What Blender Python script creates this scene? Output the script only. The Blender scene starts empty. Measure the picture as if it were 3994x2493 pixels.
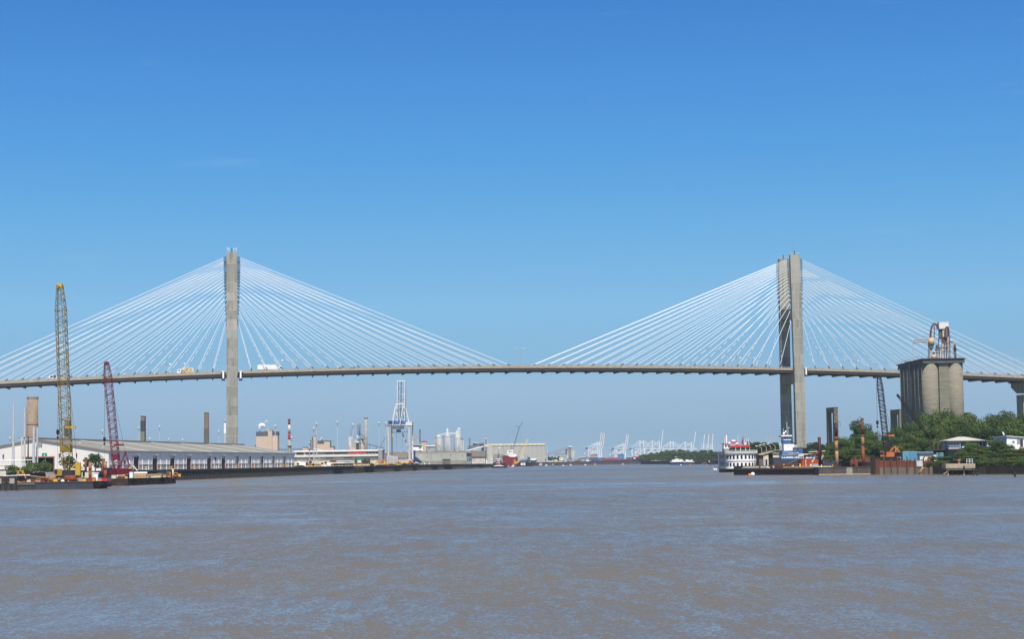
import bpy, math, random
from math import sin, cos, pi, radians, sqrt, atan2, hypot
from mathutils import Vector, Matrix
random.seed(7)
sc = bpy.context.scene
COL = sc.collection
# ---------------------------------------------------------------- camera
IW, IH = 3994, 2493
F, ROLL, PITCH, CH = 6889.78, 0.0137866, 0.0802878, 6.0
cp, sp, cr, sr = cos(PITCH), sin(PITCH), cos(ROLL), sin(ROLL)
cam_d = bpy.data.cameras.new('camera'); cam = bpy.data.objects.new('camera', cam_d); COL.objects.link(cam)
R_ = Vector((1, 0, 0)); U_ = Vector((0, -sp, cp)); FW = Vector((0, cp, sp))
ax = cr * R_ - sr * U_; ay = sr * R_ + cr * U_; az = -FW
M = Matrix((ax, ay, az)).transposed().to_4x4(); M.translation = Vector((0, 0, CH))
cam.matrix_world = M
cam_d.sensor_width = 36; cam_d.lens = F / IW * 36; cam_d.clip_start = 1; cam_d.clip_end = 60000
sc.camera = cam
# ---------------------------------------------------------------- sky, sun, exposure
SUN_EL, SUN_AZ = radians(56), radians(173)
w = bpy.data.worlds.new('World'); sc.world = w; w.use_nodes = True
nt = w.node_tree; nt.nodes.clear()
def N(nt, t, **k):
    n = nt.nodes.new(t)
    for a, v in k.items():
        setattr(n, a, v)
    return n
def L(nt, a, b): nt.links.new(a, b)
out = N(nt, 'ShaderNodeOutputWorld'); bg = N(nt, 'ShaderNodeBackground'); L(nt, bg.outputs[0], out.inputs[0])
tc = N(nt, 'ShaderNodeTexCoord')
sky = N(nt, 'ShaderNodeTexSky', sky_type='NISHITA', sun_disc=False, sun_elevation=SUN_EL, sun_rotation=SUN_AZ,
        altitude=0, air_density=1.0, dust_density=0.6, ozone_density=2.5)
mp = N(nt, 'ShaderNodeMapping'); mp.inputs['Scale'].default_value = (1, 1, 2.0); mp.inputs['Location'].default_value = (0, 0, 0.12)
nm = N(nt, 'ShaderNodeVectorMath', operation='NORMALIZE')
L(nt, tc.outputs['Generated'], mp.inputs[0]); L(nt, mp.outputs[0], nm.inputs[0]); L(nt, nm.outputs[0], sky.inputs[0])
hs = N(nt, 'ShaderNodeHueSaturation'); hs.inputs['Saturation'].default_value = 1.1; hs.inputs['Hue'].default_value = 0.5
L(nt, sky.outputs[0], hs.inputs['Color'])
# a few thin wisps of cloud low over the horizon
cm = N(nt, 'ShaderNodeMapping'); cm.inputs['Scale'].default_value = (5, 5, 46); cm.inputs['Location'].default_value = (2.3, .4, 1.7); L(nt, tc.outputs['Generated'], cm.inputs[0])
cn = N(nt, 'ShaderNodeTexNoise'); cn.inputs['Scale'].default_value = 1.3; cn.inputs['Detail'].default_value = 6; cn.inputs['Roughness'].default_value = .62
L(nt, cm.outputs[0], cn.inputs[0])
rm = N(nt, 'ShaderNodeMapRange'); rm.inputs[1].default_value = .62; rm.inputs[2].default_value = .9; rm.inputs[3].default_value = 0; rm.inputs[4].default_value = .09
L(nt, cn.outputs[0], rm.inputs[0])
mx = N(nt, 'ShaderNodeMix', data_type='RGBA'); mx.inputs[7].default_value = (6.2, 6.4, 7.0, 1)
# tint of the air by height above the horizon
sx = N(nt, 'ShaderNodeSeparateXYZ'); L(nt, tc.outputs['Generated'], sx.inputs[0])
er = N(nt, 'ShaderNodeMapRange'); er.inputs[1].default_value = 0; er.inputs[2].default_value = .9; L(nt, sx.outputs[2], er.inputs[0])
cramp = N(nt, 'ShaderNodeValToRGB'); L(nt, er.outputs[0], cramp.inputs[0])
SKYR = [(0.0, (0.597, 0.595, 0.585)), (0.0162, (0.615, 0.613, 0.603)), (0.0483, (0.962, 0.904, 0.792)), (0.0644, (0.821, 0.954, 0.852)), (0.0966, (1.008, 1.211, 1.068)), (0.1446, (0.837, 1.289, 1.239)), (0.1922, (0.636, 1.257, 1.382)), (0.239, (0.551, 1.176, 1.433)), (0.2848, (0.438, 1.041, 1.421)), (0.45, (0.24, 0.38, 0.54)), (1.0, (0.13, 0.16, 0.2))]
while len(cramp.color_ramp.elements) < len(SKYR): cramp.color_ramp.elements.new(.5)
for e_, (p_, c_) in zip(cramp.color_ramp.elements, SKYR):
    e_.position = p_; e_.color = (c_[0] / 3, c_[1] / 3, c_[2] / 3, 1)
mm = N(nt, 'ShaderNodeVectorMath', operation='MULTIPLY'); L(nt, hs.outputs[0], mm.inputs[0]); L(nt, cramp.outputs[0], mm.inputs[1])
ms = N(nt, 'ShaderNodeVectorMath', operation='SCALE'); ms.inputs['Scale'].default_value = 3; L(nt, mm.outputs[0], ms.inputs[0])
L(nt, rm.outputs[0], mx.inputs[0]); L(nt, ms.outputs[0], mx.inputs[6]); L(nt, mx.outputs[2], bg.inputs[0])
bg.inputs[1].default_value = 0.13
sun_d = bpy.data.lights.new('sun', 'SUN'); sun_d.energy = 5.0; sun_d.angle = radians(.53); sun_d.color = (1, .955, .89)
sun = bpy.data.objects.new('sun', sun_d); COL.objects.link(sun)
to_sun = Vector((sin(SUN_AZ) * cos(SUN_EL), cos(SUN_AZ) * cos(SUN_EL), sin(SUN_EL)))
sun.rotation_euler = to_sun.to_track_quat('Z', 'Y').to_euler(); sun.location = to_sun * 300
sc.view_settings.view_transform = 'Standard'; sc.view_settings.look = 'None'; sc.view_settings.exposure = 0.25; sc.view_settings.gamma = 1
sc.cycles.max_bounces = 5; sc.cycles.transparent_max_bounces = 8; sc.cycles.volume_bounces = 0
# ---------------------------------------------------------------- measuring helpers
def ray(px, py):
    X = px - IW / 2; Y = IH / 2 - py
    x = X * cr + Y * sr; y = -X * sr + Y * cr
    return Vector((x / F, cp - y / F * sp, sp + y / F * cp))
def D(px, py, Y):
    r = ray(px, py); return Vector((0, 0, CH)) + r * (Y / r.y)
def G(px, py, z=0):
    r = ray(px, py); return Vector((0, 0, CH)) + r * ((z - CH) / r.z)
def at(px, Y, z=0):
    fw = Y * cp + (z - CH) * sp; b = (-Y * sp + (z - CH) * cp) / fw * F
    return Vector(((px - IW / 2 + b * sr) / cr * fw / F, Y, z))
def zz(px, py, Y): return D(px, py, Y).z
# ---------------------------------------------------------------- materials
MATS = {}
def mat(name, c, rough=.7, var=.25, scale=.5, metal=0, c2=None, c2amt=.5, streak=False, bump=0, spec=.3, brick=None):
    m = bpy.data.materials.new(name); m.use_nodes = True; t = m.node_tree
    b = t.nodes['Principled BSDF']
    b.inputs['Roughness'].default_value = rough; b.inputs['Metallic'].default_value = metal
    b.inputs['Specular IOR Level'].default_value = spec
    co = N(t, 'ShaderNodeTexCoord'); mpn = N(t, 'ShaderNodeMapping')
    L(t, co.outputs['Object'], mpn.inputs[0])
    if streak: mpn.inputs['Scale'].default_value = (1, 1, .09) if streak is True else (.12, .12, 1.5)
    n = N(t, 'ShaderNodeTexNoise'); n.inputs['Scale'].default_value = scale; n.inputs['Detail'].default_value = 5; n.inputs['Roughness'].default_value = .62
    L(t, mpn.outputs[0], n.inputs[0])
    r = N(t, 'ShaderNodeMapRange'); r.inputs[1].default_value = .3; r.inputs[2].default_value = .7
    r.inputs[3].default_value = 1 - var; r.inputs[4].default_value = 1 + var
    L(t, n.outputs[0], r.inputs[0])
    mu = N(t, 'ShaderNodeVectorMath', operation='SCALE'); L(t, r.outputs[0], mu.inputs['Scale'])
    mu.inputs[0].default_value = c[:3]
    last = mu.outputs[0]
    if c2:
        n2 = N(t, 'ShaderNodeTexNoise'); n2.inputs['Scale'].default_value = scale * 1.7; n2.inputs['Detail'].default_value = 7; n2.inputs['Roughness'].default_value = .7
        L(t, mpn.outputs[0], n2.inputs[0])
        r2 = N(t, 'ShaderNodeMapRange'); r2.inputs[1].default_value = .66 - .3 * c2amt; r2.inputs[2].default_value = .76 - .3 * c2amt
        L(t, n2.outputs[0], r2.inputs[0])
        mi = N(t, 'ShaderNodeMix', data_type='RGBA'); L(t, r2.outputs[0], mi.inputs[0]); L(t, last, mi.inputs[6]); mi.inputs[7].default_value = (*c2, 1)
        last = mi.outputs[2]
    L(t, last, b.inputs['Base Color'])
    if bump:
        bp = N(t, 'ShaderNodeBump'); bp.inputs['Strength'].default_value = bump; bp.inputs['Distance'].default_value = .3
        L(t, n.outputs[0], bp.inputs['Height']); L(t, bp.outputs[0], b.inputs['Normal'])
    MATS[name] = m
    return m
def paint(name, c, rough=.5, **k): return mat(name, c, rough, var=k.pop('var', .12), **k)
concrete = mat('concrete', (.30, .283, .24), .85, .24, .3, c2=(.20, .185, .15), c2amt=.52, streak=True)
concrete_l = mat('concrete_light', (.34, .305, .25), .85, .22, .4)
concrete_d = mat('concrete_dark', (.13, .12, .10), .9, .3, .4)
silo_c = mat('silo_concrete', (.215, .192, .145), .85, .24, .9, c2=(.15, .135, .10), c2amt=.45, streak='h')
silo_top = mat('silo_cap_concrete', (.09, .095, .095), .9, .3, .5)
white = paint('white_paint', (.84, .83, .80)); white_w = mat('weathered_white', (.66, .64, .60), .6, .15, .8, c2=(.40, .34, .28), c2amt=.2)
cable_m = paint('cable_sheath', (.80, .80, .80), .45, var=.03)
black = paint('black', (.012, .012, .014), .6); dark = mat('dark_steel', (.045, .045, .05), .6, .3, 1)
grey = mat('grey_paint', (.27, .28, .28), .6, .15, .6); lgrey = mat('light_grey', (.46, .46, .45), .6, .15, .6)
steel = mat('galvanised', (.40, .42, .43), .45, .2, 1, metal=.3)
rust = mat('rust', (.16, .06, .035), .9, .4, 1.2, c2=(.08, .035, .025), c2amt=.45)
rust_l = mat('rust_light', (.36, .21, .11), .9, .35, 1.0, c2=(.17, .06, .03), c2amt=.5)
rust_r = mat('rust_red', (.24, .06, .03), .85, .35, 1.0, c2=(.10, .035, .02), c2amt=.4)
yellow = paint('crane_yellow', (.50, .31, .03)); yel_d = mat('lattice_yellow', (.22, .15, .02), .6, .4, 1.2, c2=(.06, .05, .025), c2amt=.4)
red = mat('crane_red', (.155, .010, .024), .55, .25, 1, c2=(.06, .015, .02), c2amt=.25); orange = paint('orange', (.68, .17, .035)); amber = paint('amber', (.72, .36, .03))
blue = paint('blue', (.04, .12, .32)); dblue = paint('dark_blue', (.02, .04, .12)); lblue = mat('light_blue', (.11, .31, .43), .6, .15, .8)
teal = paint('teal_sign', (.01, .24, .18)); cream = mat('cream', (.62, .55, .40), .7, .12, .6); tan = mat('tan_cladding', (.52, .39, .29), .8, .06, .3)
navy = paint('navy_hull', (.015, .03, .09)); maroon = paint('maroon', (.17, .012, .018)); glass = paint('dark_glass', (.015, .02, .03), .12, spec=.6)
timber = mat('timber', (.42, .30, .17), .85, .3, 2); timber_d = mat('wet_timber', (.035, .028, .022), .8, .4, 1.5)
green = paint('green_tarp', (.05, .13, .085)); redpaint = paint('red_paint', (.50, .03, .03))
hull_b = mat('black_hull', (.014, .014, .018), .65, .4, .6, c2=(.05, .03, .025), c2amt=.2)
hull_r = mat('rusted_hull', (.055, .028, .02), .8, .4, .7, c2=(.02, .018, .018), c2amt=.5)
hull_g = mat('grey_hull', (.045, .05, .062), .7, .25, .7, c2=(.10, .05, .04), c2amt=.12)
metal_silo = mat('silo_metal', (.30, .32, .34), .5, .25, .35, c2=(.17, .18, .19), c2amt=.4, streak=True)
roofm = mat('roof_metal', (.26, .25, .22), .7, .08, .12)
wh_white = mat('warehouse_white', (.66, .62, .57), .75, .06, .15)
wh_side = mat('warehouse_side', (.78, .77, .78), .75, .10, .25, c2=(.58, .55, .53), c2amt=.25, streak=True)
wh_low = mat('warehouse_base', (.52, .45, .40), .85, .25, .3, c2=(.40, .30, .26), c2amt=.3)
seam_m = paint('seam_white', (.60, .59, .55))
# ---------------------------------------------------------------- mesh builder
class MB:
    def __init__(s): s.v = []; s.f = []; s.m = []; s.cur = 0; s.sm = []; s.smooth = False
    def add(s, vs, fs):
        o = len(s.v); s.v += [tuple(v) for v in vs]
        for f in fs:
            s.f.append([i + o for i in f]); s.m.append(s.cur); s.sm.append(s.smooth)
    def hexa(s, p):  # p: 4 bottom ccw, 4 top ccw
        s.add(p, [(3, 2, 1, 0), (4, 5, 6, 7), (0, 1, 5, 4), (1, 2, 6, 5), (2, 3, 7, 6), (3, 0, 4, 7)])
    def box(s, x0, x1, y0, y1, z0, z1):
        if x0 > x1: x0, x1 = x1, x0
        if y0 > y1: y0, y1 = y1, y0
        if z0 > z1: z0, z1 = z1, z0
        s.hexa([(x0, y0, z0), (x1, y0, z0), (x1, y1, z0), (x0, y1, z0), (x0, y0, z1), (x1, y0, z1), (x1, y1, z1), (x0, y1, z1)])
    def cbox(s, c, sx, sy, sz):
        s.box(c[0] - sx / 2, c[0] + sx / 2, c[1] - sy / 2, c[1] + sy / 2, c[2], c[2] + sz)
    def obox(s, c, sx, sy, sz, yaw):
        ca, sa = cos(yaw), sin(yaw); p = []
        for z in (c[2], c[2] + sz):
            for a, b in ((-1, -1), (1, -1), (1, 1), (-1, 1)):
                X = a * sx / 2; Y = b * sy / 2; p.append((c[0] + X * ca - Y * sa, c[1] + X * sa + Y * ca, z))
        s.hexa(p)
    def beam(s, p, q, w, h=None, w2=None):
        p = Vector(p); q = Vector(q); h = h or w; d = (q - p).normalized()
        up = Vector((0, 0, 1)) if abs(d.z) < .95 else Vector((0, 1, 0))
        a = d.cross(up).normalized(); b = a.cross(d).normalized(); k = (w2 / w) if w2 else 1
        P = [p - a * w / 2 - b * h / 2, p + a * w / 2 - b * h / 2, p + a * w / 2 + b * h / 2, p - a * w / 2 + b * h / 2]
        Q = [q - a * w / 2 * k - b * h / 2 * k, q + a * w / 2 * k - b * h / 2 * k, q + a * w / 2 * k + b * h / 2 * k, q - a * w / 2 * k + b * h / 2 * k]
        s.hexa(P + Q)
    def cyl(s, p, q, r, r2=None, n=12):
        p = Vector(p); q = Vector(q); r2 = r if r2 is None else r2; d = (q - p).normalized()
        up = Vector((0, 0, 1)) if abs(d.z) < .95 else Vector((1, 0, 0))
        a = d.cross(up).normalized(); b = d.cross(a).normalized(); vs = []
        for c, rr in ((p, r), (q, r2)):
            for i in range(n):
                t = 2 * pi * i / n; vs.append(c + a * rr * cos(t) + b * rr * sin(t))
        s.add(vs, [(i, (i + 1) % n, n + (i + 1) % n, n + i) for i in range(n)] + [tuple(range(n - 1, -1, -1)), tuple(range(n, 2 * n))])
    def tube(s, pts, r, n=6):
        for p, q in zip(pts[:-1], pts[1:]): s.cyl(p, q, r, n=n)
    def lathe(s, prof, c=(0, 0, 0), n=16):
        vs = []
        for r, z in prof:
            for i in range(n):
                t = 2 * pi * i / n; vs.append((c[0] + r * cos(t), c[1] + r * sin(t), c[2] + z))
        fs = []
        for k in range(len(prof) - 1):
            for i in range(n): fs.append((k * n + i, k * n + (i + 1) % n, (k + 1) * n + (i + 1) % n, (k + 1) * n + i))
        fs.append(tuple(range(n - 1, -1, -1))); m = (len(prof) - 1) * n; fs.append(tuple(range(m, m + n)))
        s.add(vs, fs)
    def prism(s, poly, z0, z1):
        n = len(poly); a = sum(poly[i][0] * poly[(i + 1) % n][1] - poly[(i + 1) % n][0] * poly[i][1] for i in range(n))
        if a < 0: poly = poly[::-1]
        vs = [(x, y, z0) for x, y in poly] + [(x, y, z1) for x, y in poly]
        s.add(vs, [tuple(range(n - 1, -1, -1)), tuple(range(n, 2 * n))] + [(i, (i + 1) % n, n + (i + 1) % n, n + i) for i in range(n)])
    def ext(s, poly, vec):  # 3d polygon extruded by vec
        n = len(poly); vec = Vector(vec); P = [Vector(p) for p in poly]
        s.add(P + [p + vec for p in P], [tuple(range(n - 1, -1, -1)), tuple(range(n, 2 * n))] + [(i, (i + 1) % n, n + (i + 1) % n, n + i) for i in range(n)])
    def ball(s, c, r, n=10, sz=1.0):
        prof = []
        for i in range(n // 2 + 1):
            t = -pi / 2 + pi * i / (n // 2); prof.append((max(.001, r * cos(t)), r * sin(t) * sz))
        s.lathe(prof, c, n)
    def lattice(s, p, q, widths, r, rl, bays, depth=None):
        """square lattice boom; widths: list of (fraction, width)"""
        p = Vector(p); q = Vector(q); d = (q - p).normalized(); up = Vector((0, 1, 0)) if abs(d.y) < .8 else Vector((0, 0, 1))
        a = d.cross(up).normalized(); b = a.cross(d).normalized()
        def W(t):
            for (t0, w0), (t1, w1) in zip(widths[:-1], widths[1:]):
                if t <= t1 + 1e-9: return w0 + (w1 - w0) * (t - t0) / (t1 - t0)
            return widths[-1][1]
        rings = []
        for i in range(bays + 1):
            t = i / bays; c = p.lerp(q, t); h = W(t) / 2
            rings.append([c + a * h * x + b * h * y for x, y in ((-1, -1), (1, -1), (1, 1), (-1, 1))])
        cuts = sorted(set([0, bays] + [round(t * bays) for t, _ in widths]))
        for k in range(4):
            for i0, i1 in zip(cuts[:-1], cuts[1:]): s.beam(rings[i0][k], rings[i1][k], r)
        for i in range(bays):
            for k in range(4):
                j = (k + 1) % 4
                if i % 2: s.beam(rings[i][k], rings[i + 1][j], rl)
                else: s.beam(rings[i][j], rings[i + 1][k], rl)
                if i % 3 == 0: s.beam(rings[i][k], rings[i][j], rl)
    def obj(s, name, mats, smooth=None):
        me = bpy.data.meshes.new(name); me.from_pydata(s.v, [], s.f)
        for m in (mats if isinstance(mats, (list, tuple)) else [mats]): me.materials.append(m)
        me.polygons.foreach_set('material_index', s.m); me.polygons.foreach_set('use_smooth', s.sm if smooth is None else [smooth] * len(s.f))
        me.update(); o = bpy.data.objects.new(name, me); COL.objects.link(o); return o
def tag(o, label=None, cat=None, group=None, kind=None):
    if label: o['label'] = label
    if cat: o['category'] = cat
    if group: o['group'] = group
    if kind: o['kind'] = kind
    return o
def thing(name, label, cat, loc=(0, 0, 0), rz=0, group=None):
    o = bpy.data.objects.new(name, None); COL.objects.link(o); o.empty_display_size = 1
    o.location = loc; o.rotation_euler = (0, 0, rz); return tag(o, label, cat, group)
def part(name, mb, m, parent, label=None):
    o = mb.obj(name, m); o.parent = parent
    if label: o['label'] = label
    return o
def solo(name, label, cat, mb, m, loc=(0, 0, 0), rz=0, group=None, kind=None):
    o = mb.obj(name, m); o.location = loc; o.rotation_euler = (0, 0, rz)
    return tag(o, label, cat, group, kind)
KIDS = {}
def children(o): return [c for c in bpy.data.objects if c.parent == o]
def copy_tree(o, parent=None, loc=None, rz=None, label=None):
    kids = [c for c in o.children]
    c = o.copy(); COL.objects.link(c); c.parent = parent
    if loc is not None: c.location = loc
    if rz is not None: c.rotation_euler = (0, 0, rz)
    if label: c['label'] = label
    for k in kids: copy_tree(k, c)
    return c
def B(*a):
    m = MB(); m.box(*a); return m
# ================================================================ setting
wm = bpy.data.materials.new('river_water'); wm.use_nodes = True; t = wm.node_tree; b = t.nodes['Principled BSDF']
b.inputs['Base Color'].default_value = (.150, .112, .084, 1); b.inputs['IOR'].default_value = 1.33
co = N(t, 'ShaderNodeTexCoord')
def wnoise(sx, sy, detail, rough=.55, rot=0, dist=0):
    m = N(t, 'ShaderNodeMapping'); m.inputs['Scale'].default_value = (sx, sy, 1); m.inputs['Rotation'].default_value = (0, 0, rot)
    L(t, co.outputs['Object'], m.inputs[0])
    n = N(t, 'ShaderNodeTexNoise'); n.inputs['Scale'].default_value = 1; n.inputs['Detail'].default_value = detail; n.inputs['Roughness'].default_value = rough
    n.inputs['Distortion'].default_value = dist
    L(t, m.outputs[0], n.inputs[0]); return n.outputs[0]
WLO, WA, WB, WC_, WY = .38, .95, .46, .24, -.148
big = wnoise(.0055, .013, 6, .62, .04, .8); mid = wnoise(.04, .075, 5, .62, -.08, .4); rip = wnoise(1.5, .95, 5, .66, .06, .5); rip2 = wnoise(4.5, 3.0, 4, .65, -.1, .2); sil = wnoise(.004, .006, 4, .55, .1)
def mth(op, a, b_=None, c_=None):
    n = N(t, 'ShaderNodeMath', operation=op)
    for i, v in enumerate((a, b_, c_)):
        if v is None: continue
        if isinstance(v, (int, float)): n.inputs[i].default_value = v
        else: L(t, v, n.inputs[i])
    return n.outputs[0]
patch = mth('ADD', mth('MULTIPLY', big, .58), mth('MULTIPLY', mid, .42))
mr = N(t, 'ShaderNodeMapRange'); mr.inputs[1].default_value = .37; mr.inputs[2].default_value = .58; mr.inputs[3].default_value = WLO; mr.inputs[4].default_value = 1.0
L(t, patch, mr.inputs[0])
# wavelets: random slopes at several sizes, steeper where the wind roughens the surface
def slopes(sx, sy, detail, rot):
    m = N(t, 'ShaderNodeMapping'); m.inputs['Scale'].default_value = (sx, sy, 1); m.inputs['Rotation'].default_value = (0, 0, rot); L(t, co.outputs['Object'], m.inputs[0])
    n = N(t, 'ShaderNodeTexNoise'); n.inputs['Scale'].default_value = 1; n.inputs['Detail'].default_value = detail; n.inputs['Roughness'].default_value = .6
    L(t, m.outputs[0], n.inputs[0]); v = N(t, 'ShaderNodeVectorMath', operation='SUBTRACT'); L(t, n.outputs['Color'], v.inputs[0]); v.inputs[1].default_value = (.5, .5, .5); return v.outputs[0]
def vsc(v, k):
    n = N(t, 'ShaderNodeVectorMath', operation='SCALE'); L(t, v, n.inputs[0])
    if isinstance(k, (int, float)): n.inputs['Scale'].default_value = k
    else: L(t, k, n.inputs['Scale'])
    return n.outputs[0]
def vadd(a, b_):
    n = N(t, 'ShaderNodeVectorMath', operation='ADD'); L(t, a, n.inputs[0]); L(t, b_, n.inputs[1]); return n.outputs[0]
sl = vadd(vsc(slopes(6.5, 3.2, 5, .06), WA), vadd(vsc(slopes(1.1, .30, 4, -.05), WB), vsc(slopes(.22, .055, 4, .04), WC_)))
sl = vsc(sl, mr.outputs[0]); flat = N(t, 'ShaderNodeVectorMath', operation='MULTIPLY'); L(t, sl, flat.inputs[0]); flat.inputs[1].default_value = (.7, 1, 0)
up_ = N(t, 'ShaderNodeVectorMath', operation='ADD'); L(t, flat.outputs[0], up_.inputs[0]); cxyz = N(t, 'ShaderNodeCombineXYZ'); cxyz.inputs[2].default_value = 1; L(t, mth('MULTIPLY', mr.outputs[0], WY), cxyz.inputs[1]); L(t, cxyz.outputs[0], up_.inputs[1])
nrm_ = N(t, 'ShaderNodeVectorMath', operation='NORMALIZE'); L(t, up_.outputs[0], nrm_.inputs[0]); L(t, nrm_.outputs[0], b.inputs['Normal'])
rr = N(t, 'ShaderNodeMapRange'); rr.inputs[3].default_value = .10; rr.inputs[4].default_value = .24; L(t, mr.outputs[0], rr.inputs[0]); L(t, rr.outputs[0], b.inputs['Roughness'])
sr_ = N(t, 'ShaderNodeMapRange'); sr_.inputs[1].default_value = .4; sr_.inputs[2].default_value = .6; L(t, sil, sr_.inputs[0])
wc = N(t, 'ShaderNodeMix', data_type='RGBA'); L(t, sr_.outputs[0], wc.inputs[0]); wc.inputs[6].default_value = (.150, .133, .104, 1); wc.inputs[7].default_value = (.134, .120, .096, 1); L(t, wc.outputs[2], b.inputs['Base Color'])
mb = MB(); mb.add([(-9000, -200, 0), (9000, -200, 0), (9000, 16000, 0), (-9000, 16000, 0)], [(0, 1, 2, 3)])
solo('river_water', None, None, mb, wm, kind='structure')
grass = mat('grass_soil', (.075, .095, .03), .95, .4, .15, c2=(.16, .13, .08), c2amt=.35)
gravel = mat('yard_ground', (.27, .24, .20), .95, .2, .2)
soil = mat('mud', (.10, .085, .06), .95, .3, .4)
bank_side = mat('bank_side', (.035, .03, .022), .95, .4, .4, c2=(.14, .12, .09), c2amt=.12, streak=True)
QX = lambda y: -142.1 + .11366 * (y - 757.7)
QA = atan2(1, .11366)            # direction of the quay line
QR = QA - pi / 2                 # rotation of things aligned with it
def slab(name, poly, z0, z1, m, mside):
    mb = MB(); n = len(poly)
    a = sum(poly[i][0] * poly[(i + 1) % n][1] - poly[(i + 1) % n][0] * poly[i][1] for i in range(n))
    if a < 0: poly = poly[::-1]
    mb.add([(x, y, z1) for x, y in poly], [tuple(range(n))]); mb.cur = 1
    mb.add([(x, y, z0) for x, y in poly] + [(x, y, z1) for x, y in poly], [(i, (i + 1) % n, n + (i + 1) % n, n + i) for i in range(n)])
    return solo(name, None, None, mb, [m, mside], kind='structure')
QZ = 4.5
slab('left_bank', [(-3000, 528), (-168, 528), (QX(540), 540), (QX(1800), 1800), (8, 2150), (30, 2440), (105, 2600), (192, 2850), (520, 3300), (900, 4200), (3000, 15000), (-9000, 15000), (-9000, 528)], -1, QZ, gravel, timber_d)
slab('right_bank', [(320, 470), (158, 540), (140, 572), (131, 590), (119, 604), (117, 700), (120, 860), (140, 1080), (178, 1400), (215, 1870), (196, 2080), (165, 2310), (195, 2480), (330, 2700), (800, 3100), (3000, 5200), (6000, 15000), (9000, 15000), (9000, 470)], -1, 4.2, grass, bank_side)
# ---------------------------------------------------------------- the bridge
TH = .150833; BO = Vector((-160.08, 1006.26, 0)); SP = 335; WD = 26.62; WT = 22.57; ZT = 128.1; D0 = 11.166; DS = 8.8043
def zdeck(d):
    k = .829e-4; m = 167.5; e = 325
    if abs(d - m) <= e: return 61.96 - k * (d - m) ** 2
    return 61.96 - k * e * e - 2 * k * e * (abs(d - m) - e)
bridge = thing('cable_stayed_bridge', 'long concrete cable-stayed bridge spanning the river on two tall pylons', 'bridge', BO, TH)
def legy(side, z):  # centre line of a pylon leg across the deck
    zd = 59.6
    o = 0 if z <= zd else (WD - WT) / 2 * (z - zd) / (ZT - zd)
    return o if side == 0 else WD - o
def legt(z):
    return 4.6 + (2.8 - 4.6) * z / 60 if z < 60 else 2.8 - .4 * (z - 60) / 68
joint = mat('concrete_joint', (.40, .37, .32), .9, .2, 1); conc2 = mat('concrete_lift_dark', (.25, .235, .20), .85, .22, .35, c2=(.17, .155, .13), c2amt=.45, streak=True); conc3 = mat('concrete_lift_pale', (.34, .315, .265), .85, .2, .35, c2=(.25, .23, .19), c2amt=.45, streak=True)
for pi_, X in enumerate((0, SP)):
    pyl = MB()
    bm_ = None
    p0 = part('pylon', MB(), concrete, bridge) if False else None
    for side in (0, 1):
        mb = MB(); zs = [0, 5.5, 11, 17, 22.5, 28, 34, 39.5, 45, 51, 56.5, 62, 67.5, 73, 78, 83.5, 89, 94.5, 100, 105, 110.5, 116, 121.5, ZT]; rl_ = random.Random(pi_ * 7 + side)
        for z0, z1 in zip(zs[:-1], zs[1:]):
            def rg(z, g=0):
                y = legy(side, z); tt = legt(z) / 2 + g; return [(X - 3.05 - g, y - tt, z), (X + 3.05 + g, y - tt, z), (X + 3.05 + g, y + tt, z), (X - 3.05 - g, y + tt, z)]
            mb.cur = rl_.choice((0, 0, 2, 3)); mb.hexa(rg(z0) + rg(z1))
            if z0 > 0:
                mb.cur = 1 if rl_.random() < .6 else 2; mb.hexa(rg(z0 - .12, .02) + rg(z0 + .12, .02))
        leg = part('pylon_leg', mb, [concrete, joint, conc2, conc3], bridge)
        # parapet, antennas and beacons on the head
        y = legy(side, ZT); hb = MB()
        for xx in (-2.9, 2.9):
            hb.beam((X + xx, y - 1.1, ZT), (X + xx, y - 1.1, ZT + 1.3), .12); hb.beam((X + xx, y + 1.1, ZT), (X + xx, y + 1.1, ZT + 1.3), .12)
        hb.beam((X - 2.9, y - 1.1, ZT + 1.2), (X + 2.9, y - 1.1, ZT + 1.2), .1); hb.beam((X - 2.9, y + 1.1, ZT + 1.2), (X + 2.9, y + 1.1, ZT + 1.2), .1)
        part('head_railing', hb, lgrey, leg)
        bc = MB(); bc.cyl((X, y, ZT), (X, y, ZT + 2.4), .28, n=8); part('beacon', bc, black, leg)
        if side == 0:
            an = MB(); an.cyl((X - 2.4 + pi_ * 1.5, y, ZT), (X - 2.4 + pi_ * 1.5, y, ZT + 8.5), .05, n=5); part('antenna', an, grey, leg)
            if pi_ == 0:
                for xx, zz_ in ((-2.6, 2.4), (-1.7, 1.9), (1.0, 1.9), (2.4, 2.1)):
                    dm = MB(); dm.beam((X + xx, y, ZT), (X + xx, y, ZT + zz_), .09); dm.ball((X + xx, y, ZT + zz_), .42, 8); part('radio_dome', dm, white, leg)
    cb = MB(); cb.box(X - 2.6, X + 2.6, legy(0, 93) + 1.3, legy(1, 93) - 1.3, 90.3, 95.6); part('crossbeam', cb, concrete, bridge)
    cb = MB(); cb.box(X - 2.7, X + 2.7, 1.3, WD - 1.3, 50.6, 56.4); part('crossbeam', cb, concrete, bridge)
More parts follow.
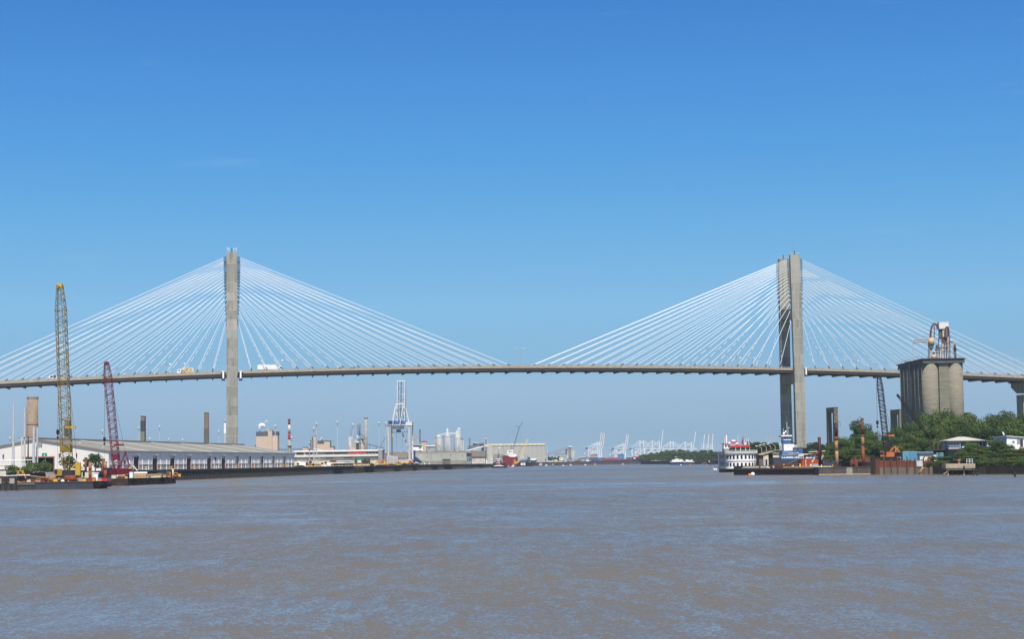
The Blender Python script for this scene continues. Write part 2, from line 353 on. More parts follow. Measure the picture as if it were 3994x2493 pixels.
# deck swept along the profile
deck_m = mat('deck_fascia', (.36, .30, .225), .85, .2, .5, c2=(.30, .24, .17), c2amt=.4)
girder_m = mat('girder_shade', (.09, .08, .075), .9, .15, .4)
ds = [(-330 + i * 8.8) for i in range(116)]
prof = [(1.75, 0), (2.05, 0), (2.1, -.85), (WD - 2.1, -.85), (WD - 2.05, 0), (WD - 1.75, 0), (WD - 1.75, -1.5), (WD - 2.1, -1.5), (WD - 2.4, -2.9), (WD - 4.2, -2.9), (WD - 4.4, -1.5), (4.4, -1.5), (4.2, -2.9), (2.4, -2.9), (2.1, -1.5), (1.75, -1.5)]
mb = MB(); n = len(prof); vs = []
for d in ds:
    z = zdeck(d); vs += [(d, y, z + dz) for y, dz in prof]
mb.v = vs
for i in range(len(ds) - 1):
    for k in range(n):
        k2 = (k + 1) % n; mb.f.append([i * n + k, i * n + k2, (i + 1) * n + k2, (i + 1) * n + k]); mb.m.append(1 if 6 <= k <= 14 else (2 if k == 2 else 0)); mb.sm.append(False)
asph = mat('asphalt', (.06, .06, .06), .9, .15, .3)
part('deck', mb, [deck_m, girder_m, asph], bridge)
for y in (1.9, WD - 1.9):
    mb = MB()
    for i in range(len(ds) - 1):
        p = (ds[i], y, zdeck(ds[i]) + .42); q = (ds[i + 1], y, zdeck(ds[i + 1]) + .42); mb.beam(p, q, .12, .14)
        for f in (0, .33, .66):
            dd = ds[i] + f * 8.8; mb.beam((dd, y, zdeck(dd)), (dd, y, zdeck(dd) + .42), .12)
    part('railing', mb, grey, bridge)
anch = []
for i in range(18):
    for X, sg in ((0, -1), (0, 1), (SP, -1), (SP, 1)): anch.append((X + sg * (D0 + DS * i), X, sg, i))
YA = [1008, 1015.3, 1022.6, 1030.5, 1038.8, 1047, 1056.6, 1066.6, 1078, 1089, 1101, 1113, 1126, 1141, 1158.5, 1177, 1203, 1242]
ZA = [6 + (1787.5 - y) * .15335 for y in YA][::-1]
fb = sorted(set(a[0] for a in anch)) + [-300 + 0, 0 - 176, 167.5]
for d in sorted(set(a[0] for a in anch)):
    mb = MB(); z = zdeck(d); mb.hexa([(d - .2, 2.9, z - 3.3), (d + .2, 2.9, z - 3.3), (d + .2, WD - 2.9, z - 3.3), (d - .2, WD - 2.9, z - 3.3),
                                     (d - .2, 2.2, z - 2.2), (d + .2, 2.2, z - 2.2), (d + .2, WD - 2.2, z - 2.2), (d - .2, WD - 2.2, z - 2.2)])
    mb.hexa([(d - .2, 3.4, z - 3.9), (d + .2, 3.4, z - 3.9), (d + .2, WD - 3.4, z - 3.9), (d - .2, WD - 3.4, z - 3.9),
             (d - .2, 2.9, z - 3.3), (d + .2, 2.9, z - 3.3), (d + .2, WD - 2.9, z - 3.3), (d - .2, WD - 2.9, z - 3.3)])
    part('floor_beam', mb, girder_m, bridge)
cnt = 0; rest = MB()
def cable(mb, d, X, sg, i, side):
    za = ZA[i]; ya = legy(side, za); p = Vector((X + sg * 3.05, ya, za)); q = Vector((d, 1.9 if side == 0 else WD - 1.9, zdeck(d) + .1)); dr = (q - p).normalized()
    mb.cur = 0; mb.cyl(p + dr * 1.6, q, .17, n=6)
    mb.cur = 1; mb.cyl(p - dr * .2, p + dr * 1.8, .30, .26, n=6); mb.cyl(q - dr * 1.9, q, .28, n=6)
order = [(a, 0) for a in anch] + [(a, 1) for a in sorted(anch, key=lambda a: -a[3])]
for a, side in order:
    if cnt < 100:
        mb = MB(); cable(mb, *a, side); part('stay_cable', mb, [cable_m, dark], bridge); cnt += 1
    else: cable(rest, *a, side)
o = part('stay_cables', rest, [cable_m, dark], bridge); o['kind'] = 'stuff'
for X, sg in ((0, -1), (0, 1), (SP, 1)):
    z = zdeck(X); x = X + sg * 4.9
    mb = MB(); mb.cur = 0; mb.box(x - .45, x + .45, .6, 1.6, z - 4.2, z + .1); mb.box(x - 1.5, x + 1.5, .9, 1.5, z - .2, z)
    if X == 0: mb.cur = 1; mb.box(x - 1.0, x + 1.0, -.2, 1.9, z - 5.5, z - 4.2)
    part('inspection_platform', mb, [white, dblue], bridge)
# side piers with flared caps
for d in (483, -148, 553, -218):
    z = zdeck(d) - 3.0
    mb = MB()
    mb.hexa([(d - 3, 10, z - 7), (d + 3, 10, z - 7), (d + 3, WD - 10, z - 7), (d - 3, WD - 10, z - 7), (d - 3, 2, z - 3), (d + 3, 2, z - 3), (d + 3, WD - 2, z - 3), (d - 3, WD - 2, z - 3)])
    mb.box(d - 3, d + 3, 2, WD - 2, z - 3, z)
    mb.box(d - 2.6, d + 2.6, 8.6, WD - 8.6, 0, z - 8)
    part('pier', mb, concrete, bridge)
def B2W(d, y, z): return Vector((BO.x + d * cos(TH) - y * sin(TH), BO.y + d * sin(TH) + y * cos(TH), z))
def d_of_px(px, y=2):
    lo, hi = -250, 600
    for _ in range(40):
        m = (lo + hi) / 2; v = B2W(m, y, 60); x = v.x; yy = v.y
        fw = yy * cp + 54 * sp; up = -yy * sp + 54 * cp; u = IW / 2 + (x / fw * F) * cr - (up / fw * F) * sr
        if u < px: lo = m
        else: hi = m
    return lo
# lamps, masts and vehicles on the deck
def deck_lamp(px, kind, y, label, h):
    d = d_of_px(px, y); z = zdeck(d) - .85
    o = thing('street_lamp', label, 'street lamp', B2W(d, y, z), TH, 'lamps and masts on the bridge deck')
    mb = MB(); mb.cyl((0, 0, 0), (0, 0, h), .13, .09, 6); part('pole', mb, steel, o)
    if kind == 'double':
        for s in (-1, 1):
            a = MB(); a.tube([(0, 0, h - .5), (s * .9, 0, h + .3), (s * 2.0, 0, h + .4)], .07, 5); part('arm', a, steel, o)
            l = MB(); l.box(s * 1.8, s * 2.6, -.2, .2, h + .3, h + .5); part('lamp_head', l, white, o)
    elif kind == 'flood':
        a = MB(); a.beam((-1.3, 0, h), (1.3, 0, h), .1); part('arm', a, steel, o)
        for s in (-1.2, 1.2):
            l = MB(); l.box(s - .4, s + .4, -.35, .35, h + .05, h + .75); part('lamp_head', l, white if s > 0 else lgrey, o)
    else:
        l = MB(); l.box(-.6, .1, -.15, .15, h, h + .2); part('lamp_head', l, lgrey, o)
    return o
for px, lab in ((376, 'slim lamp pole on the bridge left of the red crane jib'), (808, 'slim lamp pole on the bridge just left of the left pylon'), (1226, 'slim lamp pole on the main span right of the white trailer'),
                (1632, 'slim lamp pole on the main span beneath the long left stays'), (2422, 'slim lamp pole on the main span beneath the long right stays')):
    deck_lamp(px, 'slim', 4.0, lab, 10)
for px, lab in ((2030, 'twin-arm lamp at the crest of the main span between the two cable fans'), (2809, 'twin-arm lamp on the main span, farthest left of the lamps near the right pylon'), (3195, 'twin-arm lamp on the deck immediately right of the right pylon'),
                (3578, 'twin-arm lamp seen above the silo roof edge'), (3958, 'twin-arm lamp at the right end of the bridge beyond the silo')):
    deck_lamp(px, 'double', 4.0, lab, 10.5)
for px, lab in ((655, 'short floodlight mast on the deck between two left stays near the box truck'), (711, 'short floodlight mast above the colourful box truck'), (1093, 'short floodlight mast right behind the white semi-trailer'), (1149, 'second short floodlight mast right of the white semi-trailer'),
                (2843, 'floodlight mast on the main span, left one of the three before the right pylon'), (2880, 'floodlight mast on the main span, middle one of the three before the right pylon'), (2935, 'floodlight mast on the main span, nearest the right pylon'),
                (3238, 'floodlight mast on the right side span, nearest the pylon'), (3286, 'floodlight mast on the right side span between the other two'), (3340, 'floodlight mast on the right side span, farthest from the pylon')):
    deck_lamp(px, 'flood', 5.0, lab, 6)
truck_art = mat('mural_panel', (.62, .50, .18), .6, .2, .8, c2=(.45, .08, .04), c2amt=.5)
def wheel(o, x, y, z, r):
    m = MB(); m.cyl((x, y - .18, z), (x, y + .18, z), r, n=10); w_ = part('wheel', m, black, o)
    m = MB(); m.cyl((x, y - .21, z), (x, y - .17, z), r * .5, n=8); part('rim', m, lgrey, w_)
def truck(px, Lb, hb, mb_, label, cabc, face=1, art=None, name='lorry'):
    d = d_of_px(px, 5); o = thing(name, label, 'lorry', B2W(d, 5, zdeck(d) - .84), TH + (0 if face > 0 else pi))
    m = MB(); m.box(-Lb / 2, Lb / 2, -1.3, 1.3, 1.1, 1.1 + hb); bx = part('box_body', m, mb_, o)
    if art:
        m = MB(); m.box(-Lb / 2 + .3, Lb / 2 - .3, -1.32, -1.3, 1.3, .9 + hb) if face > 0 else m.box(-Lb / 2 + .3, Lb / 2 - .3, 1.3, 1.32, 1.3, .9 + hb); part('side_panel', m, art, bx)
    m = MB(); c = Lb / 2
    m.hexa([(c + .4, -1.2, .6), (c + 2.9, -1.2, .6), (c + 2.9, 1.2, .6), (c + .4, 1.2, .6), (c + .4, -1.2, 3.1), (c + 2.3, -1.2, 3.1), (c + 2.3, 1.2, 3.1), (c + .4, 1.2, 3.1)]); cab = part('cab', m, cabc, o)
    m = MB()
    for s in (-1, 1): m.box(c + 1.0, c + 2.0, s * 1.215 - .01, s * 1.215 + .01, 1.9, 2.7)
    part('window', m, glass, cab)
    m = MB(); m.box(-Lb / 2, c + 2.6, -.5, .5, .6, 1.1); part('chassis', m, dark, o)
    for x in (-Lb / 2 + 1.2, -Lb / 2 + 2.4, c - 1, c + 1.8):
        for y in (-1, 1): wheel(o, x, y, .5, .5)
mural = mat('line_art_panel', (.75, .76, .73), .6, .1, .6, c2=(.22, .30, .24), c2amt=.22)
truck(1044, 11.5, 2.9, white, 'white semi-trailer lorry with dark line drawings on its side', white, 1, mural, 'semi_trailer')
truck(732, 6.4, 2.5, white, 'small box lorry with a yellow and red picture panel', white, -1, truck_art, 'box_truck')
def car(px, label, m_, L_=4.6, H_=1.5, name='car', face=1):
    d = d_of_px(px, 5); o = thing(name, label, 'car' if H_ < 2 else 'van', B2W(d, 5, zdeck(d) - .84), TH + (0 if face > 0 else pi))
    m = MB(); h = H_; l = L_ / 2
    m.ext([(-l, -.9, .35), (l, -.9, .35), (l, -.9, h * .55), (l * .55, -.9, h * .62), (l * .25, -.9, h), (-l * .8, -.9, h), (-l, -.9, h * .6)], (0, 1.8, 0)); part('body', m, m_, o)
    m = MB()
    for s in (-.91, .91): m.box(-l * .75, l * .3, s - .01, s + .01, h * .62, h * .88)
    part('window', m, glass, o)
    for x in (-l * .62, l * .62):
        for y in (-.8, .8): wheel(o, x, y, .33, .33)
car(616, 'white saloon car on the deck near the left pylon', white)
car(214, 'white van on the deck right next to the yellow crane boom', white, 6.6, 2.9, 'van')
car(1331, 'white car on the main span right of the slim lamp pole', white)
car(1382, 'grey car on the main span ahead of the white car', lgrey)
# ================================================================ left shore
# ---- river warehouse
WC = Vector((-159.18, 695.9, QZ)); WL = 309; HWD = 29.6
wh = thing('warehouse', 'very long white river warehouse with a low grey metal roof and tall doorways', 'warehouse', WC, QR)
DOORS = [32.7 + 24.43 * i for i in range(4)] + [138.2] + [162.7 + 24.4 * i for i in range(6)]
mb = MB(); mb.cur = 0
zt = 7.75; dh = 6.0
mb.ext([(0, 0, 0), (-2 * HWD, 0, 0), (-2 * HWD, 0, zt), (-HWD, 0, 12.6), (0, 0, zt)], (0, .35, 0))  # near gable (door cut below)
mb = MB()
# gable wall in pieces round the door opening (x -22.2..-35, z 0..5.9)
def gz(x): return zt + (12.6 - zt) * (1 - abs(x + HWD) / HWD)
mb.ext([(0, 0, 0), (0, 0, gz(0)), (-22.2, 0, gz(-22.2)), (-22.2, 0, 0)], (0, .35, 0))
mb.ext([(-22.2, 0, 5.9), (-22.2, 0, gz(-22.2)), (-HWD, 0, gz(-HWD)), (-35, 0, gz(-35)), (-35, 0, 5.9)], (0, .35, 0))
mb.ext([(-35, 0, 0), (-35, 0, gz(-35)), (-2 * HWD, 0, gz(-2 * HWD)), (-2 * HWD, 0, 0)], (0, .35, 0))
mb.ext([(0, WL, 0), (0, WL, zt), (-HWD, WL, 12.6), (-2 * HWD, WL, zt), (-2 * HWD, WL, 0)], (0, -.35, 0))
mb.box(-2 * HWD, -2 * HWD + .35, .35, WL - .35, 0, zt)
wallp = part('wall', mb, wh_white, wh)
# river wall: upper sheet and lower panels between the doors
up = MB(); lo = MB(); cur = .35; opens = sorted([(c - 3.2, c + 3.4) for c in DOORS])
for a, b_ in opens + [(WL, WL)]:
    if a > cur:
        up.box(-.3, 0, cur, min(a, WL - .35) if a >= WL else a, 2.35, zt); lo.box(-.35, .12, cur, min(a, WL - .35) if a >= WL else a, 0, 2.35)
    if b_ < WL: up.box(-.3, 0, a, b_, dh, zt)
    cur = b_
part('river_wall', up, wh_side, wh); part('base_wall', lo, wh_low, wh)
# pilasters and panel joints
y = 8.15
def wpost(*a): part('wall_post', B(*a), wh_side, wh)
for k in range(1, 38):
    yy = 8.15 * k
    if all(not (a - .6 < yy < b_ + .6) for a, b_ in opens): wpost(.1, .34, yy - .13, yy + .13, 0, 4.3)
for a, b_ in opens: wpost(.1, .2, a - .3, a - .02, 0, dh); wpost(.1, .2, b_ + .02, b_ + .3, 0, dh)
jn = MB()
for k in range(1, 76):
    yy = 4.075 * k
    if all(not (a - .2 < yy < b_ + .2) for a, b_ in opens): jn.box(.003, .04, yy - .05, yy + .05, 2.4, zt - .4)
part('panel_joints', jn, grey, wh)
ld = MB(); cur = .35
for a, b_ in opens + [(WL - .3, WL)]:
    ld.box(0.002, .3, cur, a - .5, 2.36, 2.5); cur = b_ + .5
part('ledge', ld, wh_white, wh)
for k, (a, b_) in enumerate(opens):
    m = MB()
    if k in (0, 1, 2, 3, 4, 5):      # open doorway: dark interior box and a raised shutter
        m.box(-.8, -.2, a + .02, b_ - .02, .01, dh - .02)
        d_ = part('doorway', m, black, wh)
        m = MB(); m.box(-.18, -.06, a, b_, dh - (1.1 if k else .5), dh - .002); part('roller_shutter', m, lgrey, d_)
        m = MB(); m.box(-.17, .1, b_ - .18, b_ - .03, .1, dh - .1); part('door_leaf', m, rust, d_)
    else:
        m.box(-.5, -.36, a, b_, .01, dh - .01); d_ = part('door', m, lgrey if k not in (8,) else concrete_l, wh)
        m = MB(); m.box(-.34, .02, b_ - .3, b_ - .05, .05, dh); part('door_frame', m, dark, d_)
m = MB(); m.box(0.002, .05, 14, 20, 1, 4.0); part('window', m, dark, wh)
# gable opening with sliding gate frame
m = MB(); m.box(-35, -22.2, 9, 9.1, 0, 6.2); m.box(-35, -34.9, .4, 9, 0, 6); m.box(-22.3, -22.2, .4, 9, 0, 6); m.box(-34.9, -22.3, .4, 9, 5.95, 6.1); d_ = part('gable_doorway', m, black, wh)
m = MB(); m.box(-22.35, -22.0, -.2, 0, 0, 6.1); m.box(-35, -22.4, -.2, -.02, 5.6, 6.05)
part('door_frame', m, mat('door_trim', (.35, .16, .12)), d_)
m = MB(); m.beam((-26, .6, 0), (-26, .6, 5.6), .15); m.beam((-30, .6, 0), (-30, .6, 5.6), .15); m.beam((-26, .6, 5), (-30, .6, 1.5), .1); part('gate_post', m, steel, d_)
# numbered sign
m = MB(); m.box(-27.2, -25.1, -.12, -.02, 6.05, 7.3); sg = part('sign', m, teal, wh)
m = MB(); m.box(-26.25, -26.0, -.16, -.13, 6.2, 6.75); m.box(-26.4, -26.25, -.16, -.13, 6.58, 6.7); part('numeral', m, white, sg)
# roof
m = MB(); ov = .5
for s in (0, 1):
    x0 = .5 if s == 0 else -2 * HWD - .5; z0 = zt - .1
    m.hexa([(x0, -ov, z0), (-HWD, -ov, 12.62), (-HWD, WL + ov, 12.62), (x0, WL + ov, z0), (x0, -ov, z0 + .25), (-HWD, -ov, 12.9), (-HWD, WL + ov, 12.9), (x0, WL + ov, z0 + .25)] if s == 1 else
           [(-HWD, -ov, 12.62), (x0, -ov, z0), (x0, WL + ov, z0), (-HWD, WL + ov, 12.62), (-HWD, -ov, 12.9), (x0, -ov, z0 + .25), (x0, WL + ov, z0 + .25), (-HWD, WL + ov, 12.9)])
rf = part('roof', m, roofm, wh)
m = MB(); m.box(-HWD - .8, -HWD + .8, -.5, WL, 12.9, 13.5); part('ridge_vent', m, grey, rf)
for yy in (47, 94, 141, 188, 236, 283):
    m = MB(); m.hexa([(-HWD + 1, yy - .45, 12.8), (.9, yy - .45, zt + .12), (.9, yy + .45, zt + .12), (-HWD + 1, yy + .45, 12.8), (-HWD + 1, yy - .45, 12.96), (.9, yy - .45, zt + .3), (.9, yy + .45, zt + .3), (-HWD + 1, yy + .45, 12.96)]); part('roof_seam', m, seam_m, rf)
for (fx, yy) in ((-20, 30), (-9, 27)):
    zc_ = zt + (12.9 - zt) * (-fx) / HWD + .1
    m = MB(); m.box(fx - .5, fx + .5, yy - 8, yy + 8, zc_ - .2, zc_ + .22); part('skylight', m, white_w, rf)
m = MB(); m.box(.4, .55, -ov, WL + ov, zt - .3, zt + .05); part('gutter', m, grey, rf)
m = MB()
m.beam((.5, -ov - .05, zt), (-HWD, -ov - .05, 12.75), .25, .4); m.beam((-2 * HWD - 1, -ov - .05, zt), (-HWD, -ov - .05, 12.75), .25, .4); part('barge_board', m, mat('verge', (.20, .16, .13)), rf)
for xx in (-4, -13, -20, -43):
    m = MB(); m.box(xx - .2, xx + .2, -.5, 0, 5.6, 7.0); part('wall_lamp', m, dark, wh)
for k, yy in enumerate([35, 59, 84, 108, 140, 164]):
    m = MB(); m.box(0.01, .9, yy - .25, yy + .25, 6.35, 6.5); part('wall_lamp', m, white, wh)
m = MB(); m.box(0, .2, 148, 150, 3.9, 5.4); part('vent', m, dark, wh)
# ---- quay wall sections
def quay(name, label, y0, y1, z1=QZ, ribs=2.2, off=0):
    L_ = (y1 - y0) * 1.00644; o = thing(name, label, 'quay', (QX(y0) + off, y0, 0), QR)
    m = MB(); m.box(-1.5, .4, 0, L_, -1, z1 - .55); part('sheet_wall', m, timber_d, o)
    m = MB()
    k = 0
    while k * ribs < L_: m.box(.4, .75, k * ribs, k * ribs + .45, -1, z1 - .9); k += 1
    m.box(.4, .6, 0, L_, 1.3, 1.6); part('ribs', m, mat('fender_pile', (.07, .065, .058), .85, .4, 1), o)
    m = MB(); m.box(-1.6, .95, 0, L_, z1 - .55, z1 + .12); part('coping', m, mat('coping', (.05, .048, .045), .9, .3, .8), o)
    return o
quay('quay_wall', 'long black piled quay wall in front of the white warehouse', 540, 1117)
quay('quay_wall', 'black quay wall beneath the grey shed and gantry crane', 1179, 1606)
q3 = quay('quay_wall', 'short dark quay wall behind the moored tugboat', 1610, 1800, 3.6)
# old dock between the two sections
o = thing('old_dock', 'gap of old concrete dock on piles between two black quay walls', 'dock', (QX(1117) + 0, 1118, 0), QR)
m = MB(); m.box(-9, .2, 0, 60, 3.2, 4.62); part('deck_slab', m, concrete_d, o)
for yy, ww in ((2, 2), (9, 3), (17, 9), (30, 2), (36, 3), (50, 8)):
    m = MB(); m.box(-3, -.2, yy, yy + ww, -1, 3.2); part('pier_block', m, concrete_d if ww > 4 else timber_d, o)
for yy in (6, 14, 26.5, 34, 44, 47, 58):
    m = MB(); m.cyl((0, yy, -1), (0, yy, 3.3), .35, n=8); part('pile', m, timber_d, o)
# bollards on the quay edge
for i, px in enumerate((575, 674, 764, 848, 925, 996, 1061, 1096, 1122)):
    r = ray(px, 1790); s_ = r.x / r.y; yq = (-142.1 - .11366 * 757.7) / (s_ - .11366); 
    o = thing('mooring_bollard', ('mooring bollard on the quay before the warehouse, %s from the left' % ('first', 'second', 'third', 'fourth', 'fifth', 'sixth', 'seventh', 'eighth', 'ninth')[i]), 'bollard', (QX(yq) - .5, yq, QZ + .12), 0, 'mooring bollards along the warehouse quay')
    m = MB(); m.lathe([(.5, 0), (.35, .2), (.28, .7), (.5, .9), (.5, 1.15), (.3, 1.3)], n=10); part('post', m, amber if i % 3 else cream, o)
    m = MB(); m.box(-.6, .6, -.6, .6, 0, .12); part('base_plate', m, concrete_l, o)
# ---- big old chimney and left power-yard
def X_(px, Y): return at(px, Y, 10).x
o = thing('brick_chimney', 'wide cut-off brown brick chimney behind the white warehouse', 'chimney', at(125, 900, QZ), 0)
m = MB(); w_ = 21.5 * 900 / F; ht = zz(125, 1549, 900) - QZ
brick = mat('old_brick', (.265, .195, .135), .9, .2, .25, c2=(.36, .31, .25), c2amt=.22, streak=False)
m.smooth = True; m.lathe([(w_ * 1.06, 0), (w_ * 1.02, ht * .45), (w_, ht * .97)], n=28); m.smooth = False; part('shaft', m, brick, o)
m = MB(); m.lathe([(w_ * 1.03, ht * .97), (w_ * 1.04, ht)], n=28); part('rim', m, brick, o)
m = MB(); m.lathe([(w_ * 1.04, ht * .62), (w_ * 1.045, ht * .63)], n=28); part('band', m, rust, o)
o = thing('lattice_mast', 'thin grey mast standing against the brown chimney', 'mast', at(100, 880, QZ)); m = MB(); m.cyl((0, 0, 0), (0, 0, zz(100, 1585, 880) - QZ), .35, .2, 6); part('pole', m, grey, o)
def pole(px, ytop, Y, r0, r1, m_, label, name='steel_pole', arms=()):
    h = zz(px, ytop, Y) - QZ; o = thing(name, label, 'pole', at(px, Y, QZ)); m = MB(); m.cyl((0, 0, 0), (0, 0, h), r0, r1, 8); part('shaft', m, m_, o)
    for dz, l in arms:
        m = MB(); m.box(-l / 2, l / 2, -.15, .15, h - dz, h - dz + .25); part('crossarm', m, lgrey, o)
        for s in (-1, 0, 1):
            m2 = MB(); m2.cyl((s * l * .45, 0, h - dz + .25), (s * l * .45, 0, h - dz + .9), .1, n=6); part('insulator', m2, dark, o)
    return o
pole(51, 1570, 600, .52, .22, lgrey, 'tallest tapered grey steel pole at the left edge')
pole(84, 1706, 590, .33, .22, cream, 'short cream pole left of the brown chimney', arms=((1, 2),))
pole(95, 1590, 610, .42, .3, lgrey, 'tall grey pole just left of the brown chimney')
pole(109, 1704, 595, .28, .2, dark, 'thin dark pole before the brown chimney', arms=((1, 3),))
pole(131, 1666, 585, .52, .42, lgrey, 'thick pale pole before the right edge of the brown chimney')
p_ = pole(144.5, 1668, 590, .4, .3, lgrey, 'pale pole with a grey box beside the brown chimney')
m = MB(); m.box(.1, 1.5, -.4, .4, 8.2, 10); part('switch_box', m, grey, p_)
pole(131, 1703, 588, .12, .1, steel, 'short bracket pole tied between the two pale poles')
# substation steelwork
o = thing('substation_gantry', 'white steel substation gantry with hanging rods in front of the warehouse gable', 'gantry', at(60, 585, QZ))
W0 = -5.5; W1 = 6.5
m = MB(); m.box(W0, W1, -.15, .15, 4.1, 4.35); part('top_beam', m, white, o); m = MB(); m.box(W0, W1 - 4.5, -.1, .1, 3.7, 3.8); part('lower_beam', m, lgrey, o)
for k in range(12):
    xx = W0 + k * 1.05; m = MB(); m.beam((xx, 0, .4 if k % 4 == 0 else 1.6), (xx, 0, 4.1), .14 if k % 4 == 0 else .06); part('post' if k % 4 == 0 else 'rod', m, lgrey, o)
for i, (px, Y, w_, h_) in enumerate(((16, 575, 3.2, 2.2), (44, 578, 2.4, 2.6), (66, 580, 2.6, 1.7), (92, 574, 2.2, 2.8), (112, 578, 3.0, 2.0), (142, 574, 2.4, 2.6))):
    o = thing('transformer', ('grey electrical transformer with white insulators, %s in the substation row' % ('first', 'second', 'third', 'fourth', 'fifth', 'sixth')[i]), 'transformer', at(px, Y, QZ), random.uniform(-.3, .3), 'transformers in the substation')
    m = MB(); m.box(-w_ / 2, w_ / 2, -.8, .8, .2, h_ * .55); part('tank', m, [lgrey, grey, steel][i % 3], o)
    m = MB()
    for s in range(5): m.box(-w_ / 2 + .2 + s * w_ / 5, -w_ / 2 + .35 + s * w_ / 5, -1.15, -.8, .3, h_ * .5)
    part('cooling_fins', m, grey, o)
    for s in (-1, 0, 1):
        m = MB(); m.cyl((s * w_ * .32, 0, h_ * .55), (s * w_ * .32, 0, h_), .14, .09, 7); part('insulator', m, white, o)
    m = MB(); m.box(-w_ / 2, w_ / 2, -.08, .08, h_, h_ + .15); part('busbar', m, white if i % 2 else dark, o)
# ---- trees, hedges
leaf1 = mat('leaf_bright', (.095, .145, .025), .8, .35, .5, c2=(.05, .095, .015), c2amt=.45)
leaf2 = mat('leaf_mid', (.055, .10, .018), .8, .35, .5, c2=(.03, .065, .014), c2amt=.45)
leaf3 = mat('leaf_dark', (.028, .06, .015), .85, .35, .5, c2=(.018, .042, .012), c2amt=.45)
leaf4 = mat('leaf_olive', (.105, .12, .03), .85, .3, .5, c2=(.05, .065, .02), c2amt=.4)
bark = mat('bark', (.10, .075, .05), .95, .3, 2)
def crown(rnd, R, H, z0, n, leaf, lobes=14, squash=1.0, broad=False):
    """leaf sprays on a set of lumpy branches ends"""
    mb = MB(); cs = []
    for i in range(lobes):
        a = rnd.uniform(0, 2 * pi); f = rnd.random(); rr = R * .68 * sqrt(rnd.random()) * (1 - .55 * max(0, f - .45))
        cs.append((rr * cos(a), rr * sin(a), z0 + H * (.12 + .8 * f), R * rnd.uniform(.26, .46)))
    for i in range(n):
        cx, cy, cz, r = cs[rnd.randrange(lobes)]
        u = rnd.uniform(-1, 1); a = rnd.uniform(0, 2 * pi); q = sqrt(1 - u * u); k = r * rnd.uniform(.72, 1.08)
        c = Vector((cx + q * cos(a) * k, cy + q * sin(a) * k, cz + u * k * .8 * squash))
        if c.z < z0 - H * .05: continue
        nrm = Vector((q * cos(a), q * sin(a), u)) + Vector((rnd.uniform(-.7, .7), rnd.uniform(-.7, .7), rnd.uniform(-.3, .9)))
        nrm.normalize(); t1 = nrm.orthogonal().normalized(); t1.rotate(Matrix.Rotation(rnd.uniform(0, 6.28), 3, nrm)); t2 = nrm.cross(t1); s = leaf * rnd.uniform(.6, 1.4)
        mb.cur = 0 if rnd.random() < .62 else 1
        mb.add([c - t1 * s, c + t2 * s * .55, c + t1 * s, c - t2 * s * .55], [(0, 1, 2, 3)])
    return mb, cs
def make_tree(name, seed, R, H, trunk_h, n, leaf, mats, label, cat, loc, lobes=14, group=None):
    rnd = random.Random(seed); o = thing(name, label, cat, loc, 0, group)
    c, cs = crown(rnd, R, H - trunk_h, trunk_h, n, leaf, lobes); 
    t = MB(); t.cyl((0, 0, -.5), (0, 0, trunk_h + (H - trunk_h) * .35), R * .055 + .06, R * .03, 7)
    for x, y, z, r in cs[:7]: t.cyl((0, 0, trunk_h * .8 + (z - trunk_h) * .3), (x, y, z), R * .025 + .02, .02, 5)
    part('trunk', t, bark, o); part('crown', c, mats, o); return o
TG = (leaf2, leaf3); TB = (leaf1, leaf2); TD = (leaf3, leaf3); TO = (leaf4, leaf2)
make_tree('tree', 1, 3.4, 5.6, 1.2, 1500, .30, TD, 'small dark round tree right behind the yellow crane', 'tree', at(262, 640, QZ), 16)
make_tree('tree', 2, 3.6, 6.0, 1.3, 1500, .30, TD, 'small dark tree between the rusty piles and the red crane', 'tree', at(372, 640, QZ), 16)
make_tree('tree', 3, 1.8, 4.6, 1.6, 600, .26, TD, 'slim dark tree touching the left of its wider neighbour', 'tree', at(338, 642, QZ), 9)
for i, (px, Y, R, H, mt, lab) in enumerate(((42, 560, 2.6, 3.0, TG, 'dark bushy shrub in front of the substation'), (60, 556, 2.2, 1.8, TB, 'low bright shrub at the foot of the tall grey pole'), (128, 560, 3.0, 3.9, TB, 'rounded bright green shrub, largest in the row before the warehouse'),
        (158, 562, 3.0, 4.3, TO, 'olive green shrub right of the largest bright one'), (186, 560, 2.6, 3.2, TO, 'olive shrub nearest the yellow crane'), (100, 557, 2.4, 2.0, TB, 'low leafy shrub between the dark and the largest shrub'))):
    o = thing('shrub', lab, 'shrub', at(px, Y, QZ), 0, 'shrubs along the left bank'); c, _ = crown(random.Random(20 + i), R, H * .75, .3, 800, .22, 10); part('foliage', c, mt, o)
    t = MB(); t.cyl((0, 0, -.2), (0, 0, H * .5), .1, .04, 5); part('stem', t, bark, o)
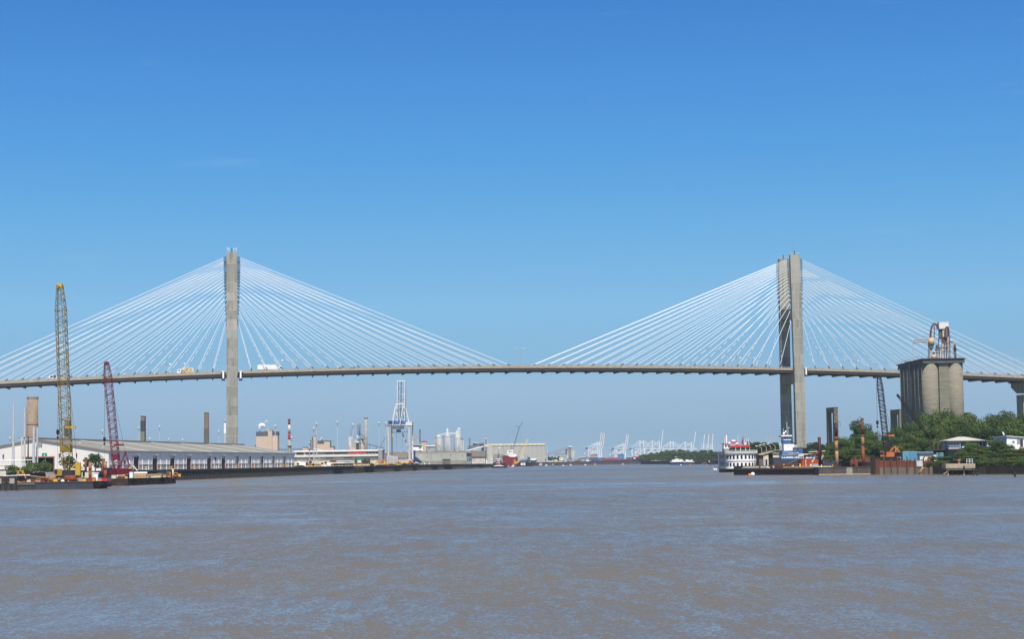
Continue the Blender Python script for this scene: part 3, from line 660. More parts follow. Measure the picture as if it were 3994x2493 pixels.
# ---- barges
def barge(name, label, loc, rz, Lx, Ly, z1, m_, parts=True, rake=0, tyres=()):
    """deck barge: local box 0..Lx, 0..Ly"""
    o = thing(name, label, 'barge', loc, rz)
    m = MB(); m.hexa([(rake, .15, -1), (Lx - rake, .15, -1), (Lx - rake, Ly, -1), (rake, Ly, -1), (0, 0, z1), (Lx, 0, z1), (Lx, Ly, z1), (0, Ly, z1)]); part('hull', m, m_, o)
    m = MB()
    m.box(-.05, Lx + .05, -.12, .1, z1 - .22, z1 + .1); m.box(-.05, Lx + .05, Ly - .1, Ly + .1, z1 - .22, z1 + .1); m.box(-.1, .1, .1, Ly - .1, z1 - .22, z1 + .1); m.box(Lx - .1, Lx + .1, .1, Ly - .1, z1 - .22, z1 + .1)
    part('rubbing_strake', m, mat('strake', (.07, .06, .055), .8, .4, 1), o)
    m = MB(); m.box(.12, Lx - .12, .12, Ly - .12, z1, z1 + .03); part('deck_plating', m, mat('deck_plate', (.20, .16, .12), .9, .35, .6, c2=(.12, .06, .04), c2amt=.4), o)
    for t_ in tyres:
        m = MB(); tor = [];
        for k in range(12): 
            a = 2 * pi * k / 12; tor.append((t_[0] + .55 * cos(a), t_[1], t_[2] + .55 * sin(a)))
        m.tube(tor + [tor[0]], .16, 6); part('tyre_fender', m, black, o)
    return o
BA = Vector((-150, 492, 0))
ba = barge('work_barge', 'slate grey flat work barge carrying the yellow crane', (-148, 490, 0), -.03, 31.9, 15, 2.1, hull_g)
m = MB()
for k in range(16): m.cyl((32.75, 1.2 + k * .85, 1.15), (32.75, 1.9 + k * .85, 1.15), .75, n=12)
m.cyl((32.75, 1.2, 1.15), (32.75, 14.5, 1.15), .6, n=12); part('ribbed_fender', m, black, ba)
m = MB(); m.box(10.8, 15.6, -.14, .5, 1.35, 2.2); part('hull_recess', m, concrete_d, ba)
bb = barge('work_barge', 'rusty brown deck barge carrying the red crane, tyres along its side', (QX(567) + 40.4 - 15, 568, 0), QR - .0, 15, 51, 2.25, hull_r)
for k in range(9):
    m = MB(); yy = 3 + k * 5.6; tor = []
    for j in range(13): a = 2 * pi * j / 12; tor.append((15.2, yy + .6 * cos(a), 1.45 + .6 * sin(a)))
    m.tube(tor, .17, 6); part('tyre_fender', m, black, bb)
# timber and concrete pier head at the far left
o = thing('pier_head', 'dark timber pier head with pale concrete blocks at the left edge of the water', 'pier', at(30, 478, 0), 0)
m = MB(); m.box(-8, 2.6, 0, 6, 2.5, 3.9); part('deck', m, timber_d, o)
for xx in (-7, -5.2, -3.6, -2.2, -.6, .9, 2.2):
    m = MB(); m.cyl((xx, .1, -1), (xx, .1, 3.2), .36, n=9); part('pile', m, timber_d, o)
for xx in (-4.6, -2.2, 1.3):
    m = MB(); m.box(xx - .7, xx + .6, -.45, -.05, 1.9, 3.3); part('concrete_block', m, concrete_l, o)
m = MB(); m.beam((-1.5, 1, 4.0), (5.4, 2, 4.2), .18); part('handrail', m, white, o)
o = thing('fuel_hut', 'small cream slatted hut on the pier head at the left edge', 'hut', at(7, 480, 3.9)); m = MB(); m.box(-1, 1.1, 0, 1.6, 0, 1.7); part('wall', m, cream, o); m = MB(); m.box(-1.2, 1.3, -.2, 1.8, 1.7, 1.85); part('roof', m, rust_r, o)
# ---- crawler cranes
def crawler(label, pxb, pxt, pyt, Y, z0, m_boom, m_body, w, lean_y, hook, yaw=.5, gm=None, face=1, bays=34, hm=None, gh=7.5, hd=None):
    base = at(pxb, Y, z0); o = thing('crawler_crane', label, 'crane', base)
    foot = Vector((0, 0, 2.1)); tip = D(pxt, pyt, Y) - base; tip.y += lean_y
    m = MB()
    for s in (-1, 1):
        m.ext([(-3.6, s * 2.3 - .5, .1), (3.6, s * 2.3 - .5, .1), (4.1, s * 2.3 - .5, .6), (3.6, s * 2.3 - .5, 1.25), (-3.6, s * 2.3 - .5, 1.25), (-4.1, s * 2.3 - .5, .6)], (0, 1.0, 0))
    part('crawler_tracks', m, black, o)
    m = MB(); m.cyl((0, 0, 1.0), (0, 0, 1.5), 1.5, n=14); m.box(-1.6, 1.6, -1.8, 1.8, .5, 1.0); part('turntable', m, dark, o)
    m = MB(); m.obox((1.2 * face, .2, 1.5), 4.6, 2.6, 1.7, yaw); bd = part('machine_house', m, hm or m_body, o)
    m = MB(); m.obox((3.9 * face, .9 * (1 if yaw > 0 else -1), 1.4), 1.0, 3.0, 1.6, yaw); part('counterweight', m, gm or m_body, o)
    m = MB(); m.obox((-2.1 * face, -1.6, 1.6), 1.6, 1.3, 1.9, yaw); cb = part('cab', m, m_body, o)
    m = MB(); m.obox((-2.2 * face, -1.75, 2.3), 1.5, 1.25, 1.0, yaw); part('window', m, glass, cb)
    m = MB(); m.lattice(foot, tip, [(0, .9), (.09, w), (.86, w), (1, .55 * w)], .17, .11, bays); bo = part('boom', m, m_boom, o)
    d = (tip - foot).normalized()
    m = MB(); m.beam(tip - d * .7, tip + d * .4, w * .5, w * .5); part('boom_head', m, hd or m_body, bo)
    Lb = (tip - foot).length
    m = MB(); q = foot + d * Lb * .13; m.beam(q - d * .7, q + d * .9, w * .98); part('boom_plate', m, m_boom, bo)
    q = foot + d * Lb * .245
    m = MB(); m.beam(q + Vector((0, -.1, 0)), q + Vector((3.0 * face, -.3, -.1)), .7, .6); part('auxiliary_sheave', m, m_body, bo)
    # gantry and pendant lines
    gt = Vector((2.6 * face, .6, gh)); m = MB()
    for s in (-.7, .7): m.beam((1.0 * face, .2 + s, 3.4), gt + Vector((0, s, 0)), .2); m.beam((4.2 * face, .4 + s, 3.4), gt + Vector((0, s, 0)), .2)
    m.beam(gt + Vector((0, -.8, 0)), gt + Vector((0, .8, 0)), .4); part('gantry', m, m_body, o)
    m = MB(); m.cyl(gt, tip, .045, n=5); m.cyl(foot + Vector((.6, 0, 1)), tip + Vector((.3, 0, 0)), .04, n=5); part('pendant_line', m, dark, o)
    hz = hook; ht_ = tip + Vector((-w * .45 * 1.0, 0, 0)); hp = D(hook[0], hook[1], Y) - base; hp.y += lean_y
    m = MB(); m.cyl((hp.x, hp.y, tip.z), hp, .05, n=5); m.cyl(hp, (hp.x - .1, hp.y, 3), .03, n=4); part('hoist_line', m, dark, o)
    m = MB(); m.ext([(hp.x - .35, hp.y - .2, hp.z), (hp.x + .35, hp.y - .2, hp.z), (hp.x + .45, hp.y - .2, hp.z - 1.0), (hp.x, hp.y - .2, hp.z - 1.7), (hp.x - .45, hp.y - .2, hp.z - 1.0)], (0, .4, 0)); m.ball((hp.x, hp.y, hp.z - 2.2), .38, 8)
    part('hook_block', m, black, o)
    return o
yc = crawler('tall yellow lattice-boom crawler crane on the slate grey barge', 262, 223, 1108, 499, 2.15, yel_d, yellow, 2.7, 3, (215, 1676), .9, black, 1, 52, dark, gh=5.2)
m = MB(); m.box(2.9, 4.3, -2.6, -1.8, 1.6, 5.2); part('side_tower', m, yellow, yc)
rc = crawler('dark red lattice-boom crawler crane on the rusty barge', 456, 410, 1415, 585, 2.3, red, red, 2.35, 2, (402, 1706), .8, red, 1, 38, gh=8.5)
# ---- loose things on the two barges
def deck_box(name, label, cat, px, Y, z, sx, sy, sz, m_, rz=0, lid=None, group=None):
    o = thing(name, label, cat, at(px, Y, z), rz, group); m = MB(); m.box(-sx / 2, sx / 2, -sy / 2, sy / 2, .02, sz); part('body', m, m_, o)
    if lid is not None: m = MB(); m.box(-sx / 2 - .08, sx / 2 + .08, -sy / 2 - .08, sy / 2 + .08, sz, sz + .15); part('lid', m, lid, o)
    return o
def pile(label, px, y0, y1, Y, r, m_, m2=None, fr=.45, name='steel_pile', lean=0):
    zb, ztp = zz(px, y1, Y), zz(px, y0, Y); o = thing(name, label, 'pile', at(px, Y, zb)); h = ztp - zb
    m = MB(); m.smooth = True
    if m2:
        m.cyl((0, 0, 0), (lean * fr, 0, h * fr), r, n=12); m.cur = 1; m.cyl((lean * fr, 0, h * fr), (lean, 0, h), r, n=12)
        part('shaft', m, [m_, m2], o)
    else: m.cyl((0, 0, 0), (lean, 0, h), r, n=12); part('shaft', m, m_, o)
    m = MB(); m.cyl((lean, 0, h - .25), (lean, 0, h + .05), r * 1.12, n=12); part('collar', m, m2 or m_, o)
    return o
pile('dark rusty steel pile left of the cream topped one', 334, 1786, 1866, 520, .36, rust)
pile('rusty pile with a cream top on the slate grey barge', 351.5, 1804, 1872, 493, .45, rust_r, rust_l, .5)
pile('leaning dark rusty pile beside the red crane', 397, 1791, 1866, 505, .42, rust, lean=.5)
pile('rusty pile with a pale top nearest the red crane', 410.5, 1801, 1872, 494, .45, rust_r, rust_l, .52)
deck_box('winch', 'red deck winch at the foot of the cream topped pile', 'winch', 350, 491.5, 2.13, 1.5, .8, .8, rust_r, lid=rust_r)
deck_box('winch', 'red deck winch at the foot of the pale topped pile', 'winch', 409, 491.5, 2.13, 1.6, .8, .8, redpaint, lid=rust_r)
o = deck_box('portable_toilet', 'blue portable toilet with a white front between the rusty piles', 'toilet', 375, 493, 2.13, 1.5, 1.3, 2.1, blue); m = MB(); m.box(-.62, .62, -.7, -.65, .1, 2.0); part('door', m, white, o); m = MB(); m.box(-.85, .85, -.75, .75, 2.1, 2.35); part('roof', m, white, o)
o = deck_box('storage_container', 'cream storage container between the cranes on the grey barge', 'container', 342, 500, 2.13, 4.2, 2.2, 2.5, cream)
m = MB()
for k in range(9): m.box(-1.95 + k * .48, -1.75 + k * .48, -1.18, -1.1, .2, 2.3)
part('ribs', m, white_w, o)
deck_box('toolbox', 'orange steel toolbox right of the cream topped pile', 'box', 363, 491.6, 2.13, 1.2, .8, .9, orange, lid=rust_l)
deck_box('winch_house', 'weathered beige deck shed left of the yellow crane tracks', 'shed', 201, 500, 2.13, 2.8, 2.0, 2.3, concrete_l, lid=white_w)
def drum(px, Y, z, r, l, m_, label, ax_=0, name='pipe_drum'):
    o = thing(name, label, 'drum', at(px, Y, z)); m = MB(); m.smooth = True
    if ax_ == 0: m.cyl((-l / 2, 0, r), (l / 2, 0, r), r, n=16)
    else: m.cyl((0, -l / 2, r), (0, l / 2, r), r, n=16)
    part('barrel', m, m_, o); m = MB()
    for s in (-l / 2, l / 2):
        if ax_ == 0: m.cyl((s - .06, 0, r), (s + .06, 0, r), r * 1.15, n=16)
        else: m.cyl((0, s - .06, r), (0, s + .06, r), r * 1.15, n=16)
    part('flange', m, rust, o); return o
drum(206, 492.5, 2.13, .75, 1.9, rust_l, 'rusty drum left of the yellow crane on the barge edge')
drum(276, 492.5, 2.13, .85, 3.0, rust_r, 'long rusty pipe drum right of the yellow crane')
drum(300, 494, 2.13, .55, 2.2, rust, 'smaller dark rusty drum beside the long pipe drum')
drum(452, 572, 2.3, .6, 2.2, lgrey, 'pale cable drum before the red crane')
drum(478, 570, 2.3, .65, 2.4, rust_l, 'rust coloured cable drum right of the red crane')
drum(498, 590, 2.3, .75, 1.0, green, 'green reel behind the white tank')
o = thing('pipe_tank', 'long white horizontal tank on the rusty barge', 'tank', at(534, 590, 2.3)); m = MB(); m.smooth = True; m.cyl((-3.4, 0, 1.3), (3.4, 0, 1.3), .62, n=14); part('shell', m, white, o); m = MB(); m.box(-2.4, -2, -.5, .5, 0, .9); m.box(2, 2.4, -.5, .5, 0, .9); part('cradle', m, rust, o)
o = deck_box('portable_toilet', 'pale blue cabin with white door left of the timber crates', 'toilet', 513, 571, 2.3, 1.3, 1.2, 2.1, lblue); m = MB(); m.box(-.5, .5, -.65, -.6, .1, 1.9); part('door', m, white, o)
k = 0
for r_ in range(3):
    for c_ in range(4):
        o = thing('crate', 'timber crate, %s in the %s layer of the stack' % (('leftmost', 'second from left', 'third from left', 'rightmost')[c_], ('bottom', 'middle', 'top')[r_]), 'crate', at(528 + c_ * 12.2, 570.5, 2.3 + r_ * .56), 0, 'timber crates stacked on the rusty barge')
        m = MB(); m.box(-.46, .46, -.6, .6, .02, .5); part('boards', m, timber, o)
        m = MB(); m.box(-.47, -.38, -.63, -.6, .02, .5); m.box(.38, .47, -.63, -.6, .02, .5); part('battens', m, amber, o)
for i, (px, Y, l, dz) in enumerate(((596, 578, 5.5, .15), (600, 582, 5.0, .5), (588, 574, 4.2, .1), (604, 588, 4.6, .9))):
    solo('timber_beam', ('pale timber beam lying right of the crates, %s of four' % ('nearest', 'second', 'third', 'farthest')[i]), 'timber', B(-l / 2, l / 2, -.2, .2, 0, .32), timber if i % 2 else cream, at(px, Y, 2.28 + dz), .05 * i, 'timber beams on the rusty barge')
o = deck_box('generator', 'black diesel generator on the rusty barge', 'generator', 632, 600, 2.3, 2.6, 1.6, 1.9, dark, lid=black)
m = MB(); m.cyl((.6, 0, 1.9), (.6, 0, 2.8), .1, n=6); part('exhaust', m, black, o)
o = thing('wire_basket', 'green mesh basket with a yellow frame near the far end of the rusty barge', 'basket', at(653, 602, 2.3)); m = MB(); m.box(-.9, .9, -.6, .6, .1, 1.5); part('mesh', m, green, o); m = MB()
for sx_ in (-.95, .95):
    for sy_ in (-.65, .65): m.beam((sx_, sy_, 0), (sx_, sy_, 1.7), .12)
m.beam((-.95, -.65, 1.7), (.95, -.65, 1.7), .12); part('frame', m, amber, o)
pile('cream bollard post at the far end of the rusty barge', 674.5, 1829, 1866, 606, .3, cream, name='bollard_post')
o = thing('lifebuoy', 'orange ring lifebuoy hanging at the end of the rusty barge', 'lifebuoy', at(686.5, 607, 3.1)); m = MB(); tor = [(.55 * cos(2 * pi * k / 14), 0, .55 * sin(2 * pi * k / 14) + .1) for k in range(15)]; m.tube(tor, .15, 6); part('ring', m, orange, o); m = MB(); m.beam((0, .2, -.8), (0, .2, .3), .1); part('bracket', m, dark, o)
deck_box('toolbox', 'small amber box on the outer corner of the rusty barge', 'box', 701, 614, 2.3, .8, .8, .9, amber, lid=timber)
o = thing('sawhorse', 'cream A-shaped trestle on the quay behind the timber crates', 'trestle', at(517, 655, QZ)); m = MB()
for s in (-.5, .5): m.beam((-1.8, s, 0), (0, s, 2.1), .3); m.beam((1.8, s, 0), (0, s, 2.1), .3)
part('legs', m, cream, o); m = MB(); m.beam((0, -.6, 2.1), (0, .6, 2.1), .3); part('ridge_bar', m, cream, o)
for i, (px, Y, s_, m_, lab) in enumerate(((76, 493, 1.3, amber, 'yellow steel locker at the left end of the grey barge'), (90, 493, 1.5, rust_r, 'red and yellow tank box on the left end of the grey barge'), (136, 496, 1.3, dark, 'dark pump on the barge below the bright shrub'), (152, 494, .9, timber, 'small timber box below the olive shrub'),
        (178, 494, .9, redpaint, 'low red hatch on the barge below the yellow crane cab'), (114, 492.6, .9, cream, 'cream box in the middle of the barge edge'), (217, 491.6, .9, amber, 'amber box in the barge recess'), (222, 494, 1.0, white_w, 'white tarpaulin bundle in front of the crane tracks'), (246, 492, .7, white, 'small white box before the yellow crane'),
        (317, 492, 1.0, concrete_l, 'pale sack pile left of the cream topped pile'), (329, 491.6, .8, amber, 'amber box left of the cream topped pile'), (390, 491.8, .8, timber, 'timber box between toilet and pale topped pile'), (434, 569, .9, dark, 'dark box on the near end of the rusty barge'), (445, 568.6, 1.1, cream, 'cream post box near the red crane tracks'),
        (492, 569, .7, amber, 'amber box left of the pale blue cabin'), (582, 572, .6, rust_l, 'rust coloured box right of the crates'), (618, 585, .8, amber, 'amber box before the black generator'), (643, 592, .9, timber, 'timber box left of the green basket'), (662, 596, .7, orange, 'orange box right of the green basket'))):
    deck_box('deck_box', lab, 'box', px, Y, 2.13 if px < 432 else 2.3, s_ * 1.3, s_ * .9, s_, m_, random.uniform(-.3, .3), lid=(rust_l if i % 2 else dark))
# fallen yellow A-frame and long derrick on the grey barge
o = thing('derrick_boom', 'long rusty yellow derrick boom lying across the grey barge', 'derrick', at(70, 491.5, 2.13)); m = MB(); m.beam((0, 0, 2.2), (9.5, .4, .95), .3, .3); m.beam((9.5, .4, .95), (19.5, 1, .5), .3, .3); part('boom', m, rust_l, o)
m = MB()
for x0 in (0, 1.4): m.beam((x0 - .6, 0, 1.0), (x0, 0, 3.1), .16); m.beam((x0 + .8, 0, 1.0), (x0, 0, 3.1), .16)
m.beam((-.6, 0, 3.1), (1.7, 0, 3.1), .16); part('a_frame', m, amber, o)
# debris around the machinery, each a thing of its own
rnd = random.Random(4)
dm = [rust_r, rust_l, rust, timber, concrete_l, white_w, amber]
words_ = ['rusty steel offcut', 'rust brown beam', 'dark rusty plate', 'timber baulk', 'pale concrete block', 'weathered white plank', 'amber strut']
cnt_ = [0] * 7; sp_ = sorted((rnd.uniform(84, 425), rnd.randrange(7)) for _ in range(34))
QW = ('leftmost', 'second', 'third', 'fourth', 'fifth', 'sixth', 'seventh', 'eighth', 'ninth', 'tenth')
for px, k in sp_:
    l = rnd.uniform(1.0, 3.2); n_ = cnt_[k]; cnt_[k] += 1
    solo('scrap_piece', '%s on the grey barge deck, %s such piece counted from the left' % (words_[k], QW[n_]), 'scrap', B(-l / 2, l / 2, -.2, .2, 0, rnd.uniform(.25, .7)), dm[k], at(px, rnd.uniform(491.2, 497), 2.16), rnd.uniform(-.8, .8), 'clutter on the grey barge')
# ---- high-mast lights
MN = 0
def highmast(px, ytop, Y, label, zb=QZ, w_=None):
    h = zz(px, ytop, Y) - zb; o = thing('high_mast_light', label, 'mast light', at(px, Y, zb), 0, 'high mast lights of the port')
    m = MB(); m.cyl((0, 0, 0), (0, 0, h), .36, .2, 6); part('mast', m, lgrey, o)
    w_ = w_ or 9.0 * Y / F / 1.0
    m = MB(); m.lathe([(w_, h - .3), (w_ * 1.0, h - .05), (w_ * .3, h + .5)], n=10); part('lamp_ring', m, grey, o)
    m = MB(); m.ball((0, 0, h + .9), w_ * .28, 8); part('cap', m, white, o)
for px, yt, Y, lab in ((38, 1712, 1300, 'mast light at the far left above the warehouse gable'), (398.5, 1684, 1300, 'mast light behind the hook of the red crane'), (541, 1672, 1300, 'mast light just left of the dark banded column'), (622, 1668, 1200, 'mast light between the two old concrete columns, tallest there'),
        (584, 1714, 1900, 'far low mast light right of the dark banded column'), (657, 1716, 1900, 'far low mast light middle of the roof ridge'), (712, 1718, 1900, 'far low mast light left of the plain concrete column'), (853, 1686, 1450, 'mast light between the plain column and the left pylon'),
        (1074, 1664, 1400, 'mast light in front of the tan boiler house'), (1138, 1709, 1800, 'small mast light touching the striped chimney'), (1224.5, 1675, 1120, 'mast light in front of the second tan plant, left of a pair'), (1235.7, 1656, 1150, 'mast light in front of the second tan plant, right of a pair'),
        (1316.6, 1650, 1180, 'tall mast light between the tan plant and the cement works'), (1377.4, 1660, 1250, 'mast light before the cement works silos'), (1478.8, 1652, 1300, 'mast light right of the tall grey stack'), (1506, 1654, 1400, 'mast light touching the left leg of the gantry crane'), (1207, 1750, 1090, 'short slim light mast before the pale low shed')):
    highmast(px, yt, Y, lab)
# ================================================================ old bridge piers (a row of tall concrete frames)
def pier_frame(px, ytop, Y, label, wpx=17, W=12, dark_band=None, rz=TH):
    zt_ = zz(px, ytop, Y); w0 = wpx * Y / F; o = thing('bridge_pier', label, 'pier', at(px, Y, 4.2), rz, 'tall old concrete piers')
    h = zt_ - 4.2
    for s in (0, 1):
        m = MB(); y = s * W; m.hexa([(-w0 / 2 * 1.1, y - 1.5, 0), (w0 / 2 * 1.1, y - 1.5, 0), (w0 / 2 * 1.1, y + 1.5, 0), (-w0 / 2 * 1.1, y + 1.5, 0), (-w0 / 2 * .94, y - 1.3 , h - 3.4), (w0 / 2 * .94, y - 1.3, h - 3.4), (w0 / 2 * .94, y + 1.3, h - 3.4), (-w0 / 2 * .94, y + 1.3, h - 3.4)])
        part('leg', m, old_c, o)
    m = MB(); m.box(-w0 / 2 * .95, w0 / 2 * .95, -1.35, W + 1.35, h - 3.4, h - .3); m.box(-w0 / 2 * 1.05, w0 / 2 * 1.05, -1.6, W + 1.6, h - .3, h); part('cap_beam', m, old_c, o)
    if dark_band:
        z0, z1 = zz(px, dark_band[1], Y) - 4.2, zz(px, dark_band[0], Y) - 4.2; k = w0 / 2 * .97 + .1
        m = MB(); m.box(-k, k, -1.62, 1.6, z0, z1); part('dark_leg_band', m, hull_g, o)  # darker band boxed round the near leg
    return o
old_c = mat('old_concrete', (.20, .175, .125), .9, .25, .25, c2=(.11, .09, .065), c2amt=.4, streak=True)
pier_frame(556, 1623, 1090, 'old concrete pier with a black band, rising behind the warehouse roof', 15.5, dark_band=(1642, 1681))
pier_frame(804.5, 1610, 1090, 'plain slim old concrete pier behind the warehouse, left of the left pylon', 18)
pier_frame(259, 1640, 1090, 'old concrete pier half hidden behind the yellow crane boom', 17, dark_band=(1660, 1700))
pier_frame(3263, 1589, 1130, 'tall open concrete pier frame on the wooded bank right of the right pylon', 17, 12.5)
pier_frame(3521, 1597, 1180, 'old concrete pier partly hidden by the left side of the grain silo', 24, 14)
o = thing('vent_stack', 'slim white and grey stack just left of the left pylon', 'stack', at(877.5, 1150, QZ)); h = zz(877.5, 1640, 1150) - QZ
m = MB(); m.cyl((0, 0, 0), (0, 0, h * .72), .75, n=10); part('lower_shaft', m, lgrey, o); m = MB(); m.cyl((0, 0, h * .72), (0, 0, h), .75, n=10); part('upper_shaft', m, white, o); m = MB(); m.cyl((0, 0, h - .6), (0, 0, h - .3), 1.5, n=10); part('platform', m, grey, o)
# ================================================================ industry beyond the left quay
def px2m(p, Y): return p * Y / F
class Fr:
    """frontal frame at depth Y: image columns and rows become local metres"""
    def __init__(s, name, label, cat, px, Y, zb=QZ, rz=0, group=None):
        s.Y = Y; s.px = px; s.b = at(px, Y, zb); s.zb = zb; s.o = thing(name, label, cat, s.b, rz, group)
    def x(s, px, py=1760): return D(px, py, s.Y).x - s.b.x
    def z(s, py, px=None): return D(px or s.px, py, s.Y).z - s.zb
    def box(s, name, x0, x1, y0, y1, d0, d1, m_, parent=None, label=None):
        """x0,x1 columns; y0,y1 rows (top,bottom or None=ground); d0,d1 metres of depth"""
        m = MB(); m.box(s.x(x0), s.x(x1), d0, d1, 0 if y1 is None else s.z(y1), s.z(y0)); return part(name, m, m_, parent or s.o, label)
    def cyl(s, name, px, y0, y1, w, m_, d=0, parent=None, w2=None, n=14):
        m = MB(); m.smooth = True; r = px2m(w, s.Y) / 2; r2 = px2m(w2, s.Y) / 2 if w2 else r; zb = 0 if y1 is None else s.z(y1)
        m.cyl((s.x(px), d, zb), (s.x(px), d, s.z(y0)), r, r2, n); return part(name, m, m_, parent or s.o)
    def beam(s, name, p, q, w, m_, d=0, parent=None):
        m = MB(); m.beam((s.x(p[0]), d, s.z(p[1])), (s.x(q[0]), d, s.z(q[1])), px2m(w, s.Y)); return part(name, m, m_, parent or s.o)
band = mat('band_blue', (.075, .085, .115), .7, .08, .3); plant_d = mat('plant_steel', (.11, .12, .135), .6, .3, .4)
tan_p = mat('tan_pale', (.57, .42, .32), .8, .1, .3)  # slightly lighter tan for the wing and step blocks
# tan boiler house
f = Fr('boiler_house', 'large tan boiler house with a dark band at the top and a puffing vent', 'factory', 1040, 1900)
f.box('wall', 999, 1046, 1702, None, 0, 16, tan); f.box('band', 998.8, 1046, 1684.5, 1702, -.1, 16, band)
f.box('stair_tower', 1046, 1062, 1681, None, -2, 10, tan); f.box('tower_cap', 1050, 1062, 1679, 1681.5, -1, 9, band)
f.box('wing_wall', 1062, 1082, 1700, None, 1, 16, tan_p); f.box('wing_band', 1062, 1082.3, 1684.5, 1700, .9, 16, band)
f.box('annex', 993, 999, 1735, None, 2, 10, plant_d)
f.cyl('vent_pipe', 1011.5, 1677, 1685, 3, plant_d, 4)
for px in (1032, 1039, 1044.5): f.cyl('roof_stack', px, 1674, 1685, 3.2, tan, 5, n=8)
f.box('window', 1029, 1036, 1689, 1695, -.2, 0, plant_d)
sm = bpy.data.materials.new('steam'); sm.use_nodes = True; t = sm.node_tree; t.nodes.remove(t.nodes['Principled BSDF']); vo = N(t, 'ShaderNodeVolumePrincipled'); vo.inputs['Color'].default_value = (1, 1, 1, 1); vo.inputs['Density'].default_value = .35; vo.inputs['Anisotropy'].default_value = .3
L(t, vo.outputs[0], t.nodes['Material Output'].inputs['Volume'])
cl = bpy.data.materials.new('steam_puff'); cl.use_nodes = True; cb_ = cl.node_tree.nodes['Principled BSDF']; cb_.inputs['Base Color'].default_value = (.92, .92, .93, 1); cb_.inputs['Roughness'].default_value = 1; cb_.inputs['Specular IOR Level'].default_value = 0
try: cb_.inputs['Subsurface Weight'].default_value = 0
except Exception: pass
m = MB(); m.smooth = True; rnd = random.Random(3); c0 = at(1022, 1900, 0); 
for px, py, r in ((1012, 1673, .7), (1013, 1670, .9), (1013, 1667, 1.2), (1014, 1664, 1.8), (1017, 1661, 2.3), (1021, 1659, 2.4), (1025, 1660, 2.0), (1013, 1660, 1.5), (1029, 1662, 1.5), (1018, 1666, 1.8), (1024, 1665, 1.6), (1032, 1660, .9), (1019, 1655, 1.2), (1027, 1656, 1.0)):
    q = D(px, py, 1900); m.ball((q.x - c0.x, rnd.uniform(-1, 1), q.z), r, 12, .9)
solo('steam_cloud', 'white puff of steam above the tan boiler house vent', 'steam', m, cl, c0)
m = MB(); m.smooth = True
for px, py, r in ((1036, 1645, 1.0), (1040, 1642, 1.0), (1033, 1649, .6), (1044, 1641, .6)):
    q = D(px, py, 1900); m.ball((q.x - c0.x, 0, q.z), r, 10, .7)
sm2 = cl.copy(); sm2.node_tree.nodes['Principled BSDF'].inputs['Alpha'].default_value = .3
solo('steam_cloud', 'faint smaller wisp of steam higher up beside the main puff', 'steam', m, sm2, c0)
# striped chimney
f = Fr('striped_chimney', 'red, cream and grey banded factory chimney', 'chimney', 1128.5, 1800)
for nm, y0, y1, w1, w2, m_ in (('grey_shaft', 1716, None, 12.5, 11, concrete_l), ('red_band', 1688, 1716, 11, 10.4, redpaint), ('cream_band', 1658, 1688, 10.4, 9.4, cream), ('dark_red_band', 1640, 1658, 9.4, 9.2, maroon), ('sooty_top', 1634, 1640, 9.2, 9.2, plant_d)):
    f.cyl(nm, 1128.5, y0, y1, w1, m_, w2=w2)
for y in (1637, 1689, 1740): f.cyl('gallery', 1128.5, y - 1, y + 1, 14 if y < 1700 else 21, plant_d, n=14)
f.beam('ladder', (1135, 1738), (1135, 1760), 2, plant_d)
# pipe rack
f = Fr('pipe_bridge', 'long blue-grey pipe bridge on thin trestles behind the warehouse', 'pipe bridge', 1130, 1780)
f.box('pipe_run', 1082, 1180, 1752.5, 1755, 0, 3, plant_d)
for px in range(1086, 1180, 12): f.box('trestle', px, px + 1.5, 1755, None, .5, 2.5, plant_d)
f.box('handrail', 1082, 1180, 1750.4, 1751, 0, .3, plant_d)
# second tan plant
f = Fr('process_plant', 'second tan plant with stepped dark-capped blocks and a slender tower', 'factory', 1245, 1750)
f.box('low_block', 1181, 1225, 1746, None, 0, 20, tan); f.box('low_band', 1181, 1225, 1744, 1746.3, -.2, 20, band)
f.box('tower', 1224, 1233, 1701.5, None, -2, 6, tan); f.box('tower_cap', 1223.6, 1233.2, 1699, 1702, -2.2, 6.2, plant_d)
f.box('main_block', 1238, 1265, 1732, None, 0, 18, tan); f.box('main_band', 1238, 1265.2, 1720, 1732, -.2, 18, band)
f.box('right_block', 1265, 1287, 1723, None, -1.5, 14, tan); f.box('right_band', 1265, 1287.2, 1720, 1723.3, -1.7, 14, band)
f.box('step_block', 1287, 1302, 1746, None, -1, 12, tan_p); f.box('step_band', 1276, 1302.3, 1742.5, 1746.3, -1.2, 12, band)
f.cyl('process_vessel', 1215, 1718, None, 15, plant_d); f.cyl('flue_pipe', 1218, 1700, 1720, 4, plant_d, 2); f.cyl('vessel', 1208.5, 1724, 1731, 6, lgrey, -3)
f.beam('inclined_duct', (1223, 1750), (1275, 1760), 4, white_w, -4); f.cyl('roof_vent', 1254, 1706, 1721, 6, steel, 4); f.cyl('roof_vent', 1248, 1713, 1721, 4, white_w, 4)
f.cyl('tank', 1209, 1746, None, 9, plant_d, -3)
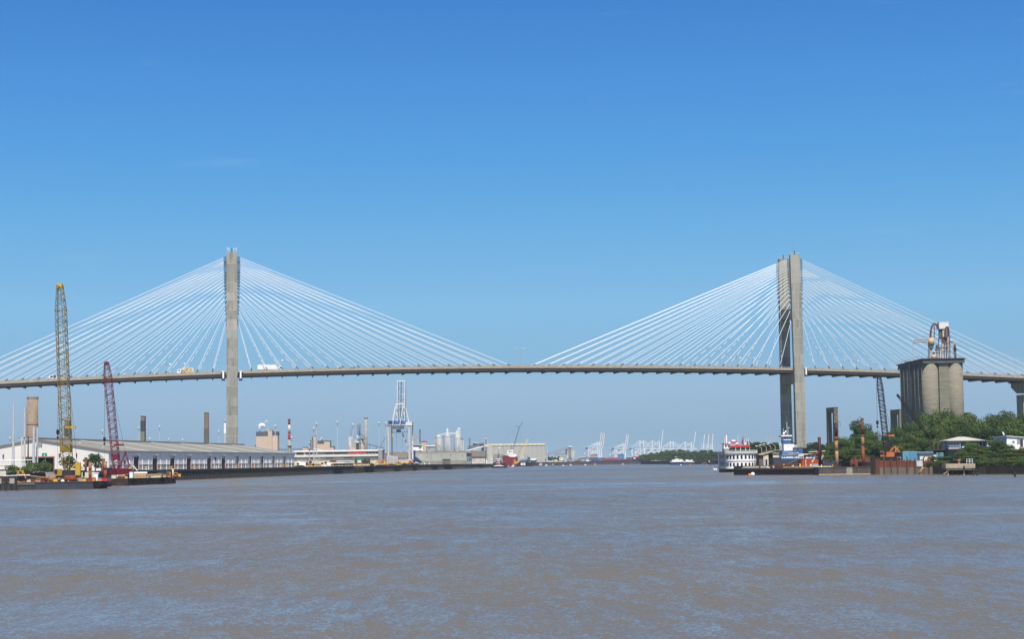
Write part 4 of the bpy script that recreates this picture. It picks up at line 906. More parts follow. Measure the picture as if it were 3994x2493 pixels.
# cement works
f = Fr('cement_works', 'pale cement works with fat silos, pipework tower and a sloping conveyor', 'factory', 1385, 1550)
f.cyl('silo', 1368, 1714, None, 28, metal_silo, 0, n=20); f.cyl('silo', 1383, 1716, None, 16, concrete_l, 6, n=16); f.cyl('silo', 1407, 1714.5, None, 30, concrete_l, 6, n=20)
f.cyl('preheater', 1396.5, 1722, None, 13, lgrey, -5); f.cyl('preheater_cone', 1396.5, 1700, 1722, 3, lgrey, -5, w2=8); 
for y in (1728, 1735, 1742, 1749): f.box('platform', 1388, 1405, y, y + 1, -8, -2, plant_d)
f.cyl('duct', 1401.5, 1654, 1700, 4.5, plant_d, 0)
for px in (1395, 1406.5): f.beam('tower_post', (px, 1655), (px, 1760), 1.6, plant_d)
for k in range(9): f.beam('tower_brace', (1395, 1660 + k * 8), (1406.5, 1668 + k * 8), 1.1, plant_d)
for px in (1369, 1377): f.beam('ladder_post', (px, 1668), (px, 1715), 1.2, plant_d)
for k in range(5): f.beam('ladder_rung', (1369, 1672 + k * 9), (1377, 1672 + k * 9), 1, plant_d)
f.box('silo_head', 1361, 1380, 1703, 1714, -2, 4, lgrey); f.beam('inclined_chute', (1404, 1690), (1422, 1708), 3, plant_d); f.box('rooftop_house', 1409, 1418, 1709, 1715, 2, 8, lgrey)
f.beam('conveyor', (1407, 1727), (1500, 1750), 3, plant_d, -6); f.beam('conveyor_leg', (1444, 1737), (1444, 1760), 1.4, plant_d, -6); f.beam('conveyor_leg', (1470, 1743), (1470, 1760), 1.4, plant_d, -6)
f.box('side_shed', 1370, 1392, 1745, None, -8, 0, tan)
f = Fr('grey_stack', 'tall plain grey stack with a wide lip beside the cement works', 'stack', 1428, 1500)
f.cyl('shaft', 1428, 1632, None, 12.5, concrete_l, w2=11); f.cyl('lip', 1428, 1626.5, 1633, 14.5, grey); f.cyl('collar', 1428, 1709, 1711, 14, grey)
f = Fr('ship_loader_boom', 'thin dark inclined boom left of the gantry crane', 'boom', 1490, 1350)
f.beam('boom', (1482, 1746), (1503, 1708), 2, plant_d); f.beam('tail', (1455, 1752), (1492, 1744), 1.5, plant_d); f.beam('stay', (1482, 1746), (1482, 1790), 1.2, plant_d)
# second transit shed (two storeys, clerestory)
SC = Fr('transit_shed', 'long low cream transit shed with a strip of high windows and a red stretch', 'shed', 1320, 1150, QZ, 0)
f = SC; 
f.box('lower_wall', 1146, 1476, 1784, None, 0, 20, cream); f.box('lower_roof', 1144, 1478, 1776, 1782, -1.5, 6, white_w); f.box('fascia', 1146, 1476, 1782, 1784, -.4, 19.9, lgrey)
f.box('upper_wall', 1148, 1482, 1763, 1776, 5.9, 19.8, wh_low); f.box('upper_roof', 1142, 1492, 1756, 1762.5, 5, 21, white_w)
for x0, x1, m_ in ((1152, 1180, glass), (1188, 1214, glass), (1216, 1262, band), (1264, 1296, glass), (1298, 1354, glass), (1356, 1421, redpaint), (1423, 1436, glass), (1438, 1448, glass), (1450, 1460, glass), (1462, 1478, glass)):
    f.box('window' if m_ is not redpaint else 'red_panel', x0, x1, 1765, 1771.5, 5.6, 5.9, m_)
for x0, x1 in ((1148, 1156), (1197, 1229), (1271, 1300), (1341, 1374)): f.box('roller_door', x0, x1, 1784.5, 1791.5, -.3, 0, grey)
f.box('ledge', 1146, 1476, 1792, 1793.2, -.5, 0, lgrey); f.box('doorway', 1162, 1200, 1796, None, -.15, 0, white); f.box('open_doorway', 1286, 1312, 1797, 1803, -.15, 0, rust)
f.box('end_block', 1476, 1492, 1758, None, -2, 19, grey)
f = Fr('scaffold_tower', 'white braced scaffold standing before the cream transit shed', 'scaffold', 1237, 1120)
for p, q in (((1228, 1780), (1246, 1812)), ((1248, 1780), (1228, 1812)), ((1226, 1779), (1250, 1779)), ((1228, 1779), (1228, 1815)), ((1247, 1779), (1247, 1815)), ((1228, 1796), (1247, 1796))): f.beam('brace', p, q, 1.1, lgrey)
# yard goods in front of the transit shed: each a thing
def yard(name, label, cat, px, w, y0, y1, Y, m_, shape='box', m2=None, zb=QZ):
    f = Fr(name, label, cat, px, Y, zb); hh = f.z(y0); W_ = px2m(w, Y); m = MB()
    if shape == 'box': m.box(-W_ / 2, W_ / 2, 0, 2.4, max(0, f.z(y1)), hh)
    elif shape == 'cyl': r = hh * .42; m.smooth = True; m.cyl((-W_ / 2, r, hh - r), (W_ / 2, r, hh - r), r, n=14)
    elif shape == 'roll': r = min(W_ / 2, hh / 2); m.smooth = True; m.cyl((0, -1.2, hh - r), (0, 1.2, hh - r), r, n=14)
    elif shape == 'heap': m.ext([(-W_ / 2, 0, 0), (W_ / 2, 0, 0), (W_ * .34, 0, hh * .7), (W_ * .1, 0, hh), (-W_ * .2, 0, hh * .85), (-W_ * .4, 0, hh * .5)], (0, 2.5, 0))
    part('body', m, m_, f.o); m = MB()
    if shape == 'cyl': m.box(-W_ * .35, -W_ * .25, -.1, 2, 0, hh * .4); m.box(W_ * .25, W_ * .35, -.1, 2, 0, hh * .4); part('cradle', m, m2 or rust, f.o)
    elif shape == 'box' and m2: m.box(-W_ / 2 - .1, W_ / 2 + .1, -.1, 2.5, hh - .25, hh + .1); part('lid', m, m2, f.o)
    elif shape == 'roll': m.cyl((0, -1.25, hh - r), (0, -1.15, hh - r), r * .4, n=10); part('core', m, m2 or dark, f.o)
    return f
YD = 1085
yard('yellow_trailer', 'amber flatbed trailer loaded with dark bundles, leftmost in the yard', 'trailer', 1168, 46, 1815, 1822, 1060, amber, 'heap', None)
yard('cable_reel', 'green cable reel at the left of the yard', 'reel', 1162, 9, 1806, 1822, 1075, green, 'roll'); yard('cable_reel', 'rust cable reel between the green ones', 'reel', 1198, 10, 1802, 1822, 1080, rust_l, 'roll'); yard('cable_reel', 'tall dark rust cable reel, highest in the yard', 'reel', 1211, 11, 1799, 1822, 1082, rust, 'roll')
yard('cable_reel', 'dark green cable reel near the light mast foot', 'reel', 1222, 9, 1809, 1822, 1075, green, 'roll'); yard('cable_reel', 'brown cable reel left of the white tarpaulin', 'reel', 1257, 9, 1804, 1822, 1082, rust_l, 'roll'); yard('cable_reel', 'brown cable reel behind the white tarpaulin', 'reel', 1270, 9, 1801, 1815, 1086, rust, 'roll')
yard('tarpaulin_stack', 'white tarpaulin covered stack in the yard', 'stack', 1285, 44, 1805, 1822, 1085, white, 'heap'); yard('white_trailer', 'long white trailer before the cream shed', 'trailer', 1346, 66, 1800, 1810, 1092, white_w, 'box', lgrey); yard('white_trailer', 'short white trailer left in the yard', 'trailer', 1183, 30, 1798, 1808, 1095, white, 'box', lgrey)
for i, (px, w_, lab) in enumerate(((1322, 36, 'amber pipe rack under the long white trailer'), (1359, 34, 'amber and red pipe rack right of its twin'), (1300, 20, 'small amber steel frame in mid yard'), (1236, 26, 'amber frame at the light mast foot'), (1204, 24, 'low amber frame below the dark reels'))):
    f = Fr('pipe_rack', lab, 'rack', px, 1075 + i); m = MB(); W_ = px2m(w_, 1080); m.box(-W_ / 2, W_ / 2, 0, 2, .5, .8); m.box(-W_ / 2, W_ / 2, 0, .3, 1.4, 1.7)
    for k in range(4): m.box(-W_ / 2 + k * W_ / 3.05, -W_ / 2 + k * W_ / 3.05 + .3, 0, 2, 0, 1.8)
    part('frame', m, amber, f.o); m = MB(); m.cyl((-W_ / 2, 1, 1.15), (W_ / 2, 1, 1.15), .35, n=8); part('pipe', m, white_w if i % 2 else rust_l, f.o)
f = yard('round_tank', 'dark green cylindrical tank with a white square panel', 'tank', 1401, 36, 1786, 1808, 1100, green, 'cyl', amber); f.box('white_panel', 1394, 1409, 1796, 1806, -.35, -.2, white)
yard('round_tank', 'black cylindrical tank right of the green one', 'tank', 1431, 22, 1787, 1803, 1102, dark, 'cyl', amber)
yard('flatbed', 'amber flatbed carrying the green and black tanks', 'trailer', 1412, 60, 1809, 1812, 1092, amber, 'box', rust_l)
for i, (px, w_, y0, m_, lab) in enumerate(((1452, 18, 1806, rust_r, 'rust red digger bucket left of the orange excavator'), (1530, 34, 1806, amber, 'amber loader in the middle of the machinery line'), (1556, 26, 1799, yellow, 'yellow excavator under the gantry crane'), (1580, 30, 1803, amber, 'amber bulldozer right of the yellow excavator'), (1604, 24, 1797, orange, 'orange-red machine boom near the right crane leg'), (1626, 18, 1803, white_w, 'white tanker cab right of the orange boom'), (1506, 18, 1808, amber, 'small amber roller behind the excavator arm'))):
    Y = 1150; f = Fr('construction_machine', lab, 'machine', px, Y); W_ = px2m(w_, Y); h_ = f.z(y0)
    m = MB(); m.box(-W_ / 2, W_ / 2, -1, 1, .2, 1.0); part('undercarriage', m, black if m_ is not yellow else m_, f.o)
    m = MB(); m.ext([(-W_ * .45, -1, 1.0), (W_ * .42, -1, 1.0), (W_ * .42, -1, h_ * .55), (W_ * .1, -1, h_ * .8), (-W_ * .2, -1, h_ * .6), (-W_ * .45, -1, h_ * .5)], (0, 2, 0)); part('body', m, m_, f.o)
    m = MB(); m.beam((W_ * .3, -1.2, h_ * .5), (-W_ * .25, -1.2, h_), .5); m.beam((-W_ * .25, -1.2, h_), (-W_ * .5, -1.2, h_ * .3), .4); part('boom', m, m_, f.o)
    m = MB(); m.box(-W_ * .15, W_ * .12, -1.05, 1.05, h_ * .45, h_ * .8); part('cab', m, dark, f.o)
f = Fr('excavator', 'orange excavator with a raised knuckled arm left of the gantry crane', 'excavator', 1480, 1140); 
f.box('tracks', 1462, 1500, 1814, None, -1, 1, black); f.box('body', 1487, 1504, 1800, 1813, -1, 1, amber)
f.beam('boom', (1496, 1802), (1478, 1796), 4.5, orange, -1.3); f.beam('boom', (1478, 1796), (1466, 1808), 4, orange, -1.3); f.beam('stick', (1466, 1808), (1462, 1818), 4, amber, -1.3); f.beam('boom_ram', (1502, 1793), (1488, 1795), 3, orange, -1.3)
# cones and small bollards along the quay
QO = ['first', 'second', 'third', 'fourth', 'fifth', 'sixth', 'seventh', 'eighth', 'ninth', 'tenth', 'eleventh', 'twelfth', 'thirteenth', 'fourteenth', 'fifteenth', 'sixteenth', 'seventeenth', 'eighteenth', 'nineteenth', 'twentieth', 'twenty-first', 'twenty-second']
for i in range(22):
    px = 1466 + i * 17.4 + (i * 37 % 7); r = ray(px, 1790); s_ = r.x / r.y; yq = (-142.1 - .11366 * 757.7) / (s_ - .11366)
    o = thing('quay_post', 'short quay edge post below the gantry crane and grey shed, %s from the left' % QO[i], 'post', (QX(yq) - .6, yq, QZ + .12), 0, 'short posts along the second quay')
    m = MB(); m.lathe([(.6, 0), (.5, .25), (.28, 1.2), (.22, 1.6)], n=8); part('post', m, (cream, amber, white_w)[i % 3], o)
# ---- ship to shore portal crane with raised boom
YC = 1240
f = Fr('gantry_crane', 'big white portal quay crane with a blue machinery house and its boom raised', 'crane', 1556, YC)
def bx(n_, *a, **k): return f.box(n_, *a, **k)
for x0, x1, y0, d in ((1511, 1519, 1660, 0), (1519.5, 1525, 1660, 17), (1593, 1601, 1660, 0), (1602, 1606.5, 1660, 17)): bx('leg', x0, x1, y0, None, d, d + 1.6, lgrey if d == 0 else white_w)
bx('portal_beam', 1583, 1608, 1647, 1661, -.5, 18, white_w); bx('portal_beam', 1511, 1527, 1655, 1661, -.5, 18, grey)
bx('sill_beam', 1592, 1608, 1793, 1800, -.6, 18.5, lgrey); bx('sill_beam', 1510, 1526, 1793, 1800, -.6, 18.5, lgrey)
bx('cross_tie', 1520, 1596, 1656, 1660, 2, 3.2, lgrey); bx('portal_tie', 1519, 1596, 1684, 1686, 17, 18, plant_d)
bx('machinery_house', 1514, 1584, 1641, 1661, 3, 10, blue); bx('house_end', 1514, 1531, 1642, 1660, 2.7, 3, dblue)
bx('trolley', 1533, 1575, 1661, 1674, -3, 4, plant_d); c_ = bx('operator_cab', 1548, 1565, 1676, 1687.5, -4, -1, dblue)
bx('window', 1549, 1564, 1681, 1685, -4.1, -4, glass, c_)
apw = mat('crane_off_white', (.60, .61, .60), .6, .15, .6, c2=(.40, .38, .34), c2amt=.3)
# apex frame
for p, q in (((1532, 1661), (1546, 1578)), ((1560, 1661), (1575, 1578)), ((1528, 1642), (1541, 1584)), ((1594, 1648), (1581, 1584)), ((1545, 1642), (1546, 1580)), ((1573, 1642), (1574, 1580))): f.beam('apex_leg', p, q, 2.9, apw, 0 if p[1] > 1650 else 6)
f.beam('apex_tie', (1541, 1577), (1580, 1577), 3, white, 0); f.beam('apex_platform', (1538, 1575), (1584, 1574), 1.2, plant_d, -1)
# raised boom: two chords with lattice
for px in (0, 1):
    xa, xb = ((1549, 1551.5), (1577, 1581))[px]
    f.beam('boom_girder', (xa, 1645), (xb, 1487), 3.0, apw, 3)
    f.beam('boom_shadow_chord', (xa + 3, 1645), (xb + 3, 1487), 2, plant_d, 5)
f.beam('boom_tip', (1549, 1486), (1583, 1486), 4, apw, 3)
for k, y in enumerate((1516, 1537, 1558, 1572, 1596, 1612, 1628)):
    f.beam('boom_tie', (1551, y), (1579, y), 1.6, lgrey if k % 2 else plant_d, 3)
for k in range(9):
    y = 1498 + 16 * k; a, b_ = ((1552, 1579), (1579, 1552))[k % 2]; f.beam('boom_brace', (a, y), (b_, y + 16), 1.1, lgrey, 3)
f.beam('boom_walkway', (1566, 1490), (1562, 1640), 3.5, plant_d, 4.5)
f.beam('inclined_stair', (1567, 1690), (1591, 1750), 4.5, lgrey, 8)
for px, yb in ((1534, 1702), (1548, 1750), (1570, 1750)): f.beam('hoist_rope', (px, 1687), (px, yb), .7, plant_d, -2)
f.beam('stair_tower', (1507, 1660), (1508, 1790), 2.5, steel, 6)
m = MB(); m.box(f.x(1531), f.x(1536), -2.2, -1.4, f.z(1705), f.z(1694)); part('spreader_hook', m, amber, f.o)
f.beam('backstay', (1578, 1672), (1620, 1704), 1, plant_d, 12)
# bulk hopper right of the crane
f = Fr('ore_hopper', 'white boxed hopper hung from an A-shaped head, with a black chute falling to the quay', 'hopper', 1630, 1330)
f.box('bin', 1609, 1650, 1745, 1757.5, 0, 8, white); f.box('bin_top', 1609, 1640, 1737, 1745, 0, 7, plant_d); f.box('bin_edge', 1608, 1652, 1735.5, 1737.5, -.5, 8, cream); f.box('green_motor', 1635, 1645, 1737, 1744, -1, 1, teal)
f.beam('head_leg', (1612, 1737), (1621, 1706), 2, lgrey); f.beam('head_leg', (1640, 1737), (1624, 1706), 2, lgrey); f.box('head_block', 1617, 1627, 1703, 1714, -1, 1, timber)
f.box('tower', 1609, 1619, 1757.5, None, 0, 5, dblue)
m = MB(); m.ext([(f.x(1609), -1, f.z(1800)), (f.x(1644), -1, f.z(1809)), (f.x(1644), -1, f.z(1800)), (f.x(1622), -1, f.z(1783)), (f.x(1609), -1, f.z(1775))], (0, 3, 0)); part('chute', m, dblue, f.o)
f = Fr('grey_bulkhead', 'ribbed pale grey bin with a wavy top left of the crane legs', 'bin', 1528, 1190)
m = MB(); m.ext([(f.x(1507), 0, 0), (f.x(1552), 0, 0), (f.x(1552), 0, f.z(1786)), (f.x(1546), 0, f.z(1781)), (f.x(1530), 0, f.z(1779)), (f.x(1514), 0, f.z(1777)), (f.x(1507), 0, f.z(1781))], (0, 6, 0)); part('bin_wall', m, lgrey, f.o)
for k in range(8): f.box('rib', 1509 + k * 5.5, 1510 + k * 5.5, 1785, None, -.3, 0, grey)
f = Fr('grey_shedlet', 'small pale gabled shed at the end of the cream transit shed', 'shed', 1492, 1170); m = MB(); m.ext([(f.x(1484), 0, 0), (f.x(1502), 0, 0), (f.x(1502), 0, f.z(1768)), (f.x(1493), 0, f.z(1758)), (f.x(1484), 0, f.z(1768))], (0, 12, 0)); part('wall', m, lgrey, f.o); m = MB(); m.beam((f.x(1483), -.2, f.z(1767.5)), (f.x(1493), -.2, f.z(1757.5)), .5, .5); m.beam((f.x(1503), -.2, f.z(1767.5)), (f.x(1493), -.2, f.z(1757.5)), .5, .5); part('roof_edge', m, white_w, f.o)
for i in range(3):
    f = Fr('steel_ramp', 'inclined grey steel frame beneath the gantry crane, %s of three' % ('left', 'middle', 'right')[i], 'frame', 1560 + i * 9, 1200); f.beam('rail', (1552 + i * 10, 1772), (1568 + i * 10, 1792), 2.2, grey); f.beam('prop', (1568 + i * 10, 1772), (1560 + i * 10, 1795), 1.4, grey)
# ---- sheds three and four
f = Fr('brown_roof_shed', 'wide shed with a mottled grey-brown roof behind the gantry crane', 'shed', 1680, 1480)
f.box('roof', 1504, 1893, 1761, 1785, 4, 40, mat('brown_roof', (.24, .20, .17), .9, .15, .2)); f.box('wall', 1506, 1892, 1785, None, 5, 39, wh_low)
for px in (1558, 1584, 1645, 1672, 1756, 1780, 1818, 1850, 1862): f.box('roof_light', px, px + 7, 1759.5, 1761.2, 4, 8, white)
f = Fr('grey_shed', 'grey-green metal shed with a lit front and stained base, nearest the quay end', 'shed', 1740, 1420)
f.box('wall', 1612, 1819, 1768, 1797, 0, 22, mat('shed_green', (.37, .37, .32), .8, .12, .12, c2=(.27, .25, .20), c2amt=.3, streak=True)); f.box('base_wall', 1612, 1819, 1797, None, -.3, 22, mat('base_block', (.26, .25, .20), .9, .25, .3))
f.box('end_wall', 1819, 1837.5, 1768.5, None, 2, 22, mat('shed_end', (.25, .28, .31), .8, .2, .3)); f.box('coping', 1612, 1838, 1766.5, 1768.2, -.2, 22.5, wh_low)
f.box('big_door', 1726, 1755.5, 1793, None, -.5, -.3, concrete_d); f.box('door_head', 1725, 1756.5, 1791.5, 1793, -.8, -.3, dark); f.box('white_stripe', 1663, 1719, 1797, 1798, -.5, -.3, white_w)
for px in (1667, 1720, 1757, 1803): f.box('wall_lamp', px, px + 1.6, 1775, 1780, -.6, 0, dark)
for px in (1822, 1828, 1833): f.box('window', px, px + 3, 1788, 1800, 1.8, 2, glass)
f = Fr('white_shed', 'white and pale blue shed end right of the grey shed', 'shed', 1862, 1700)
f.box('wall', 1838, 1872, 1786, None, 0, 20, white_w); f.box('blue_base', 1838, 1872, 1797, None, -.2, 20, lblue); f.box('side_wall', 1872, 1894, 1784, None, 2, 20, plant_d); f.beam('roof_edge', (1838, 1778), (1893, 1786), 2.5, white, -.5)
f = Fr('switch_tower', 'tan block with a red roof edge behind the hopper', 'tower', 1652, 1900); f.box('wall', 1645, 1663, 1724, None, 0, 12, tan); f.box('roof_band', 1643, 1663.4, 1722, 1725, -.3, 12, maroon)
f = Fr('lattice_stack', 'thin dark lattice stack rising behind the hopper', 'stack', 1638.5, 1850)
for px in (1636, 1641): f.beam('post', (px, 1677), (px, 1770), 1.4, plant_d)
for k in range(10): f.beam('brace', ((1636, 1641)[k % 2], 1680 + k * 8), ((1641, 1636)[k % 2], 1688 + k * 8), 1, plant_d)
f.cyl('flue', 1638.5, 1675, 1770, 3, plant_d); f.cyl('collar', 1638.5, 1678, 1680, 7, plant_d, n=8)
f = Fr('low_white_shed', 'long low white-roofed shed left of the metal silos', 'shed', 1682, 1900); f.box('wall', 1664, 1700, 1742, None, 0, 20, metal_silo); f.box('roof', 1663, 1701, 1737, 1742.3, -1, 21, white_w)
f = Fr('antenna_mast', 'thin mast between the tan block and the metal silos', 'mast', 1677, 1800); f.beam('pole', (1677, 1730), (1677, 1770), .9, plant_d)
# metal silos with head house
for i, (px, w_, y0) in enumerate(((1713, 30, 1706), (1746, 33, 1703), (1785, 30, 1709))):
    f = Fr('metal_silo', 'ribbed grey metal storage silo, %s of the three' % ('left', 'middle', 'right')[i], 'silo', px, 1650, QZ, 0, 'three metal silos'); f.cyl('shell', px, y0, None, w_, metal_silo, n=24); f.cyl('dome', px, y0 - 5, y0, w_, lgrey, n=24, w2=w_ * .45); f.cyl('rim', px, y0 - 1, y0 + 1.2, w_ + 1, lgrey, n=24)
    for a in (-.6, -.2, .25, .65): f.beam('stiffener', (px + a * w_ / 2, y0 + 1), (px + a * w_ / 2, 1770), .8, steel, -px2m(w_ / 2, 1650) * sqrt(1 - a * a) - .1)
f = Fr('metal_silo', 'dark grey silo at the right end of the silo row', 'silo', 1799, 1670); f.cyl('shell', 1799, 1711, None, 16, plant_d, n=18); f.cyl('rim', 1799, 1710, 1712, 17, steel, n=18)
f = Fr('silo_headworks', 'cream conveyor gallery and elevator towers over the metal silos', 'conveyor', 1745, 1652, 60 if False else QZ)
f.beam('gallery', (1705, 1699), (1745, 1690), 3, white_w); f.box('elevator_tower', 1743, 1749.5, 1672, 1704, -1, 2, white_w); f.box('tower_cap', 1745, 1748, 1668, 1673, -.5, 1, timber); f.beam('bridge', (1748, 1691), (1782, 1692), 4, white_w)
f.box('elevator_tower', 1779, 1786, 1680, 1710, -1, 2, cream); f.box('stair_tower', 1786.5, 1796, 1671, 1710, -1, 3, white)
for y in range(1675, 1708, 6): f.box('landing', 1788, 1795, y, y + 2, -1.3, -1, grey)
f.box('head_house', 1704, 1716, 1698, 1706, -1, 4, cream); f.beam('brace', (1752, 1694), (1744, 1703), 2, white_w)
f = Fr('stair_tower', 'white open stair tower at the right of the silos', 'tower', 1803, 1640)
f.box('column', 1798, 1800, 1718, 1768, -4, -3, white); f.box('column', 1806, 1808, 1718, 1768, -4, -3, white)
for y in range(1720, 1768, 9): f.box('landing', 1798, 1808, y, y + 2.4, -4.2, -2, white_w)
f = Fr('tan_conveyor', 'tan conveyor boom leaning against the left metal silo', 'conveyor', 1710, 1560); f.beam('boom', (1691, 1716), (1727, 1757), 4, timber); f.beam('boom_rail', (1693, 1715), (1730, 1757), 1.4, cream, -.4)
# dark stack and black conveyors
f = Fr('dark_stack', 'short dark chimney stack among the black conveyors', 'stack', 1832, 1900); f.cyl('shaft', 1832, 1712, None, 6, plant_d); f.cyl('lip', 1832, 1711.5, 1713, 7, dark)
f = Fr('coal_conveyors', 'black stepped conveyors under a white edged canopy', 'conveyor', 1865, 1880)
f.beam('conveyor', (1824, 1752), (1888, 1730), 5, plant_d); f.beam('conveyor', (1824, 1745), (1875, 1731), 3, dark, 3); f.beam('canopy', (1845, 1731), (1888, 1739), 8, dark, 4); f.beam('canopy_edge', (1845, 1726.5), (1880, 1734), 2.4, white_w, 3); f.beam('canopy_edge', (1853, 1737), (1888, 1745), 1.2, steel, 2)
f.beam('white_gallery', (1813, 1761), (1895, 1740), 4.5, white_w, -6); f.box('transfer_house', 1878, 1890, 1738, 1761, -3, 3, dark); f.box('support', 1840, 1843, 1748, None, 0, 2, plant_d)
f = Fr('white_tower', 'white lattice elevator tower at the left end of the great grey silo block', 'tower', 1896, 1870)
f.box('core', 1892, 1899, 1710, None, 0, 4, white)
for px in (1889, 1902): f.beam('post', (px, 1709), (px, 1790), 1.6, lgrey, -1)
for y in range(1712, 1790, 9): f.box('landing', 1889, 1902, y, y + 1.4, -1.5, 1, grey)
f.box('gallery', 1890, 1917, 1737, 1743, -2, 2, white_w)
f = Fr('drying_tower', 'cream open-framed drying tower before the grey silo block', 'tower', 1911, 1860)
for px in (1906, 1912, 1919): f.beam('post', (px, 1742), (px, 1800), 2, cream)
for y in range(1744, 1800, 8): f.box('floor', 1905, 1920, y, y + 2, -1, 3, white_w)
f.box('bin', 1905, 1919, 1738, 1746, -.5, 3, timber)
f = Fr('storage_block', 'huge grey ribbed storage block with a cream eaves band', 'warehouse', 2020, 2250)
f.box('wall', 1900, 2126, 1738, None, 0, 60, mat('block_grey', (.40, .385, .34), .85, .06, .02)); f.box('eaves_band', 1899, 2127, 1731, 1738.3, -.8, 61, cream)
for k in range(14): px = 1919 + k * 16.6; f.box('pilaster', px - 1, px + 1, 1738.3, None, -1.2, 0, lgrey)
for k in range(14): px = 1912 + k * 16.6; f.box('eaves_vent', px - .5, px + .5, 1732, 1737, -1, -.8, grey)
# ---- moored ships below the block
f = Fr('red_ship', 'dark red hulled ship with a tall white bridge, bow towards the camera', 'ship', 1990, 1960, 0)
m = MB(); X = f.x; Z = f.z
m.ext([(X(1963), 0, 0), (X(2016), 0, 0), (X(2019), 0, Z(1784)), (X(1990), 0, Z(1783)), (X(1980), 0, Z(1779)), (X(1960), 0, Z(1777))], (0, 14, 0)); part('hull', m, maroon, f.o)
f.box('forecastle_rail', 1963, 1982, 1777, 1780, -.4, 0, maroon)
m = MB(); m.ext([(X(1974), 2, Z(1784)), (X(2008), 2, Z(1784)), (X(2018), 2, Z(1776)), (X(2006), 2, Z(1772)), (X(1973), 2, Z(1772))], (0, 9, 0)); part('superstructure', m, white, f.o)
w_ = f.box('wheelhouse', 1979, 2000, 1759, 1773, 3, 9, white); f.box('window', 1983, 1991, 1762, 1766, 2.8, 3, glass, w_); f.box('window', 1993, 1998, 1762, 1766, 2.8, 3, glass, w_); f.box('bridge_wing', 1972, 2001, 1771, 1774, 2, 9, white)
for px in range(1975, 2000, 4): f.box('porthole', px, px + 2, 1771.5, 1773, 1.8, 2, dark)
f.beam('mast', (1945, 1748), (1946, 1775), 1.6, grey, 5); f.box('radar_dome', 1945, 1949, 1745, 1750, 4, 5, white)
f.beam('derrick_post', (1994, 1738), (1993, 1758), 3, plant_d, 6)
f = Fr('lattice_boom_crane', 'tall thin dark blue luffing crane with a forked tip above the red ship', 'crane', 1998, 1990)
bl = mat('crane_slate', (.05, .075, .11), .6, .2, .5)
f.beam('boom_chord', (1997, 1757), (2026, 1668), 1.1, bl); f.beam('boom_chord', (2001, 1757), (2028, 1668), 1.1, bl)
for k in range(14):
    t_ = k / 14; x0 = 1997 + 29 * t_; x1 = 2001 + 27 * (t_ + 1 / 14); y0 = 1757 - 89 * t_; f.beam('brace', (x0, y0), (x1, y0 - 6.3), .7, bl)
f.beam('jib', (2026, 1669), (2039.5, 1649), 1.8, bl); f.beam('strut', (2026, 1668), (2014, 1660.5), 1.4, bl); f.beam('backstay', (2014, 1661), (1968, 1732), .35, bl); f.beam('hoist_rope', (2038, 1650), (2028, 1730), .3, bl); f.box('mast_base', 1991, 2001, 1755, 1760, -1, 1, white)
f.beam('topping_line', (1961, 1740), (1969, 1770), 1, bl); f.beam('derrick', (2017, 1778), (2040, 1738), .8, bl)
f = Fr('lattice_boom_crane', 'pale yellow lattice boom leaning right in front of the grey block', 'crane', 2020, 1950, 0)
yl = mat('pale_yellow', (.62, .47, .17), .6, .15, .5)
f.beam('boom_chord', (2028, 1785), (2057, 1711), 1.8, yl); f.beam('boom_chord', (2034, 1787), (2062, 1713), 1.6, yl)
for k in range(10):
    t_ = k / 10; f.beam('brace', (2028 + 29 * t_, 1785 - 74 * t_), (2034 + 28 * (t_ + .1), 1787 - 74 * (t_ + .1)), 1.2, yl)
f.beam('lower_boom', (2016, 1806), (2034, 1784), 4, yl, -6); f.beam('a_frame', (2006, 1793), (2014, 1806), 2, amber, -6); f.beam('a_frame', (2004, 1793), (2005, 1808), 2, amber, -6); f.box('machine_house', 2004, 2018, 1803, 1809, -8, -3, amber)
f = Fr('steel_tank', 'broad silver storage tank left of the grey block foot', 'tank', 2036, 2150); f.cyl('shell', 2036, 1781, None, 46, metal_silo, 8, n=28); f.cyl('rim', 2036, 1779.5, 1781.4, 46.6, steel, 8, n=28); f.box('side_shed', 2059, 2068, 1784, None, 4, 10, band)
f = Fr('canopy_shed', 'low shed with a bright white sloping canopy right of the silver tank', 'shed', 2080, 2120); f.box('wall', 2069, 2094, 1795, None, 0, 10, grey)
m = MB(); m.ext([(X(2068) - X(2080) if False else f.x(2068), -2, f.z(1790)), (f.x(2094), -2, f.z(1789)), (f.x(2090), -2, f.z(1794)), (f.x(2084), -2, f.z(1797)), (f.x(2068), -2, f.z(1795))], (0, 12, 0)); part('canopy', m, white, f.o)
# tug
f = Fr('tugboat', 'small black and red tugboat with a white wheelhouse off the quay end', 'tugboat', 1943, 1640, 0)
m = MB(); X = f.x; Z = lambda y: f.z(y)
m.ext([(X(1918), 0, 0), (X(1973), 0, 0), (X(1977), 0, Z(1821)), (X(1960), 0, Z(1820)), (X(1943), 0, Z(1819)), (X(1925), 0, Z(1820)), (X(1914), 0, Z(1820))], (0, 7, 0)); part('hull', m, hull_b, f.o)
m = MB(); m.ext([(X(1922), .5, Z(1820)), (X(1966), .5, Z(1820)), (X(1955), .5, Z(1816)), (X(1948), .5, Z(1815)), (X(1934), .5, Z(1816))], (0, 6, 0)); part('bulwark', m, white, f.o)
f.box('deckhouse', 1929, 1955, 1806, 1816, 1, 6, maroon); f.box('deckhouse_side', 1927, 1934, 1802, 1816, 1.5, 6, dblue); f.box('deckhouse_side', 1950, 1957, 1800, 1816, 1.5, 6, dblue)
w_ = f.box('wheelhouse', 1936, 1951, 1793, 1806, 2, 5, maroon); f.box('window', 1938, 1949, 1796, 1799, 1.8, 2, white, w_); f.box('roof', 1935, 1953, 1790.5, 1793, 1.6, 5.4, white)
